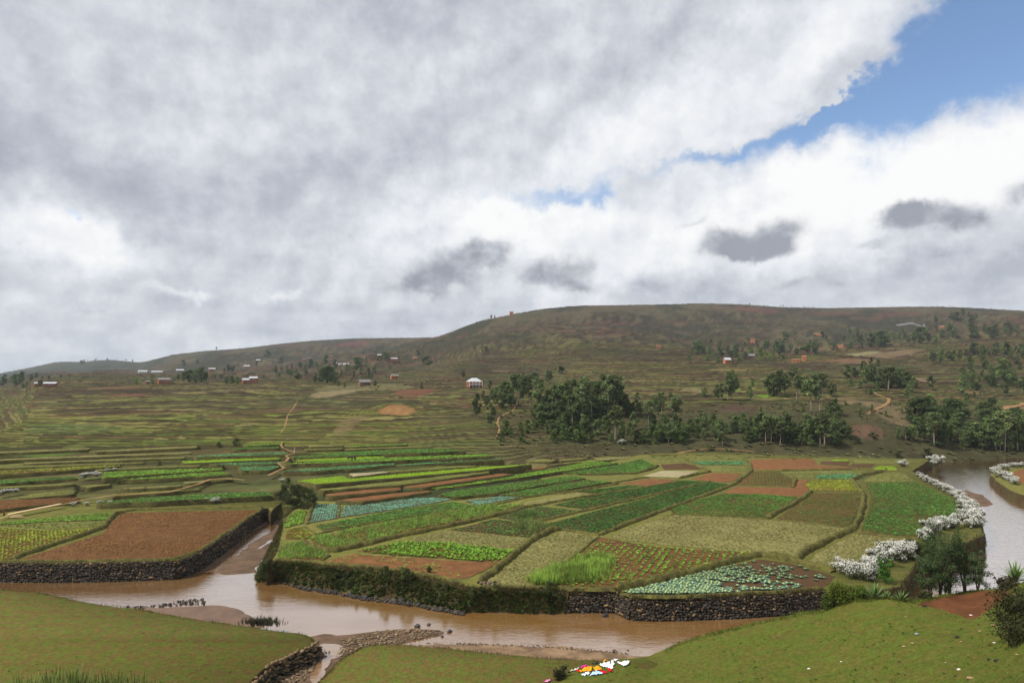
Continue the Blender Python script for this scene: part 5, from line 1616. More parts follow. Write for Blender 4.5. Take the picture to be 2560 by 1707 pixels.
grove(9, [(1400, 1190, 340), (1340, 1180, 300), (1440, 1230, 360, 'euct'), (1510, 1220, 340, 'euct'), (1570, 1190, 300), (1650, 1200, 290), (1700, 1180, 330), (1620, 1260, 300, 'euct'), (1750, 1200, 220), (1880, 1180, 240), (1960, 1200, 330), (2040, 1180, 280), (2110, 1250, 300, 'euct'), (2170, 1270, 420, 'euct'), (2230, 1200, 240), (2300, 1180, 260),
          (1240, 1200, 130, 'bush'), (1290, 1190, 110, 'bush'), (1390, 860, 100), (1720, 970, 120), (1890, 880, 120), (2220, 880, 160, 'bush'), (1790, 800, 80), (1630, 800, 80), (1460, 1080, 200, 'round'), (1600, 1080, 190, 'round'), (1820, 1200, 160, 'bush'), (1990, 1240, 130, 'bush')],
      'trees in the wooded foot of the right slope', L6('in the wood at the right slope foot'))
grove(10, [(190, 470, 210), (275, 400, 110, 'round'), (380, 400, 190), (400, 530, 250), (490, 460, 190, 'round'), (480, 280, 120), (560, 300, 110), (620, 540, 230, 'round'), (690, 590, 300, 'euct'), (720, 520, 220, 'round'), (830, 520, 220, 'round'), (900, 540, 200, 'round'), (560, 580, 110, 'bush'), (930, 690, 180), (1000, 600, 190), (470, 620, 80, 'round'), (420, 610, 50, 'bush'), (660, 470, 160, 'round'), (330, 540, 100, 'bush'), (230, 520, 90, 'bush')],
      'dark trees above the orange path', L6('above the bent orange path'))
grove(10, [(1030, 980, 300, 'round'), (1100, 1000, 330, 'round'), (1200, 900, 270), (1160, 1100, 260), (1250, 1260, 400, 'euct'), (1420, 960, 280, 'round'), (1500, 1000, 310, 'round'), (1600, 960, 230, 'round'), (1560, 1150, 300), (1640, 1060, 140), (1230, 1200, 350), (1300, 1180, 260), (1390, 1200, 240), (1480, 1200, 250), (1700, 1220, 250), (1780, 1250, 280), (1110, 1200, 240), (1340, 1100, 160, 'round'), (1180, 1020, 200, 'round')],
      'trees right of the bare knoll', L6('right of the bare knoll'))
grove(10, [(1850, 940, 220, 'round'), (1960, 960, 290, 'round'), (1900, 1000, 200, 'round'), (2030, 1080, 240), (2120, 1320, 480, 'euct'), (2060, 1300, 330), (2200, 1290, 400), (2280, 1310, 430), (2000, 1290, 380), (1920, 1250, 320), (2330, 1290, 360), (2250, 960, 180, 'round'), (2190, 940, 140), (1840, 1300, 200), (1620, 1300, 180), (2230, 1200, 300, 'round'), (2140, 1150, 240, 'round'), (2040, 1200, 220, 'round'), (2380, 1250, 420), (2440, 1300, 400), (2500, 1280, 380)],
      'dark trees at the right edge above the river', L6('at the right edge above the river'))
grove(10, [(940, 930, 120, 'bush'), (860, 840, 60, 'bush'), (800, 1160, 140, 'bush'), (900, 1180, 170), (970, 1190, 160), (130, 1150, 230), (60, 1100, 260), (200, 1160, 160, 'bush'), (50, 880, 200, 'bush'), (480, 830, 90, 'bush'), (160, 750, 60, 'bush'), (1160, 1400, 110, 'scrub'), (820, 1390, 80, 'scrub'), (350, 860, 60, 'bush'), (650, 880, 70, 'bush'), (500, 1150, 70, 'scrub'), (300, 1220, 80, 'scrub')],
      'small trees around the bare knoll', L6('around the bare knoll'))
grove(10, [(1210, 560, 170), (1620, 640, 240), (1720, 540, 150), (1650, 720, 120, 'bush'), (1900, 450, 70, 'round'), (1940, 400, 150), (2080, 520, 330), (2120, 640, 150), (2150, 490, 150, 'round'), (2250, 530, 170), (2330, 620, 220), (2300, 340, 110), (2030, 440, 160, 'round'), (2180, 420, 130), (1800, 450, 70, 'bush')],
      'trees on the upper right slope', L6('on the upper right slope'))
grove(10, [(1230, 240, 140), (1340, 250, 180), (1420, 200, 110), (1480, 210, 130), (1570, 210, 140), (1300, 220, 120), (1650, 160, 90), (1750, 130, 140, 'round'), (1850, 170, 150), (1900, 180, 130), (1990, 150, 100), (2130, 180, 200), (2100, 150, 130), (2260, 150, 130), (2330, 170, 170), (2400, 170, 160)],
      'row of grey green trees below the crest road on the right', L6('in the grey green row at upper right'))
grove(11, [(120, 400, 90, 'round'), (80, 410, 60), (140, 350, 40), (210, 320, 25, 'round'), (260, 335, 30, 'round'), (230, 430, 50), (280, 415, 45, 'round'), (445, 430, 50, 'round'), (370, 400, 70), (560, 440, 80, 'lime'), (620, 440, 50, 'lime'), (330, 400, 60), (600, 370, 60), (660, 380, 70, 'round'), (720, 300, 55, 'round'), (700, 380, 80), (760, 380, 60), (870, 390, 70, 'round'), (920, 390, 75, 'round'), (970, 300, 60), (1030, 355, 35, 'round'), (830, 390, 40), (1000, 300, 40),
           (60, 440, 40, 'bush'), (190, 440, 45, 'bush'), (260, 450, 40, 'bush'), (400, 450, 40, 'bush'), (540, 400, 45, 'bush'), (640, 430, 40, 'bush'), (700, 440, 40, 'bush'), (800, 400, 40, 'round')], 'village trees on the right hand slope', L6('among the houses on the right hand slope'))
grove(11, [(1120, 320, 50), (1180, 330, 60), (1240, 350, 80), (1300, 350, 90, 'round'), (1350, 350, 70), (1370, 345, 100, 'round'), (1430, 330, 60), (1500, 330, 75), (1560, 330, 60), (1600, 325, 80), (1650, 325, 110, 'round'), (1700, 320, 60), (1210, 270, 50), (1160, 280, 60), (1090, 290, 40), (1270, 300, 50), (1330, 290, 50), (1460, 300, 50), (1540, 300, 50)], 'belt of trees below the smoke', L6('in the tree belt below the smoke'))
grove(11, [(1755, 235, 35), (1830, 300, 45), (1890, 290, 50), (1990, 290, 80, 'round'), (2020, 270, 60, 'round'), (2140, 290, 70, 'round'), (2230, 275, 70), (2300, 260, 60), (1840, 220, 40, 'lime'), (1900, 170, 60, 'round'), (1950, 200, 40), (1860, 160, 40, 'round'), (2000, 170, 40, 'round'), (2030, 160, 40), (1930, 130, 40, 'round'), (1975, 150, 40), (1750, 190, 50), (2080, 250, 50)], 'trees high on the right near the crest', L6('high on the right near the crest'))
grove(11, [(475, 60, 12, 'round'), (530, 62, 9), (545, 63, 9), (575, 66, 9), (600, 67, 9), (685, 76, 14), (705, 76, 18), (765, 73, 11), (848, 83, 14), (878, 85, 12), (905, 85, 14), (920, 86, 12), (1760, 75, 10), (1800, 76, 10), (1840, 77, 12), (1860, 78, 10), (2130, 96, 12)], 'tiny trees on the long ridge', L6('tiny on the skyline of the long ridge'))
grove(13, [(2175, 105, 18, 'round'), (2230, 82, 14), (2255, 82, 20), (2280, 76, 22), (2308, 70, 42), (2340, 62, 30)], 'little row of trees by the ridge house', L6('in the little skyline row by the ridge house'))
grove(13, [(150, 500, 45), (65, 600, 30, 'round'), (330, 570, 70), (380, 560, 60), (430, 550, 60), (480, 530, 60), (550, 530, 70), (600, 530, 50), (640, 530, 60), (690, 640, 60, 'round'), (740, 640, 110, 'round'), (800, 650, 150, 'round'), (850, 640, 130, 'round'), (790, 470, 75, 'round'), (870, 530, 90), (1000, 560, 70), (1060, 530, 110, 'round'), (1100, 500, 80, 'round'), (1160, 470, 50), (360, 590, 40, 'bush'), (520, 560, 40, 'bush'), (930, 590, 60), (1040, 590, 60)],
      'trees round the white church', L6('round the small white church'))
grove(13, [(1300, 450, 50), (1340, 440, 70, 'round'), (1270, 450, 40, 'round'), (1020, 440, 30), (1210, 620, 60), (1160, 620, 40), (1240, 680, 50, 'round'), (1050, 610, 50), (900, 680, 40, 'bush'), (960, 690, 40, 'bush'), (2050, 590, 50, 'round'), (2300, 690, 70), (1670, 700, 50, 'bush'), (1180, 600, 40), (1130, 400, 40), (1240, 390, 40), (1320, 390, 40)], 'trees about the middle farmsteads', L6('about the middle farmsteads'))
grove(13, [(250, 410, 50, 'scrub'), (380, 470, 50, 'scrub'), (2160, 350, 40), (2230, 380, 50), (2260, 360, 45, 'round'), (2320, 380, 50), (1630, 400, 50, 'bush'), (1720, 480, 70, 'scrub'), (2110, 370, 25), (240, 317, 10, 'round'), (295, 306, 12)], 'scattered trees on the middle hillside', L6('scattered on the middle hillside'))
grove(12, [(50, 370, 90), (110, 370, 80), (150, 380, 100, 'round'), (190, 380, 120), (280, 350, 70), (330, 350, 80, 'euct'), (240, 390, 50, 'bush'), (370, 392, 60, 'round'), (480, 392, 35, 'round'), (390, 330, 40), (560, 310, 30), (640, 310, 30), (450, 330, 40), (20, 380, 70, 'round'), (210, 400, 40, 'bush')], 'trees at the left edge of the plateau', L6('at the left edge of the plateau'))
grove(12, [(1255, 370, 60, 'lime'), (1115, 370, 40, 'lime'), (970, 382, 25, 'lime'), (1680, 200, 50, 'round'), (1815, 220, 70, 'euct'), (1640, 340, 60), (1680, 350, 90), (1740, 350, 110, 'round'), (1800, 350, 110, 'round'), (1850, 350, 130, 'round'), (1900, 350, 90), (2030, 320, 45, 'round'), (1975, 330, 50), (2080, 360, 60, 'bush'), (2130, 360, 70, 'bush'), (2180, 360, 60, 'bush'), (1600, 340, 40), (2100, 250, 60, 'round'), (2140, 250, 50, 'round'), (2060, 260, 40), (1580, 370, 30, 'lime'), (1400, 360, 30, 'bush'), (1770, 300, 60)],
      'trees between the plateau farmhouses', L6('between the plateau farmhouses'))
grove(12, [(805, 153, 16), (890, 151, 20), (875, 156, 20, 'round'), (985, 146, 18, 'round'), (1070, 144, 14), (1140, 153, 16), (1160, 156, 24), (1218, 161, 20, 'round'), (1800, 66, 12), (1988, 55, 30), (45, 258, 14), (70, 258, 10), (130, 250, 14), (160, 247, 10), (190, 244, 10), (750, 190, 40, 'round'), (775, 185, 40)], 'tiny trees on the far left hills', L6('tiny on the far left hills'))
# young growth filling the woods at the foot of the slope
def fill(zone, poly, n, hmin, hmax, label, group, kinds=('bush', 'euc', 'bush', 'round')):
    ps = np.array(poly, float)
    lo, hi = ps.min(0), ps.max(0)
    c = 0
    while c < n:
        q_ = lo + RNG.random(2) * (hi - lo)
        if not inpoly(q_[None], ps)[0]:
            continue
        c += 1
        g = ground(*Zc(zone)(*q_))
        put_tree(kinds[c % len(kinds)], (g[0], g[1], g[2] - 0.15), RNG.uniform(hmin, hmax) / KZ[zone] * g[1] / F_PX, label, group, random.uniform(1.1, 1.6))


fill(9, [(20, 1010), (600, 1000), (1250, 1010), (2340, 990), (2340, 1230), (1900, 1240), (1250, 1200), (560, 1190), (20, 1190)], 70, 90, 190, 'one of the many low trees filling the wood between grove and knoll', 'low trees filling the wood between grove and knoll')
fill(10, [(1000, 1000), (1700, 1020), (2340, 1050), (2340, 1330), (1600, 1300), (1050, 1260)], 44, 100, 240, 'one of the many trees massed in the dark wood above the river', 'trees massed in the dark wood above the river', ('round', 'euc', 'bush', 'round'))
fill(8, [(720, 680), (1650, 640), (1680, 860), (860, 880)], 26, 90, 160, 'one of the many low trees under the grove', 'low trees under the grove')
fill(10, [(1150, 150), (2340, 60), (2340, 620), (1700, 700), (1500, 300)], 34, 70, 150, 'one of the scattered grey green trees of the upper right slope', 'scattered grey green trees of the upper right slope', ('euc', 'round', 'euc', 'bush'))
fill(11, [(60, 360), (900, 330), (1700, 230), (2300, 180), (2300, 300), (1700, 330), (1000, 400), (300, 450)], 60, 25, 60, 'one of the many trees among the hamlets under the ridge', 'trees among the hamlets under the ridge', ('round', 'euc', 'bush', 'round'))
fill(13, [(300, 540), (700, 480), (1150, 480), (1300, 560), (1200, 660), (700, 650), (350, 600)], 30, 30, 65, 'one of the many trees massed below the white church', 'trees massed below the white church', ('round', 'bush', 'euc'))
# bushes on the stepped fields and in the gully
def bush_at(zone, X, Y, hpx, kind, label, z=None, wide=1.3, group=None):
    s = Zc(zone)(X, Y)
    p = ground(*s) if z is None else P(*s, z)
    h = hpx / KZ[zone] * p[1] / F_PX
    return put_tree(kind, (p[0], p[1], p[2] - 0.1), h, label, group, wide)


for i, (X, Y, h, lb) in enumerate([(270, 420, 90, 'dark gully bush by the end of the long green strip'), (330, 450, 120, 'largest dark bush in the gully'), (400, 455, 110, 'dark gully bush beside the cabbage field'), (440, 440, 90, 'dark gully bush nearest the cabbage field'), (360, 395, 70, 'dark bush at the head of the gully'), (300, 345, 60, 'dark bush on the gully rim below the path')]):
    bush_at(2, X, Y, h, 'scrub', lb, z=0.6 if Y > 400 else 2.0, wide=1.0)
for X, Y, h, lb in [(1480, 80, 44, 'big round dark bush on the upper terrace'), (910, 372, 30, 'dark bush on the riser below the straw terrace'), (480, 370, 40, 'black bush in the small hollow'), (1060, 250, 24, 'dark bush between the green terraces'), (1400, 235, 24, 'dark bush at the end of the upper green terrace'), (1240, 108, 24, 'dark bush at the end of the straw terrace'), (1000, 205, 24, 'dark bush above the lime terrace'), (620, 215, 16, 'small bush on the pale green terrace'), (1370, 95, 34, 'dark bush on the red bank')]:
    bush_at(1, X, Y, h, 'scrub', lb)
for X, Y, z, h, lb in [(150, 905, -1.6, 95, 'shaggy dark bush on the upstream corner of the island'), (190, 870, -0.9, 75, 'shaggy bush behind the one on the island corner'), (120, 925, -2.3, 60, 'low dark bush at the water on the island corner'), (345, 475, -0.6, 60, 'dark bush overhanging the head of the side stream'), (240, 470, -1.8, 90, 'dark bush at the end of the ploughed field wall'), (285, 470, -1.6, 90, 'dark bush closing the upper end of the stream bed')]:
    bush_at(2, X, Y, h, 'scrub', lb, z=z, wide=1.0)
bush_at(2, 1180, 900, 70, 'bush', 'dark bush on the grassy bank below the bare field', z=-0.4, wide=1.2)
bush_at(2, 890, 930, 70, 'bush', 'green bush hanging on the grassy bank', z=-1.4, wide=1.2)

# ---------------------------------------------------------------- white flowering shrubs
m_white = mat('blossom', (0.88, 0.86, 0.80), 0.8, 0.06, 3.0, spec=0.1, trans=0.3)


def make_flowering(seed):
    rng = np.random.default_rng(900 + seed)
    rd = random.Random(seed)
    cl = []
    mb = MB()
    for i in range(14):
        a, r = rd.uniform(0, 6.28), rd.uniform(0.1, 1.0)
        c = (r * math.cos(a), r * math.sin(a), rd.uniform(0.5, 1.75) - 0.35 * r)
        rr = rd.uniform(0.28, 0.5)
        cl.append((c, (rr, rr, rr), 1))
        mb.tube([(0.2 * math.cos(a), 0.2 * math.sin(a), 0), (c[0] * 0.6, c[1] * 0.6, c[2] * 0.6), c], [0.035, 0.025, 0.008], 4)
    V, F, C = leaves(cl, 1300, 0.17, (0.085, 0.105, 0.040), rng)
    V[:, 2] = np.maximum(V[:, 2], 0.0)
    fol = mesh_np('foliage', V, F, m_crown, cols=C)
    top = [((c[0][0], c[0][1], c[0][2] + 0.16), (c[1][0] * 1.1, c[1][1] * 1.1, c[1][2] * 0.95), 1) for c in cl]
    V, F, C = leaves(top, 2300, 0.098, (0.8, 0.8, 0.75), rng, flat=-1.0)
    keep = (V.reshape(-1, 4, 3)[:, :, 2].mean(1) > 0.55)
    V = V.reshape(-1, 4, 3)[keep].reshape(-1, 3)
    return mb.mesh('stems', m_trunkd), fol, mesh_np('blossom', V, np.arange(len(V)).reshape(-1, 4), m_white)


FLW = [make_flowering(s) for s in range(4)]


def flowering(loc, r, label, group, hz=1.0):
    s, f, b = FLW[random.randrange(4)]
    e = empty('flowering_shrub', loc, random.uniform(0, 6.28))
    e.scale = (r / 1.3, r / 1.3, r / 1.3 * hz)
    obj('stems', s, e)
    obj('foliage', f, e)
    obj('blossom', b, e)
    tag(e, label, 'shrub', group)


HEDGE = [(1340, 262), (1368, 280), (1398, 296), (1430, 314), (1462, 330), (1495, 346), (1528, 362), (1560, 382), (1590, 402), (1618, 424), (1640, 446), (1660, 470), (1680, 500), (1690, 530), (1696, 560), (1690, 595), (1670, 560), (1650, 520), (1635, 480)]
for i, (X, Y) in enumerate(HEDGE):
    flowering(P(*Zc(4)(X, Y + 14), 0.0 if i < 10 else -0.4), 1.0 + 0.055 * i, 'white shrub in the long hedge by the right river, %s from the far end' % ORD[i], 'long white hedge along the right river bank', 0.8)
for X, Y, r, lb in [(1560, 610, 1.7, 'white shrub behind the small trees, right one'), (1490, 620, 1.7, 'white shrub behind the small trees, middle one'), (1420, 645, 1.8, 'white shrub behind the small trees, left one'), (1375, 690, 1.5, 'white shrub at the corner of the large green row field'), (1260, 800, 1.9, 'dense white shrub beside the small trees'), (1180, 810, 2.0, 'largest white shrub of the near hedge'), (1110, 850, 1.9, 'white shrub above the bright green sapling'),
                    (1040, 905, 1.8, 'white shrub left of the bright green sapling'), (980, 935, 1.7, 'white shrub above the agaves'), (910, 905, 1.6, 'white shrub at the right end of the cabbage plot'), (845, 870, 1.2, 'leftmost white shrub of the near hedge')]:
    flowering(P(*Zc(4)(X, Y), -0.3), r, lb, 'near white hedge', 1.0)
for X, Y, r, lb in [(1832, 262, 1.9, 'white shrub at the left corner of the far bank'), (1860, 282, 1.7, 'white shrub second from the far bank corner'), (1892, 298, 1.7, 'white shrub third from the far bank corner'), (1922, 312, 1.6, 'white shrub fourth from the far bank corner'), (1948, 326, 1.4, 'white shrub lowest on the far bank'), (1872, 236, 1.5, 'white shrub on the back edge of the far bank'), (1935, 222, 1.3, 'small white shrub on the back edge of the far bank'), (1985, 218, 1.2, 'white shrub at the right frame edge of the far bank')]:
    flowering(P(*Zc(4)(X, Y), -0.6), r, lb, 'white shrubs on the far bank', 0.8)
flowering(P(*Zc(4)(1452, 212), -0.8), 2.7, 'lone white shrub below the dark wood', None, 0.8)
flowering(P(*Zc(4)(1246, 216), 0.0), 1.6, 'lone white shrub near the lime seed beds', None, 0.8)
flowering(ground(*Zc(8)(1640, 915)), 1.8, 'small white shrub under the tall bare eucalyptus', None, 0.7)
for X, Y, r, lb in [(530, 288, 1.5, 'leftmost white bush on the terrace edge'), (565, 284, 1.5, 'second white bush on the terrace edge'), (605, 278, 1.4, 'third white bush on the terrace edge'), (665, 246, 0.9, 'thin white bush behind the terrace edge'), (715, 240, 0.9, 'thin white bush further along the terrace edge'), (20, 392, 1.4, 'white bush at the left frame edge'), (60, 385, 1.2, 'white bush next to the left frame edge'), (98, 378, 1.0, 'last white bush of the left edge three'),
                    (460, 462, 0.9, 'round white bush nearest the plank'), (540, 458, 0.8, 'second white bush from the plank'), (625, 448, 0.8, 'third white bush from the plank'), (690, 446, 0.7, 'fourth white bush from the plank'), (760, 442, 0.7, 'fifth white bush from the plank'), (850, 438, 0.9, 'sixth white bush from the plank'), (990, 438, 0.7, 'seventh white bush from the plank'), (1120, 446, 0.8, 'eighth white bush from the plank'), (1180, 444, 1.0, 'ninth white bush from the plank'),
                    (1290, 436, 1.0, 'tenth white bush from the plank'), (1345, 440, 1.3, 'biggest white bush below the long green strip'), (1600, 412, 0.6, 'tiny white bush at the end of the long green strip'), (1765, 312, 1.0, 'pale bush on the gully rim')]:
    s = Zc(1)(X, Y)
    z = float(zlev(*s)) + 0.1
    flowering(P(*s, z), r * 0.8, lb, 'white bushes on the left terraces', 0.75)

# ---------------------------------------------------------------- near shrubs on the right bank
m_feather = mat('feathery_leaves', rough=0.8, var=0.15, scale=2.0, attr=True, spec=0.1, trans=0.25)


def feather_tree(name, loc, H, spread, col, label, nleaf=3800, ls=0.13, stems=3, cb=0.25, group=None, seed=1, leafmat=None):
    rng = np.random.default_rng(seed)
    rd = random.Random(seed)
    root = empty(name, loc)
    mb = MB()
    cl = []
    for k in range(stems):
        a = rd.uniform(0, 6.28)
        l = spread * rd.uniform(0.15, 0.45)
        path = [(l * t ** 1.5 * math.cos(a) + 0.08 * math.sin(5 * t + k), l * t ** 1.5 * math.sin(a), H * (0.82 + 0.18 * rd.random()) * t) for t in np.linspace(0, 1, 7)]
        mb.tube(path, [0.055 * (1.15 - t) * (H / 4.5) + 0.008 for t in np.linspace(0, 1, 7)], 6)
        for j in range(11):
            t = cb + (1 - cb) * (j + rd.random()) / 11
            b = rd.uniform(0, 6.28)
            p0 = [np.interp(t, np.linspace(0, 1, 7), [p[i] for p in path]) for i in range(3)]
            e = spread * rd.uniform(0.15, 0.45) * (1.1 - 0.6 * t)
            c = (p0[0] + e * math.cos(b), p0[1] + e * math.sin(b), p0[2] + rd.uniform(-0.1, 0.35))
            mb.tube([p0, c], [0.018, 0.006], 4)
            rr = spread * rd.uniform(0.10, 0.26)
            cl.append((c, (rr, rr, rr * 0.75), rr))
    V, F, C = leaves(cl, nleaf, ls, col, rng, hue=0.07)
    mb.build('trunk', m_trunkd, root, smooth=True)
    obj('crown', mesh_np('crown', V, F, leafmat or m_feather, cols=C), root)
    tag(root, label, 'tree', group)
    return root


for i, (X, Y, hp, sp, lb) in enumerate([(1440, 1000, 230, 2.0, 'thin small tree leaning left at the lawn end'), (1500, 1000, 330, 2.4, 'dark feathery small tree left of the tallest'), (1560, 992, 400, 2.8, 'tallest feathery small tree beside the river'), (1660, 990, 360, 2.4, 'feathery small tree right of the tallest'), (1740, 975, 230, 2.0, 'thin small tree furthest right of the five')]):
    g = lawn_at(*Zc(4)(X, Y + 12))
    feather_tree('small_tree', (g[0], g[1] + 0.6, g[2] - 0.5), hp / 2.501 * g[1] / F_PX + 0.5, sp, (0.075, 0.110, 0.042), lb, 5200, 0.105, 4, 0.22, 'feathery small trees by the river', 70 + i)
for i, (X, Y, hp, sp, col, lb) in enumerate([(1480, 800, 170, 3.2, (0.045, 0.075, 0.022), 'dark green bush between the white hedge and small trees'), (1400, 820, 150, 3.0, (0.050, 0.082, 0.024), 'green bush right of the dense white shrub'), (1130, 960, 170, 1.7, (0.075, 0.170, 0.028), 'bright green sapling in front of the white hedge'), (1330, 800, 120, 2.2, (0.040, 0.062, 0.022), 'low dark bush below the dense white shrub')]):
    p = P(*Zc(4)(X, Y), -0.4)
    feather_tree('sapling', p, hp / 2.501 * p[1] / F_PX, sp, col, lb, 2600, 0.17, 3, 0.2, None, 90 + i)
for i, (X, Y, hp, sp, col, lb) in enumerate([(870, 1060, 120, 2.6, (0.090, 0.120, 0.016), 'yellow green feathery bush at the lawn corner'), (960, 1040, 70, 1.8, (0.085, 0.125, 0.02), 'small yellow green bush beside the agaves'), (800, 1085, 70, 1.8, (0.070, 0.095, 0.02), 'low weedy bush at the end of the curved wall'), (1950, 1240, 260, 3.4, (0.040, 0.044, 0.016), 'big dark bush on the bank at the right edge'), (1985, 1120, 170, 2.8, (0.095, 0.110, 0.030), 'yellowish bush on the bank at the right edge'),
                                             (1900, 975, 60, 1.6, (0.060, 0.050, 0.026), 'brown dry bush below the right edge agave'), (1990, 1300, 120, 2.4, (0.045, 0.05, 0.018), 'low dark bush under the big one at right'), (1380, 1035, 40, 1.0, (0.07, 0.075, 0.03), 'small tuft at the edge of the red soil')]):
    g = lawn_at(*Zc(4)(X, Y))
    feather_tree('weed_bush', (g[0], g[1], g[2] - 0.2), hp / 2.501 * g[1] / F_PX, sp, col, lb, 2600, 0.15, 5, 0.05, None, 120 + i)


def agave(loc, R, label, n=26, seed=0):
    rd = random.Random(seed)
    root = empty('agave_plant', loc)
    m = mat('agave_leaf', (0.115, 0.185, 0.050), 0.55, 0.2, 3.0, spec=0.35)
    for i in range(n):
        a = i * 2.39996 + rd.uniform(-0.15, 0.15)
        el = math.radians(18 + 66 * (i / n) ** 0.8)
        l = R * rd.uniform(0.85, 1.1)
        V, F = [], []
        dx, dy = math.cos(a), math.sin(a)
        for s in range(5):
            t = s / 4
            w = R * 0.085 * (0.8 + 0.7 * t if t < 0.5 else 2.3 * (1 - t)) * 0.5
            r_, z_ = l * t * math.cos(el), l * t * math.sin(el) - 0.10 * R * t * t
            for sg, up in ((-1, 0.35), (0, 0), (1, 0.35)):
                V.append((dx * r_ - dy * w * sg, dy * r_ + dx * w * sg, z_ + w * up * 1.2))
        for s in range(4):
            for k in range(2):
                F.append((s * 3 + k, s * 3 + k + 1, s * 3 + k + 4, s * 3 + k + 3))
        obj('leaf', mesh_np('leaf', V, np.array(F), m, smooth=True), root)
    tag(root, label, 'agave')


for i, (X, Y, hp, lb) in enumerate([(1075, 1040, 115, 'large agave at the end of the lawn, left one'), (1245, 1058, 85, 'agave with pale leaf bases at the end of the lawn'), (1150, 1038, 60, 'small agave between the two larger ones'), (1525, 1005, 70, 'agave at the foot of the small trees'), (1965, 935, 150, 'big agave standing out at the right edge of the picture')]):
    g = lawn_at(*Zc(4)(X, Y))
    agave((g[0], g[1] + 0.3, g[2] - 0.1), hp / 2.501 * g[1] / F_PX, lb, seed=i)

# ---------------------------------------------------------------- grasses
m_blade = mat('grass_blades', rough=0.85, var=0.2, scale=1.5, attr=True, spec=0.1, trans=0.25)


def tufts(name, label, pos, proto, smin, smax, col, parent=None, sd=0.2):
    pos = np.array(pos)
    n = len(pos)
    c = np.array(col)[None] * RNG.uniform(0.6, 1.4, (n, 1)) * (1 + RNG.normal(0, 0.08, (n, 3))) * (0.35 + 1.3 * fbm(pos[:, 0:1] / 1.7, pos[:, 1:2] / 1.7 + pos[:, 2:3], 3))
    V, F, C = scatter(PLANT[proto], pos, RNG.uniform(smin, smax, n), RNG.uniform(0, 6.28, n), c)
    o = obj(name, mesh_np(name, V, F, m_blade, cols=C), parent)
    if parent is None:
        tag(o, label, kind='stuff')
    else:
        o['kind'] = 'stuff'
    return o


def along(line, n, zr, off):
    L = np.array(line)
    sl = np.concatenate([[0], np.cumsum(np.linalg.norm(np.diff(L, axis=0), axis=1))])
    s = RNG.random(n) * sl[-1]
    x, y = np.interp(s, sl, L[:, 0]), np.interp(s, sl, L[:, 1])
    k = np.clip(np.searchsorted(sl, s) - 1, 0, len(L) - 2)
    t = (L[k + 1] - L[k]) / np.linalg.norm(L[k + 1] - L[k], axis=1)[:, None]
    f = RNG.random(n)
    z = zr[0] + (zr[1] - zr[0]) * f
    o = off[0] + (off[1] - off[0]) * f + RNG.normal(0, 0.08, n)
    return np.stack([x + t[:, 1] * o, y - t[:, 0] * o, z], -1)


def on_bank(n, lo, hi):
    f, c = RNG.uniform(lo, hi, n) * 11, RNG.random(n) * 148
    i, j = f.astype(int).clip(0, 10), c.astype(int)
    a_, b_ = (f - i)[:, None], (c - j)[:, None]
    return (_bv[i, j] * (1 - a_) + _bv[i + 1, j] * a_) * (1 - b_) + (_bv[i, j + 1] * (1 - a_) + _bv[i + 1, j + 1] * a_) * b_


tufts('bank_grass', 'shaggy dark grass hanging over the island bank', on_bank(5000, 0, 0.85), 'tall', 0.10, 0.40, (0.105, 0.092, 0.036))
_bs = on_bank(18, 0.05, 0.75)
_bs = _bs[np.argsort(_bs[:, 0])]
for i, p in enumerate(_bs):
    put_tree('scrub' if i % 3 else 'bush', (p[0], p[1], p[2] - 0.15), random.uniform(0.7, 1.7), 'low shrub on the overgrown island bank, %s from left' % ORD[i], 'low shrubs on the overgrown island bank', 1.25)
tufts('bank_grass', 'dry straw coloured grass along the island bank top', on_bank(2600, 0, 0.6), 'tall', 0.10, 0.34, (0.170, 0.135, 0.055))
tufts('bank_weeds', 'leafy green weeds low on the island bank', on_bank(1500, 0.2, 0.92), 'bush', 0.3, 1.2, (0.080, 0.120, 0.028))
tufts('wall_top_grass', 'dry grass fringe along the top of the curved wall', along(W(3, [(560, 987), (850, 987), (950, 1030), (1300, 1030), (1600, 1020), (1900, 1002), (2150, 982)]), 1500, (0.08, -0.35), (0.0, 0.22)), 'tall', 0.14, 0.34, (0.095, 0.075, 0.032))
tufts('wall_top_grass', 'dry grass fringe along the top of the ploughed field wall', along(W(1, [(-200, 814), (0, 814), (760, 810), (1100, 800), (1250, 747), (1640, 478)]), 1500, (0.06, -0.3), (0.0, 0.2)), 'tall', 0.10, 0.26, (0.120, 0.095, 0.04))
tufts('lawn_fringe', 'longer grass along the water edge of the left lawn', along(W(1, [(-400, 972), (0, 985), (220, 1000), (430, 1045), (600, 1078), (850, 1100), (1000, 1135), (1180, 1165), (1500, 1210), (1750, 1245), (1900, 1265), (1978, 1312)], -0.9)[::-1], 2400, (-0.86, -1.7), (-0.15, 0.5)), 'tall', 0.10, 0.26, (0.095, 0.115, 0.022))
tufts('lawn_fringe', 'longer grass along the edge of the centre lawn', along(W(2, [(470, 1600), (520, 1540), (580, 1480), (650, 1410), (760, 1350), (850, 1328), (1000, 1328), (1300, 1352), (1600, 1386), (1900, 1412), (2251, 1432), (2420, 1420)], -1.1), 2200, (-1.06, -1.8), (0.1, -0.5)), 'tall', 0.10, 0.24, (0.110, 0.100, 0.028))
_e = [lawn_at(sx, float(lawn_edge(sx)) + 2.0) for sx in np.linspace(1660, 2580, 60)]
_p = []
for k in range(2300):
    i = RNG.integers(0, 59)
    t = RNG.random()
    a, b = np.array(_e[i]), np.array(_e[i + 1])
    q_ = a + (b - a) * t
    o_ = RNG.uniform(-0.9, 0.5)
    _p.append((q_[0], q_[1] + o_, q_[2] - max(0, o_) * 1.4 + 0.04 - min(0, o_) * 0.02))
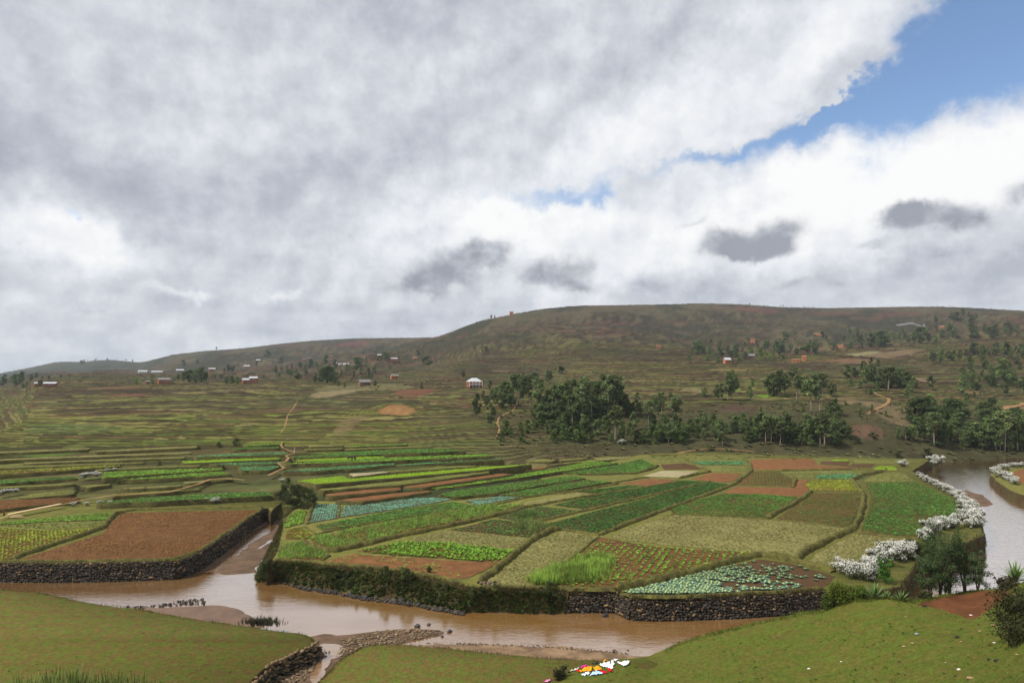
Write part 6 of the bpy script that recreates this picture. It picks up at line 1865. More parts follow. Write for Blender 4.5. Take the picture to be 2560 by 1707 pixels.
tufts('lawn_fringe', 'longer grass along the crest of the right lawn', _p, 'tall', 0.10, 0.24, (0.110, 0.130, 0.024))
tufts('bund_grass', 'tufts of grass along the field bunds', BUNDPTS, 'tall', 0.07, 0.20, (0.135, 0.130, 0.040))
tufts('bank_grass', 'grass on the island bank beside the right hand river', along(W(4, [(750, 985), (830, 1000), (1000, 1010), (1230, 960), (1290, 870), (1330, 810), (1480, 740), (1640, 690), (1745, 640), (1720, 540), (1640, 450), (1540, 360), (1370, 290)]), 2600, (0.05, -2.2), (0.0, 0.45)), 'tall', 0.15, 0.45, (0.100, 0.092, 0.036))
_f, _c = RNG.uniform(0, 0.95, 2400) * 8, RNG.random(2400) * 58
_i, _j = _f.astype(int).clip(0, 7), _c.astype(int)
_sp = _sv2[_i, _j] + (_sv2[_i + 1, _j] - _sv2[_i, _j]) * (_f - _i)[:, None]
tufts('stream_bank_grass', 'rank grass on the island bank along the side stream', _sp, 'tall', 0.15, 0.5, (0.105, 0.098, 0.036))
# bright tall grass (like fennel) in the potato field
_ps = np.array(pts(3, [(330, 955), (360, 920), (430, 880), (520, 830), (620, 800), (740, 785), (800, 800), (790, 850), (720, 900), (640, 940), (520, 960)]))
_lo, _hi = _ps.min(0), _ps.max(0)
_q = np.concatenate([np.array(Zc(3)(a, b))[None] + RNG.normal(0, 1, (n, 2)) * np.array([w, h]) for a, b, n, w, h in ((690, 850, 1300, 22, 11), (560, 890, 1100, 24, 9), (430, 930, 900, 20, 6), (620, 900, 500, 40, 12), (740, 810, 400, 14, 6))])
_q = _q[_q[:, 1] < 1463]
tufts('tall_grass', 'bright lime green tall grass in front of the soil field', [P(a, b, 0.05) for a, b in _q], 'tall', 0.25, 0.95, (0.260, 0.370, 0.070))
_q = np.array(Zc(2)(1830, 590))[None] + RNG.normal(0, 1, (420, 2)) * np.array([22, 7])
tufts('pale_grass', 'pale grass tufts in the weedy field', [P(a, b, 0.05) for a, b in _q], 'tall', 0.3, 0.6, (0.16, 0.20, 0.06))
_q = np.array(Zc(2)(1800, 530))[None] + RNG.normal(0, 1, (300, 2)) * np.array([16, 6])
tufts('pale_grass', 'pale grass tufts at the end of the weedy field bund', [P(a, b, 0.05) for a, b in _q], 'tall', 0.3, 0.6, (0.13, 0.20, 0.05))
_q = np.array(Zc(1)(1650, 1205))[None] + RNG.normal(0, 1, (220, 2)) * np.array([22, 3])
tufts('dry_weeds', 'grey weeds at the sand bar beside the left lawn', [P(a, b, -1.6) for a, b in _q], 'tall', 0.35, 0.7, (0.075, 0.075, 0.045))
# turf: sparse longer blades over the lawns
def turf(name, label, fn, n, col, smin, smax):
    tufts(name, label, [fn() for _ in range(n)], 'turf', smin, smax, col)


def _rl():
    while True:
        sx, sy = RNG.uniform(1500, 2560), RNG.uniform(1440, 1710)
        if sy > lawn_edge(sx) + 4:
            ps_ = Zc(4)
            X4, Y4 = (sx - 1760) * 2.501, (sy - 1080) * 2.501
            if 1330 < X4 < 1940 and Y4 < 1160 and Y4 < 1060 + 0.3 * (X4 - 1330) and Y4 < 1165 - max(0, X4 - 1680) * 0.6:
                continue
            g = lawn_at(sx, sy)
            return (g[0], g[1], g[2] + 0.0)


def _lln():
    p = RNG.random(2)
    s = Zc(1)(p[0] * 1850, 1000 + p[1] * 600)
    x, y, z = P(*s, -0.9)
    return (x, y, z) if s[1] > np.interp(s[0], [0, 88, 240, 400, 472, 600, 700, 760, 790], [1476, 1482, 1512, 1536, 1548, 1566, 1580, 1588, 1606]) else (x * 0 - 20, 60, -0.9)


turf('turf_blades', 'short grass blades on the right lawn', _rl, 9000, (0.140, 0.172, 0.032), 0.16, 0.34)
turf('turf_blades', 'short grass blades on the left lawn', _lln, 6000, (0.150, 0.160, 0.034), 0.10, 0.24)
def _cln():
    while True:
        sx, sy = RNG.uniform(780, 1560), RNG.uniform(1612, 1707)
        X2, Y2 = (sx - 600) * 2.501, (sy - 1080) * 2.501
        if Y2 > np.interp(X2, [430, 520, 580, 650, 760, 850, 1000, 1300, 1600, 1900, 2251, 2420], [1740, 1540, 1480, 1410, 1350, 1328, 1328, 1352, 1386, 1412, 1432, 1440]) + 8:
            return P(sx, sy, -1.1)


turf('turf_blades', 'short grass blades on the centre lawn', _cln, 5000, (0.140, 0.160, 0.032), 0.12, 0.26)
tufts('lawn_weeds', 'darker weeds dotted over the right lawn', [_rl() for _ in range(200)], 'leafy', 0.2, 0.5, (0.075, 0.125, 0.022))
tufts('lawn_weeds', 'darker weeds dotted over the left lawn', [_lln() for _ in range(110)], 'leafy', 0.15, 0.45, (0.110, 0.140, 0.028))
# nearest grass, on the hump below the viewpoint
_n = []
for k in range(4200):
    x, y = RNG.normal(-5.4, 3.0), RNG.normal(9.6, 1.5)
    _n.append((x, y, float(hillside_z(np.array([x]), np.array([y]))[0])))
tufts('near_grass', 'soft light green grass in the bottom left corner', _n, 'tall', 0.12, 0.34, (0.170, 0.215, 0.060))
# undergrowth on the slopes
_u, _uc = [], []
for k in range(9000):
    i, j = RNG.integers(60, len(COLU) - 60), RNG.integers(0, 460)
    d = ROWD[j]
    px = COLU[i] * 1568 + 1176
    if d < 205 or HREL[i, j] > 0.95:
        continue
    dens = fbm(np.array([HX[i, j] / 60]), np.array([HY[i, j] / 70 + 9]), 3)[0]
    wood = (px > 1130) and (d < 300)
    if not wood and (d < 420 or RNG.random() > 0.45 or dens < 0.52):
        continue
    if (not wood) and d < 330 and px < 1100 and RNG.random() < 0.8:
        continue
    _u.append((HX[i, j], HY[i, j], HT[i, j]))
_u = np.array(_u)
_cl = scatter([leaf_fan(16, 0.85, 0.42, 0.62, 0.25, 2, 300 + s) for s in range(4)], _u, RNG.uniform(0.6, 1.5, len(_u)) * (_u[:, 1] / 300) ** 0.45, RNG.uniform(0, 6.28, len(_u)), np.array((0.150, 0.155, 0.058))[None] * RNG.uniform(0.5, 1.5, (len(_u), 1)))
tag(obj('undergrowth', mesh_np('undergrowth', _cl[0], _cl[1], m_blade, cols=_cl[2])), 'dark undergrowth and scrub over the slopes', kind='stuff')
# ---------------------------------------------------------------- cabbages
m_cab = mat('cabbage_leaf', (0.105, 0.190, 0.125), 0.6, 0.25, 6.0, spec=0.3, objrand=0.25, trans=0.15)
m_cabh = mat('cabbage_head', (0.330, 0.400, 0.150), 0.55, 0.2, 6.0, spec=0.3, objrand=0.2)


def cab_meshes(s):
    V, F = leaf_fan(10, 0.32, 0.36, 0.26, 0.16, 3, 500 + s)
    me = mesh_np('leaves', V, F, m_cab, smooth=True)
    Vb, Fb = ball(0.13, 8, 5, 0.13, 0.85)
    return me, mesh_np('head', Vb, Fb, m_cabh, smooth=True), (V, F), (Vb, Fb)


CAB = [cab_meshes(s) for s in range(4)]
CABP = np.array(pts(3, [(890, 1002), (1150, 942), (1400, 876), (1560, 838), (1750, 796), (1960, 828), (2215, 902), (2145, 962), (1600, 1004), (1100, 1016), (950, 1014)]))
_cw = [P(a, b, 0.06) for a, b in CABP]
_cwa = np.array([c[:2] for c in _cw])
_spots = []
_l, _h = _cwa.min(0), _cwa.max(0)
for iy in range(int((_h[1] - _l[1]) / 0.46) + 1):
    for ix in range(int((_h[0] - _l[0]) / 0.46) + 1):
        x, y = _l[0] + ix * 0.46 + (iy % 2) * 0.23 + RNG.normal(0, 0.07), _l[1] + iy * 0.46 + RNG.normal(0, 0.07)
        if not inpoly(np.array([[x, y]]), _cwa)[0]:
            continue
        sx = x / y * F_PX + 1280
        sy = HOR + CAM_H / y * F_PX
        X3, Y3 = (sx - 1200) * 2.501, (sy - 1080) * 2.501
        X3 = X3 + 260 * (vnoise(np.array([x / 1.3]), np.array([y / 1.3]))[0] - 0.5)
        d = 1.0 if X3 < 1480 else 0.62 - 0.00055 * (X3 - 1480)
        pn = fbm(np.array([x / 1.6]), np.array([y / 1.6]), 2)[0]
        if X3 > 1480 and pn < 0.62 - d * 0.35 and RNG.random() < 0.9:
            continue
        if RNG.random() > max(0.22, d):
            continue
        _spots.append((x, y))
_spots.sort(key=lambda q_: q_[1])
NCAB = len(_spots)
for n, (x, y) in enumerate(_spots[:300]):
    k = RNG.integers(0, 4)
    r = empty('cabbage', (x, y, 0.05), RNG.uniform(0, 6.28))
    s = RNG.uniform(0.85, 1.25)
    r.scale = (s, s, s)
    obj('leaves', CAB[k][0], r)
    if RNG.random() < 0.8:
        obj('head', CAB[k][1], r)
    tag(r, 'single blue green cabbage with pale head in the plot above the stone wall', 'cabbage', 'cabbages in the plot above the stone wall')
rest = np.array([(x, y, 0.05) for x, y in _spots[300:]])
if len(rest):
    sc_, ro_ = RNG.uniform(0.85, 1.25, len(rest)), RNG.uniform(0, 6.28, len(rest))
    V, F, C = scatter([c[2] for c in CAB], rest, sc_, ro_, np.tile(np.array((0.105, 0.190, 0.125)), (len(rest), 1)))
    o = obj('cabbages', mesh_np('cabbages', V, F, m_leaf, cols=C))
    tag(o, 'further cabbages at the back of the plot above the stone wall', kind='stuff')
    V, F, C = scatter([c[3] for c in CAB], rest, sc_, ro_, np.tile(np.array((0.33, 0.40, 0.15)), (len(rest), 1)))
    h_ = obj('cabbage_heads', mesh_np('cabbage_heads', V, F, m_leaf, cols=C), o)
    h_['kind'] = 'stuff'

# ---------------------------------------------------------------- houses
m_brick = mat('red_brick', (0.300, 0.105, 0.055), 0.95, 0.3, 0.8, spec=0.05, col2=(0.24, 0.085, 0.045))
m_orange = mat('orange_earth_wall', (0.420, 0.165, 0.075), 0.95, 0.25, 0.8, spec=0.05)
m_whitew = mat('white_wall', (0.74, 0.74, 0.72), 0.9, 0.1, 0.8, spec=0.1)
m_tin = mat('pale_tin_roof', (0.46, 0.48, 0.50), 0.6, 0.12, 0.8, spec=0.4)
m_grey = mat('grey_roof', (0.200, 0.185, 0.175), 0.9, 0.25, 0.8, spec=0.1)
m_tile = mat('tile_roof', (0.290, 0.140, 0.085), 0.9, 0.25, 0.8, spec=0.05)
m_brown = mat('brown_wall', (0.180, 0.110, 0.070), 0.95, 0.3, 0.8, spec=0.05)
m_hole = mat('dark_opening', (0.020, 0.018, 0.016), 0.8, 0.1, 1.0)
m_wood = mat('weathered_wood', (0.200, 0.140, 0.090), 0.9, 0.3, 2.0)


def gable(mb, w, d, z, rh, over=0.35):
    x, y = w / 2 + over, d / 2 + over
    V = [(-x, -y, z - 0.1), (x, -y, z - 0.1), (x, y, z - 0.1), (-x, y, z - 0.1), (-x, 0, z + rh), (x, 0, z + rh)]
    V2 = [(a, b, c + 0.14) for a, b, c in V]
    n = 6
    F = [(0, 1, 5, 4), (2, 3, 4, 5)]
    F2 = [tuple(i + n for i in f) for f in F]
    E_ = [(0, 1), (1, 5), (5, 2), (2, 3), (3, 4), (4, 0)]
    mb.add(V + V2, [f[::-1] for f in F] + F2 + [(a, b, b + n, a + n) for a, b in E_])


def house(zone, X, Y, wpx, hpx, rpx, wall, roof, label, rz=0.0, ratio=0.7, name='house', hip=False, wins=2, door=True, balcony=False):
    g = ground(*Zc(zone)(X, Y))
    k = g[1] / F_PX / KZ[zone]
    w, h, rh = wpx * k, hpx * k, max(0.2, rpx * k)
    d = w * ratio
    face = math.atan2(g[0], g[1])
    r = empty(name, (g[0], g[1] + d * 0.4, g[2] - 0.3), -face + rz)
    mb = MB()
    mb.box((0, 0, (h + 0.3) / 2), (w, d, h + 0.3))
    if not hip:
        mb.add([(-w / 2, -d / 2, h + 0.3), (-w / 2, d / 2, h + 0.3), (-w / 2, 0, h + 0.3 + rh * 0.86), (w / 2, -d / 2, h + 0.3), (w / 2, d / 2, h + 0.3), (w / 2, 0, h + 0.3 + rh * 0.86)], [(0, 1, 2), (3, 5, 4)])
    mb.build('wall', wall, r)
    mb = MB()
    if hip:
        x, y, z = w / 2 + 0.4, d / 2 + 0.4, h + 0.25
        mb.add([(-x, -y, z), (x, -y, z), (x, y, z), (-x, y, z), (-x * 0.35, 0, z + rh), (x * 0.35, 0, z + rh)], [(0, 1, 5, 4), (1, 2, 5), (2, 3, 4, 5), (3, 0, 4), (0, 3, 2, 1)])
    else:
        gable(mb, w, d, h + 0.3, rh)
    mb.build('roof', roof, r)
    storeys = 2 if h > 4.2 else 1
    sh = h / storeys
    for st in range(storeys):
        for i in range(wins):
            xw = w * ((i + 0.5) / wins - 0.5) * 0.86
            if door and st == 0 and i == 0:
                mb = MB()
                mb.box((xw, -d / 2 - 0.02, 0.3 + min(1.0, sh * 0.36)), (min(0.95, w * 0.16), 0.10, min(2.0, sh * 0.72)))
                mb.build('door', m_wood, r)
                continue
            mb = MB()
            mb.box((xw, -d / 2 - 0.02, 0.3 + st * sh + sh * 0.55), (min(0.9, w * 0.15), 0.10, min(1.1, sh * 0.42)))
            f = mb.build('window', m_hole, r)
            mb = MB()
            zc, ww, wh = 0.3 + st * sh + sh * 0.55, min(0.9, w * 0.15), min(1.1, sh * 0.42)
            for dx in (-ww / 2, ww / 2):
                mb.box((xw + dx, -d / 2 - 0.05, zc), (0.09, 0.09, wh + 0.16))
            for dz in (-wh / 2, wh / 2):
                mb.box((xw, -d / 2 - 0.055, zc + dz), (ww, 0.09, 0.09))
            mb.build('frame', m_whitew if wall in (m_brick,) else m_wood, f)
    if balcony:
        mb = MB()
        for i in range(5):
            mb.box((w * (i / 4 - 0.5), -d / 2 - 1.3, (h + 0.3) / 2), (0.22, 0.22, h + 0.3))
        mb.build('columns', m_whitew, r)
        mb = MB()
        mb.box((0, -d / 2 - 0.75, h * 0.5), (w + 0.4, 1.6, 0.22))
        mb.box((0, -d / 2 - 1.48, h * 0.5 + 0.75), (w + 0.4, 0.10, 0.12))
        mb.build('balcony', m_whitew, r)
    tag(r, label, 'house')
    return r


house(13, 2150, 690, 120, 52, 34, m_brick, m_tin, 'red brick house with white columns, balcony and pale hipped roof', 0.25, 0.8, hip=True, wins=4, balcony=True)
house(13, 45, 660, 56, 36, 16, m_brick, m_tin, 'gabled half of the pair of red brick houses on the plateau', 0.3)
house(13, 118, 658, 66, 52, 12, m_brick, m_tin, 'taller half of the pair of red brick houses on the plateau', -0.1, wins=3)
house(12, 1490, 368, 96, 40, 18, m_brick, m_grey, 'red brick house with grey roof among plateau trees', 0.2, wins=3)
house(12, 1350, 366, 30, 20, 8, m_brick, m_grey, 'tiny red hut left of the grey roofed house', 0.2, wins=1)
house(12, 445, 396, 96, 34, 12, m_brick, m_tin, 'red house with pale roof at the left plateau edge', -0.2, wins=3)
house(12, 330, 396, 34, 34, 12, m_brick, m_tin, 'narrow red house half hidden by a round tree', 0.1, wins=1)
house(12, 1300, 263, 70, 14, 9, m_whitew, m_tin, 'leftmost white house on the far plateau', 0.1, wins=3)
house(12, 1430, 264, 88, 10, 8, m_whitew, m_tin, 'long white building on the far plateau', -0.1, wins=4)
house(12, 1645, 255, 62, 14, 10, m_brown, m_tin, 'pale roofed house right of the long white building', 0.1)
house(12, 1742, 246, 30, 7, 5, m_whitew, m_tin, 'tiny white house on the far plateau', 0.0, wins=1)
house(12, 1940, 246, 56, 18, 8, m_brick, m_tin, 'red house with pale roof on the far slope', 0.2)
house(12, 2262, 212, 50, 10, 8, m_orange, m_tin, 'orange house with bright white roof on the far slope', 0.0)
house(13, 165, 452, 36, 10, 7, m_brown, m_tin, 'tiny house with white roof high on the left hill', 0.0, wins=1)
house(13, 50, 506, 38, 8, 8, m_brick, m_tin, 'low white roofed house below the left hill', 0.1, wins=2)
house(13, 590, 446, 34, 16, 5, m_orange, m_grey, 'orange hut on the left hill', 0.1, wins=1)
house(13, 635, 432, 28, 12, 6, m_orange, m_grey, 'fainter orange hut behind the first on the left hill', 0.0, wins=1)
house(13, 835, 414, 30, 9, 4, m_orange, m_tile, 'small orange roof above the white church', 0.0, wins=1)
house(13, 912, 487, 30, 10, 5, m_whitew, m_tin, 'small white annex beside the church tower', 0.0, wins=2)
house(13, 972, 489, 54, 12, 6, m_whitew, m_tin, 'long white church building among trees', 0.05, wins=4)
house(13, 1412, 454, 58, 26, 8, m_orange, m_tin, 'orange house with thin white roof on the middle hillside', 0.1)
house(13, 1278, 406, 34, 12, 6, m_orange, m_tin, 'small orange and white house above the middle farms', 0.0, wins=1)
house(13, 1165, 452, 36, 12, 6, m_orange, m_tile, 'orange hut half hidden by dark trees', 0.1, wins=1)
house(13, 1607, 432, 40, 12, 8, m_orange, m_tile, 'orange house with tiled roof by a dirt track', 0.2, wins=1)
house(13, 1415, 614, 66, 28, 14, m_orange, m_grey, 'bright orange house with grey gabled roof', 0.25)
house(13, 1135, 676, 100, 32, 24, m_brown, m_grey, 'large brown farmhouse with sagging grey roof', 0.35, wins=3)
house(11, 325, 462, 42, 26, 14, m_orange, m_tin, 'orange house with shining white roof on the right slope', 0.5)
house(11, 490, 426, 46, 18, 12, m_brown, m_grey, 'brown house with grey roof beside a round dark tree', 0.1, wins=3)
house(11, 795, 454, 46, 18, 5, m_orange, m_tile, 'low orange house of the pair on the right slope', 0.1)
house(11, 850, 446, 24, 30, 10, m_orange, m_tile, 'tall narrow orange house of the pair on the right slope', 0.2, wins=1)
house(11, 500, 319, 28, 20, 5, m_orange, m_tile, 'lone square orange house on the bare hillside', 0.1, wins=1)
house(11, 945, 271, 46, 13, 5, m_orange, m_tile, 'wide orange house under the ridge', 0.0)
house(11, 1050, 363, 28, 18, 6, m_orange, m_tile, 'left orange house of the two beside the tree belt', 0.1, wins=1)
house(11, 1102, 356, 30, 14, 7, m_orange, m_tile, 'right orange house of the two beside the tree belt', 0.0, wins=1)
house(11, 1795, 217, 28, 9, 5, m_orange, m_tile, 'tiny orange house right of the smoke', 0.0, wins=1)
house(6, 2214, 341, 26, 16, 4, m_orange, m_tile, 'small orange house high above the grove', 0.1, wins=1)
house(6, 1251, 124, 24, 16, 9, m_orange, m_tile, 'orange house standing alone on the skyline', 0.0, wins=1)
# church tower
g = ground(*Zc(13)(885, 472))
k = g[1] / F_PX / KZ[13]
r = empty('church_tower', (g[0], g[1], g[2] - 0.3))
mb = MB()
mb.box((0, 0, 7 * k), (8 * k, 8 * k, 14 * k))
mb.build('tower', m_whitew, r)
mb = MB()
mb.add([(-4.6 * k, -4.6 * k, 14 * k), (4.6 * k, -4.6 * k, 14 * k), (4.6 * k, 4.6 * k, 14 * k), (-4.6 * k, 4.6 * k, 14 * k), (0, 0, 27 * k)], [(0, 1, 4), (1, 2, 4), (2, 3, 4), (3, 0, 4), (0, 3, 2, 1)])
mb.build('spire', m_whitew, r)
tag(r, 'white church tower with pointed spire rising above trees', 'church')

# ---------------------------------------------------------------- dirt paths over the fields and slopes
def path(label, zone, lst, w, near=None, m=None):
    P_ = []
    f = Zc(zone)
    dense = []
    for i in range(len(lst) - 1):
        for j in range(6):
            t = j / 6
            dense.append((lst[i][0] + (lst[i + 1][0] - lst[i][0]) * t, lst[i][1] + (lst[i + 1][1] - lst[i][1]) * t))
    dense.append(lst[-1])
    for X, Y in dense:
        s = f(X, Y)
        if near is None:
            gx = ground(*s)
            P_.append((gx[0], gx[1], gx[2]))
        else:
            z = float(zlev(*s)) + near
            P_.append(P(*s, z))
    V, F = [], []
    for i, p in enumerate(P_):
        a, b = np.array(P_[max(0, i - 1)][:2]), np.array(P_[min(len(P_) - 1, i + 1)][:2])
        t = (b - a) / (np.linalg.norm(b - a) + 1e-6)
        kw = w * random.uniform(0.6, 1.3) * 0.5
        for sg in (-1, 0, 1):
            x, y = p[0] - t[1] * kw * sg, p[1] + t[0] * kw * sg
            z = max(p[2], height(x, y)) if near is None else p[2]
            V.append((x, y, z + (0.12 if sg == 0 else 0.06)))
    for i in range(len(P_) - 1):
        for k_ in range(2):
            F.append((i * 3 + k_, i * 3 + k_ + 1, (i + 1) * 3 + k_ + 1, (i + 1) * 3 + k_))
    o = obj('dirt_path', mesh_np('dirt_path', V, np.array(F), m or m_dirt, smooth=True))
    tag(o, label, kind='structure')


path('zigzag footpath climbing between the green terraces', 2, [(175, 272), (235, 242), (275, 225), (240, 195), (285, 185), (305, 160), (285, 148), (330, 135)], 0.7, 0.45)
path('footpath running up to the topmost terraces', 2, [(345, 128), (270, 100), (255, 80), (268, 60), (262, 40)], 0.5, 0.45)
path('pale footpath from the plank towards the red bank', 1, [(380, 455), (520, 425), (660, 402), (860, 388), (1050, 376), (1150, 350), (1240, 325), (1310, 296), (1420, 288), (1530, 300)], 0.8, 0.42)
path('orange path bending over the bare knoll', 10, [(505, 590), (560, 620), (640, 650), (700, 670), (690, 715), (640, 755), (560, 790), (470, 830), (430, 860)], 1.3)
path('orange path climbing beside the grove', 8, [(500, 470), (460, 520), (440, 560), (350, 595), (290, 630), (275, 690), (300, 745), (290, 790), (265, 830)], 0.6)
path('orange road at the right edge of the slope', 10, [(2065, 800), (2150, 780), (2250, 760), (2352, 735), (2450, 715)], 3.0)
path('thin path along the upper left slope', 5, [(1945, 525), (1920, 570), (1880, 620), (1870, 665), (1860, 700), (1835, 735)], 0.5)
path('dirt track at the slope foot below the wood', 9, [(350, 1340), (520, 1310), (690, 1290), (800, 1285), (950, 1288), (1150, 1305), (1310, 1322)], 0.8)

# ---------------------------------------------------------------- people
m_skin = mat('skin', (0.120, 0.062, 0.038), 0.6, 0.1, 5.0)
m_hair = mat('black_hair', (0.012, 0.010, 0.009), 0.7, 0.1, 5.0)


def cloth_mat(n, c):
    return mat('cloth_' + n, c, 0.9, 0.12, 4.0, spec=0.05)


def person(loc, h, shirt, lower, label, rz=0.0, skirt=False, hat=None, walk=0.16, bend=0.0):
    """standing or walking figure; body one skinned mesh, clothing as shells over it"""
    k = h / 1.7
    root = empty('person', loc, rz)
    J = {'pel': (0, 0, 0.92), 'sp': (0, -0.02 - bend * 0.3, 1.15), 'ch': (0, -0.03 - bend * 0.8, 1.36), 'nk': (0, -0.03 - bend, 1.46), 'hd': (0, -0.05 - bend, 1.56), 'tp': (0, -0.04 - bend, 1.68)}
    for s, n in ((-1, 'l'), (1, 'r')):
        w = walk * s
        J['hip' + n] = (0.09 * s, 0, 0.88)
        J['kn' + n] = (0.10 * s, -w * 0.6 - 0.03, 0.48)
        J['an' + n] = (0.10 * s, -w * 0.9, 0.08)
        J['to' + n] = (0.10 * s, -w * 0.9 - 0.16, 0.03)
        J['sh' + n] = (0.18 * s, -0.03 - bend * 0.8, 1.38)
        J['el' + n] = (0.25 * s, 0.02 + w * 0.5 - bend, 1.12)
        J['wr' + n] = (0.25 * s, -0.08 + w * 0.9 - bend, 0.88)
        J['ha' + n] = (0.24 * s, -0.12 + w * 0.9 - bend, 0.79)
    E_ = [('pel', 'sp'), ('sp', 'ch'), ('ch', 'nk'), ('nk', 'hd'), ('hd', 'tp')]
    for n in 'lr':
        E_ += [('pel', 'hip' + n), ('hip' + n, 'kn' + n), ('kn' + n, 'an' + n), ('an' + n, 'to' + n), ('ch', 'sh' + n), ('sh' + n, 'el' + n), ('el' + n, 'wr' + n), ('wr' + n, 'ha' + n)]
    R = {'pel': 0.13, 'sp': 0.12, 'ch': 0.14, 'nk': 0.055, 'hd': 0.095, 'tp': 0.07, 'hip': 0.09, 'kn': 0.06, 'an': 0.042, 'to': 0.035, 'sh': 0.062, 'el': 0.045, 'wr': 0.032, 'ha': 0.035}
    names = list(J)
    me = bpy.data.meshes.new('body')
    me.from_pydata([tuple(c * k for c in J[n]) for n in names], [(names.index(a), names.index(b)) for a, b in E_], [])
    o = obj('body', me, root)
    mod = o.modifiers.new('skin', 'SKIN')
    for i, n in enumerate(names):
        rr = R.get(n, R.get(n[:-1], 0.05)) * k
        me.skin_vertices[0].data[i].radius = (rr, rr)
        me.skin_vertices[0].data[i].use_root = (n == 'pel')
    sub = o.modifiers.new('sub', 'SUBSURF')
    sub.levels = sub.render_levels = 1
    me.materials.append(m_skin)

    def shell(nm, segs, mt, grow=1.25):
        mb = MB()
        for chain in segs:
            path_ = [tuple(c * k for c in J[n]) if isinstance(n, str) else tuple(c * k for c in n) for n, _ in chain]
            mb.tube(path_, [r_ * k * grow for _, r_ in chain], 8)
        return mb.build(nm, mt, root, smooth=True)

    shell('shirt', [[('pel', 0.135), ('sp', 0.13), ('ch', 0.15), ('nk', 0.075)]] + [[('ch', 0.08), ('sh' + n, 0.072), ('el' + n, 0.055)] for n in 'lr'], shirt, 1.16)
    if skirt:
        shell('skirt', [[((0, 0, 1.0), 0.13), ('pel', 0.16), ((0, -0.02, 0.55), 0.20), ((0, -0.02, 0.22), 0.23)]], lower, 1.1)
    else:
        shell('trousers', [[('pel', 0.12), ('hip' + n, 0.10), ('kn' + n, 0.075), ('an' + n, 0.06)] for n in 'lr'], lower, 1.12)
    mb = MB()
    hx, hy, hz = (c * k for c in J['tp'])
    V, F = ball(0.105 * k, 8, 5)
    mb.add([(a + hx, b + hy + 0.015 * k, c + hz - 0.05 * k) for a, b, c in V], [tuple(dict.fromkeys(f)) for f in F.tolist()])
    mb.build('hair', m_hair, root, smooth=True)
    if hat is not None:
        mb = MB()
        mb.tube([(hx, hy, hz - 0.03 * k), (hx, hy, hz + 0.0 * k), (hx, hy, hz + 0.09 * k)], [0.20 * k, 0.13 * k, 0.09 * k], 10)
        mb.build('hat', hat, root, smooth=True)
    tag(root, label, 'person')
    return root


m_straw = mat('straw', (0.55, 0.42, 0.22), 0.9, 0.15, 6.0)
CW, CR, CB, CO, CP, CK = cloth_mat('white', (0.72, 0.70, 0.68)), cloth_mat('red', (0.45, 0.015, 0.03)), cloth_mat('blue', (0.10, 0.16, 0.30)), cloth_mat('orange', (0.55, 0.16, 0.05)), cloth_mat('pink', (0.60, 0.34, 0.34)), cloth_mat('black', (0.02, 0.02, 0.025))


def person_at(zone, X, Y, hpx, *a, near=None, **kw):
    s = Zc(zone)(X, Y)
    p = ground(*s) if near is None else P(*s, float(zlev(*s)) + near)
    return person(p, hpx / KZ[zone] * p[1] / F_PX, *a, **kw)


person_at(1, 25, 530, 42, CR, CK, 'person in red shirt and dark trousers on the path at the left edge', near=0.2, rz=2.0)
person_at(2, 300, 62, 24, cloth_mat('light_blue', (0.42, 0.50, 0.62)), CK, 'person in pale blue shirt and dark trousers on an upper terrace', near=0.3, rz=0.4)
person_at(2, 343, 112, 27, CO, CP, 'person in orange top walking down the terrace path', near=0.3, rz=0.2, skirt=True)
person_at(2, 340, 140, 30, CW, CP, 'person in white top and pinkish skirt below the orange one', near=0.3, rz=0.3, skirt=True)
person_at(2, 392, 104, 15, CW, CK, 'person in white bending over on the terrace', near=0.3, rz=1.2, bend=0.25)
person_at(2, 1695, 108, 28, CW, CR, 'person with straw hat, white shirt and red skirt by the red plot', near=0.2, skirt=True, hat=m_straw)
person_at(5, 468, 858, 24, CW, CK, 'person in white crouched at work on the left straw terrace', rz=0.8, bend=0.2)
person_at(5, 217, 722, 20, CW, cloth_mat('tan', (0.30, 0.22, 0.14)), 'person in white and tan on the upper left terraces', rz=0.3)
person_at(5, 122, 832, 16, CP, CK, 'small figure at the left edge of the straw terraces', rz=1.0)
person_at(4, 967, 234, 15, CK, CK, 'person in dark clothes beside the lime seed beds', near=0.0, rz=0.5)

# two people carrying on with a pair of dark oxen on the middle terrace
m_ox = mat('ox_hide', (0.050, 0.034, 0.024), 0.8, 0.2, 4.0)


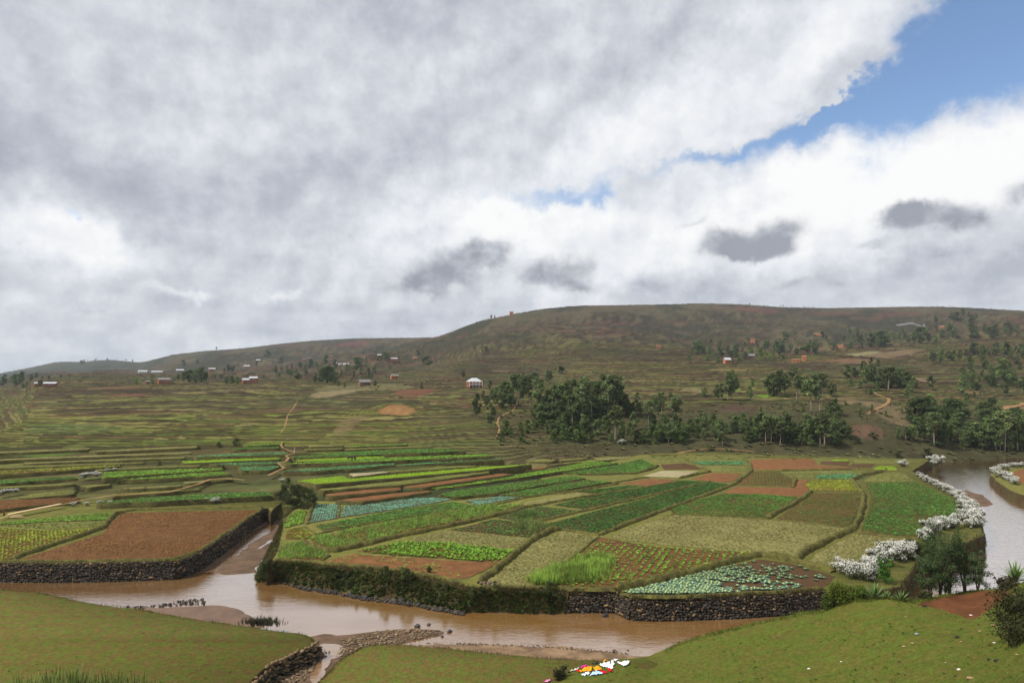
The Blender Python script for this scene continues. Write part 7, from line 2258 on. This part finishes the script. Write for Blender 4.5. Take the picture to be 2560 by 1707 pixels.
def ox(loc, L, rz, label):
    root = empty('zebu', loc, rz)
    k = L / 2.0
    J = [(-0.75, 0, 1.05), (-0.2, 0, 1.08), (0.35, 0, 1.12), (0.6, 0, 1.22), (0.95, 0, 1.20), (1.30, 0, 1.02), (0.40, 0, 1.45), (-0.95, 0, 1.0), (-1.05, 0, 0.5)]
    Rr = [0.27, 0.30, 0.31, 0.22, 0.14, 0.08, 0.12, 0.05, 0.03]
    E_ = [(0, 1), (1, 2), (2, 3), (3, 4), (4, 5), (2, 6), (0, 7), (7, 8)]
    for sx_, hind in ((0.42, False), (-0.68, True)):
        for sy_ in (-0.17, 0.17):
            b = len(J)
            J += [(sx_, sy_, 0.85), (sx_ + (0.08 if hind else 0.0), sy_, 0.55), (sx_ - (0.10 if hind else 0.0), sy_, 0.32), (sx_ - (0.04 if hind else 0), sy_, 0.03)]
            Rr += [0.15, 0.09, 0.06, 0.06]
            E_ += [(2 if not hind else 0, b), (b, b + 1), (b + 1, b + 2), (b + 2, b + 3)]
    me = bpy.data.meshes.new('body')
    me.from_pydata([tuple(c * k for c in p) for p in J], E_, [])
    o = obj('body', me, root)
    o.modifiers.new('skin', 'SKIN')
    for i in range(len(J)):
        me.skin_vertices[0].data[i].radius = (Rr[i] * k, Rr[i] * k)
        me.skin_vertices[0].data[i].use_root = (i == 1)
    s_ = o.modifiers.new('sub', 'SUBSURF')
    s_.levels = s_.render_levels = 1
    me.materials.append(m_ox)
    for sg in (-1, 1):
        mb = MB()
        mb.tube([(0.95 * k, 0.08 * sg * k, 1.28 * k), (0.98 * k, 0.22 * sg * k, 1.45 * k), (1.0 * k, 0.24 * sg * k, 1.65 * k)], [0.04 * k, 0.03 * k, 0.008 * k], 6)
        mb.build('horn', m_straw, root, smooth=True)
    tag(root, label, 'zebu')


for X, lb, rz in ((690, 'left dark zebu on the bluish green terrace', 0.3), (708, 'right dark zebu on the bluish green terrace', 2.8)):
    s = Zc(2)(X, 178)
    p = P(*s, float(zlev(*s)) + 0.35)
    ox(p, 1.7, rz, lb)

# ---------------------------------------------------------------- plank bridge and sawn boards at the left edge
s0, s1 = Zc(1)(48, 518), Zc(1)(382, 451)
a, b = Vector(P(*s0, 0.55)), Vector(P(*s1, 0.75))
mb = MB()
d_ = (b - a).normalized()
n_ = Vector((-d_.y, d_.x, 0)).normalized() * 0.45
V = [a - n_, a + n_, b + n_, b - n_]
mb.add([tuple(v) for v in V] + [tuple(v + Vector((0, 0, 0.16))) for v in V], [(0, 3, 2, 1), (4, 5, 6, 7), (0, 1, 5, 4), (1, 2, 6, 5), (2, 3, 7, 6), (3, 0, 4, 7)])
o = mb.build('plank_bridge', mat('pale_timber', (0.52, 0.37, 0.20), 0.85, 0.15, 3.0))
tag(o, 'long pale plank bridge over the ditch at the left edge', 'bridge')
for i, (x0, y0, x1, y1) in enumerate([(60, 528, 140, 524), (64, 534, 146, 530), (0, 540, 50, 524), (70, 523, 130, 519)]):
    a, b = Vector(P(*Zc(1)(x0, y0), 0.35 + 0.02 * i)), Vector(P(*Zc(1)(x1, y1), 0.35 + 0.02 * i))
    d_ = (b - a).normalized()
    n_ = Vector((-d_.y, d_.x, 0)).normalized() * 0.14
    V = [a - n_, a + n_, b + n_, b - n_]
    mb = MB()
    mb.add([tuple(v) for v in V] + [tuple(v + Vector((0, 0, 0.07))) for v in V], [(0, 3, 2, 1), (4, 5, 6, 7), (0, 1, 5, 4), (1, 2, 6, 5), (2, 3, 7, 6), (3, 0, 4, 7)])
    o = mb.build('timber_board', MATS['pale_timber'])
    tag(o, 'pale board lying by the plank bridge, ' + ['nearest the bridge', 'front one', 'pointing out of the picture', 'rearmost one'][i], 'board', 'boards by the plank bridge')

# ---------------------------------------------------------------- washing spread on the grass
def garment(name, label, poly, colr, cat='garment', lift=0.035, hem=None):
    ps = [Zc(15)(*p) for p in poly]
    # outline smoothed and laid over the bank, with folds
    q_ = []
    for i in range(len(ps)):
        a, b = ps[i], ps[(i + 1) % len(ps)]
        for t in (0, 0.34, 0.67):
            q_.append((a[0] + (b[0] - a[0]) * t, a[1] + (b[1] - a[1]) * t))
    lo = np.min(np.array(q_), 0)
    hi = np.max(np.array(q_), 0)
    bm = bmesh.new()
    vs = [bm.verts.new((x, y, 0)) for x, y in q_]
    bm.faces.new(vs)
    bmesh.ops.triangulate(bm, faces=bm.faces[:])
    bmesh.ops.subdivide_edges(bm, edges=bm.edges[:], cuts=2, use_grid_fill=True)
    top = list(bm.verts)
    for v in top:
        sx, sy = v.co.x, v.co.y
        gx = lawn_at(sx, sy) if sy > lawn_edge(sx) - 6 else P(sx, sy, -1.08)
        f = 0.035 * math.sin(sx * 0.9 + sy * 0.5) + 0.03 * math.sin(sx * 0.35 - sy * 1.1 + 1) + random.uniform(0, 0.012)
        v.co = (gx[0], gx[1], gx[2] + lift + 0.04 + f)
    bmesh.ops.recalc_face_normals(bm, faces=bm.faces[:])
    me = bpy.data.meshes.new(name)
    bm.to_mesh(me)
    bm.free()
    me.materials.append(cloth_mat(*colr))
    for p in me.polygons:
        p.use_smooth = True
    o = obj(name, me)
    sol = o.modifiers.new('thick', 'SOLIDIFY')
    sol.thickness = 0.02
    sol.offset = -1
    tag(o, label, cat, 'washing spread on the grass')


WHT, ORG, RD, MAG = ('bright_white', (0.80, 0.80, 0.82)), ('marigold', (0.78, 0.33, 0.015)), ('scarlet', (0.62, 0.008, 0.02)), ('magenta', (0.62, 0.02, 0.26))
garment('white_shirt', 'big white long sleeved shirt spread out on the grass', [(1360, 400), (1390, 390), (1450, 425), (1440, 365), (1600, 340), (1650, 390), (1650, 310), (1700, 320), (1728, 400), (1680, 450), (1700, 500), (1670, 515), (1560, 470), (1470, 475), (1380, 430)], WHT)
garment('white_cloth', 'pointed white cloth furthest right in the washing', [(1790, 345), (1830, 342), (1890, 360), (1970, 320), (2095, 330), (2080, 390), (2030, 425), (1965, 455), (1900, 410), (1810, 375)], WHT)
garment('white_cloth', 'narrow white cloth folded above the long sleeved shirt', [(1665, 295), (1740, 280), (1825, 275), (1830, 295), (1770, 308), (1690, 312)], WHT)
garment('orange_shirt', 'orange shirt with one sleeve out, left of the two', [(870, 565), (960, 560), (935, 510), (1085, 460), (1130, 520), (1120, 455), (1165, 460), (1178, 500), (1130, 540), (1150, 588), (1060, 570), (1000, 590), (880, 590)], ORG)
garment('orange_shirt', 'orange shirt right of the other one', [(1180, 475), (1240, 470), (1325, 435), (1360, 460), (1420, 525), (1330, 545), (1255, 560), (1230, 515)], ORG)
garment('orange_cloth', 'thin orange cloth at the top of the washing', [(1410, 330), (1480, 308), (1570, 303), (1560, 318), (1480, 330), (1415, 342)], ORG)
garment('magenta_cloth', 'magenta cloth above the left orange shirt', [(890, 480), (970, 435), (1080, 430), (1095, 440), (1000, 470), (930, 498)], MAG)
garment('red_cloth', 'red cloth strip next to the pale blue sheet', [(1390, 555), (1415, 535), (1490, 580), (1555, 605), (1535, 622), (1440, 615), (1400, 590)], RD)
garment('red_cloth', 'red cloth strip below the big white shirt', [(1555, 510), (1610, 490), (1650, 540), (1690, 578), (1620, 590), (1580, 550)], RD)
garment('red_cloth', 'small red cloth left of the orange shirts', [(790, 560), (840, 540), (868, 575), (880, 605), (850, 600)], RD)
garment('pale_blue_sheet', 'pale blue sheet in the lowest row of the washing', [(1120, 680), (1180, 610), (1260, 580), (1350, 570), (1455, 635), (1340, 650), (1240, 668)], ('pale_blue', (0.45, 0.62, 0.85)))
garment('white_cloth', 'crumpled white cloth beside the pale blue sheet', [(975, 650), (1030, 590), (1090, 585), (1140, 620), (1100, 645), (1040, 650)], WHT)
garment('white_cloth', 'small bluish white cloth at the lower left of the washing', [(905, 650), (960, 645), (1030, 665), (1010, 682), (950, 675)], ('bluish_white', (0.62, 0.72, 0.85)))
garment('white_cloth', 'long thin white cloth at the left end of the washing', [(620, 570), (720, 545), (850, 490), (860, 500), (790, 545), (690, 568)], ('off_white', (0.68, 0.64, 0.60)))
garment('black_cloth', 'black cloth in the upper row of the washing', [(1160, 400), (1240, 372), (1350, 350), (1355, 368), (1260, 395), (1180, 405)], ('black', (0.02, 0.02, 0.025)))
garment('black_cloth', 'short black cloth at the left end of the washing', [(575, 610), (620, 575), (665, 570), (640, 595), (590, 625)], ('black', (0.02, 0.02, 0.025)))
garment('pink_cloth', 'pink bundle of cloth apart from the washing at lower left', [(0, 835), (60, 805), (100, 778), (150, 785), (155, 830), (100, 835), (40, 825)], ('rose_pink', (0.72, 0.22, 0.42)))
for i, (X, Y) in enumerate([(470, 640), (400, 720), (330, 730)]):
    sx, sy = Zc(15)(X, Y + 60)
    g = lawn_at(sx, sy)
    feather_tree('weed_bush', (g[0], g[1], g[2] - 0.05), 0.9, 0.7, (0.045, 0.05, 0.022), 'dark weedy tuft left of the washing, ' + ['upper one', 'lower one', 'leftmost one'][i], 500, 0.10, 5, 0.05, None, 400 + i)

# ---------------------------------------------------------------- stones, dung and scraps on the right lawn
m_dung = mat('dung', (0.030, 0.024, 0.018), 0.95, 0.3, 9.0)
m_tanst = mat('tan_stone', (0.33, 0.20, 0.11), 0.9, 0.25, 6.0)
m_greyst = mat('grey_stone', (0.24, 0.25, 0.27), 0.8, 0.25, 6.0)
m_scrap = mat('pale_scrap', (0.62, 0.58, 0.54), 0.9, 0.1, 6.0)
LM = {m.name: [mesh_np('lump', V, [F], m, smooth=True) for V, F in STONES[:3]] for m in (m_dung, m_tanst, m_greyst, m_scrap)}
for X, Y, w, m_, nm, lb, ct in [
        (1225, 948, 50, m_greyst, 'grey_stone', 'smooth grey stone in the middle of the right lawn', 'stone'), (1183, 1045, 46, m_tanst, 'tan_stone', 'orange tan stone below the grey one', 'stone'), (1090, 1080, 44, m_tanst, 'tan_stone', 'flat tan stone left of the orange tan one', 'stone'),
        (1650, 980, 60, m_dung, 'dung_pat', 'dark dung pat right of the grey stone', 'dung'), (1695, 893, 30, m_dung, 'dung_pat', 'small dark dung lump furthest up the lawn', 'dung'), (1690, 1030, 32, m_tanst, 'tan_stone', 'tan stone below the dark dung pat', 'stone'), (1985, 1220, 62, m_dung, 'dung_pat', 'largest dark dung pat, left half', 'dung'),
        (2065, 1230, 70, m_dung, 'dung_pat', 'largest dark dung pat, right half', 'dung'), (1042, 1240, 40, m_dung, 'dung_pat', 'round dark dung lump near the bottom of the lawn', 'dung'), (775, 1055, 26, m_dung, 'dung_pat', 'small dark dung lump on the left of the lawn', 'dung'), (1632, 1390, 32, m_dung, 'dung_pat', 'dark dung lump close to the bottom edge', 'dung'),
        (1790, 1415, 90, m_tanst, 'bark_piece', 'long tan piece of bark near the bottom edge', 'bark'), (1668, 1322, 50, m_scrap, 'pale_scrap', 'pale scrap near the bottom right', 'litter'), (92, 1312, 36, m_scrap, 'pale_scrap', 'white scrap at the lower left of the lawn', 'litter'), (432, 1237, 28, m_scrap, 'pale_scrap', 'thin white scrap on the lower lawn', 'litter'),
        (1108, 763, 14, m_scrap, 'pale_scrap', 'tiny white scrap high on the lawn', 'litter'), (1528, 1248, 18, m_scrap, 'pale_scrap', 'tiny white scrap right of the round dung lump', 'litter'), (2030, 855, 50, m_tanst, 'tan_stone', 'tan stone under the big dark bush', 'stone'), (1888, 918, 40, m_tanst, 'tan_stone', 'tan stone left of the big dark bush', 'stone'),
        (2040, 1040, 34, m_scrap, 'pale_scrap', 'pale scrap right of the tan stone', 'litter'), (2280, 1165, 40, m_tanst, 'tan_stone', 'tan stone by the right frame edge', 'stone'), (1305, 655, 60, m_dung, 'dark_lump', 'black lump at the tip of the red soil', 'stone'), (1795, 750, 36, m_scrap, 'pale_scrap', 'pale stick at the lower corner of the red soil', 'litter')]:
    sx, sy = Zc(14)(X, Y)
    g = lawn_at(sx, sy)
    ww = w / 4.2 * g[1] / F_PX
    o = obj(nm, LM[m_.name][random.randrange(3)])
    o.location = (g[0], g[1], g[2] + 0.05)
    o.scale = (ww, ww * (0.75 if 'long' not in lb else 0.35), ww * 0.42)
    o.rotation_euler = (0, 0, random.uniform(-0.5, 0.5))
    tag(o, lb, ct)

# ---------------------------------------------------------------- smoke of a field fire
def smoke():
    ms = []
    for dn in (0.40, 0.12):
        m = bpy.data.materials.new('smoke')
        m.use_nodes = True
        t = m.node_tree
        t.nodes.clear()
        N = NT(t)
        v = N.node('ShaderNodeVolumePrincipled')
        v.inputs['Color'].default_value = (0.92, 0.94, 0.97, 1)
        v.inputs['Density'].default_value = dn
        v.inputs['Anisotropy'].default_value = 0.2
        out = N.node('ShaderNodeOutputMaterial')
        N.link(v.outputs[0], out.inputs['Volume'])
        ms.append(m)
    g = ground(*Zc(11)(1690, 232))
    k = g[1] / F_PX / KZ[11]
    root = empty('smoke_plume', g)
    for i, (dx, dz, r, e, dense) in enumerate([(-3, 4, 5, 1.3, 0), (-8, 14, 7, 1.4, 0), (-14, 26, 8, 1.4, 0), (-20, 36, 8, 1.1, 0), (-30, 22, 8, 0.8, 0), (-44, 26, 9, 0.8, 0), (-60, 34, 10, 0.7, 0), (-78, 42, 11, 0.7, 1),
                                               (-98, 46, 13, 0.7, 1), (-122, 46, 14, 0.6, 1), (-150, 40, 15, 0.6, 1), (-180, 36, 16, 0.5, 1)]):
        V, F = ball(r * k, 12, 8)
        V = V * np.array([1.5 if i > 3 else 0.9, 1.0, e]) * (1 + RNG.normal(0, 0.12, (len(V), 1)))
        o = obj('puff', mesh_np('puff', V, [F], ms[dense], smooth=True), root)
        o.location = (dx * k, 0.4 * i, dz * k)
    tag(root, 'thin white smoke drifting left above the tree belt', 'smoke')


smoke()

# ---------------------------------------------------------------- the air between here and the far ridge
def build_haze():
    m = bpy.data.materials.new('haze')
    m.use_nodes = True
    t = m.node_tree
    t.nodes.clear()
    N = NT(t)
    v = N.node('ShaderNodeVolumePrincipled')
    v.inputs['Color'].default_value = (0.80, 0.90, 1.0, 1)
    v.inputs['Density'].default_value = 0.00008
    v.inputs['Anisotropy'].default_value = 0.0
    out = N.node('ShaderNodeOutputMaterial')
    N.link(v.outputs[0], out.inputs['Volume'])
    mb = MB()
    top = float(HT.max()) + 25
    bot = float(HT.min()) - 260
    mb.box((0, 2550, (top + bot) / 2), (17000, 5500, top - bot))
    o = mb.build('haze', m)
    tag(o, 'thin blue haze over the far hills', kind='stuff')


build_haze()
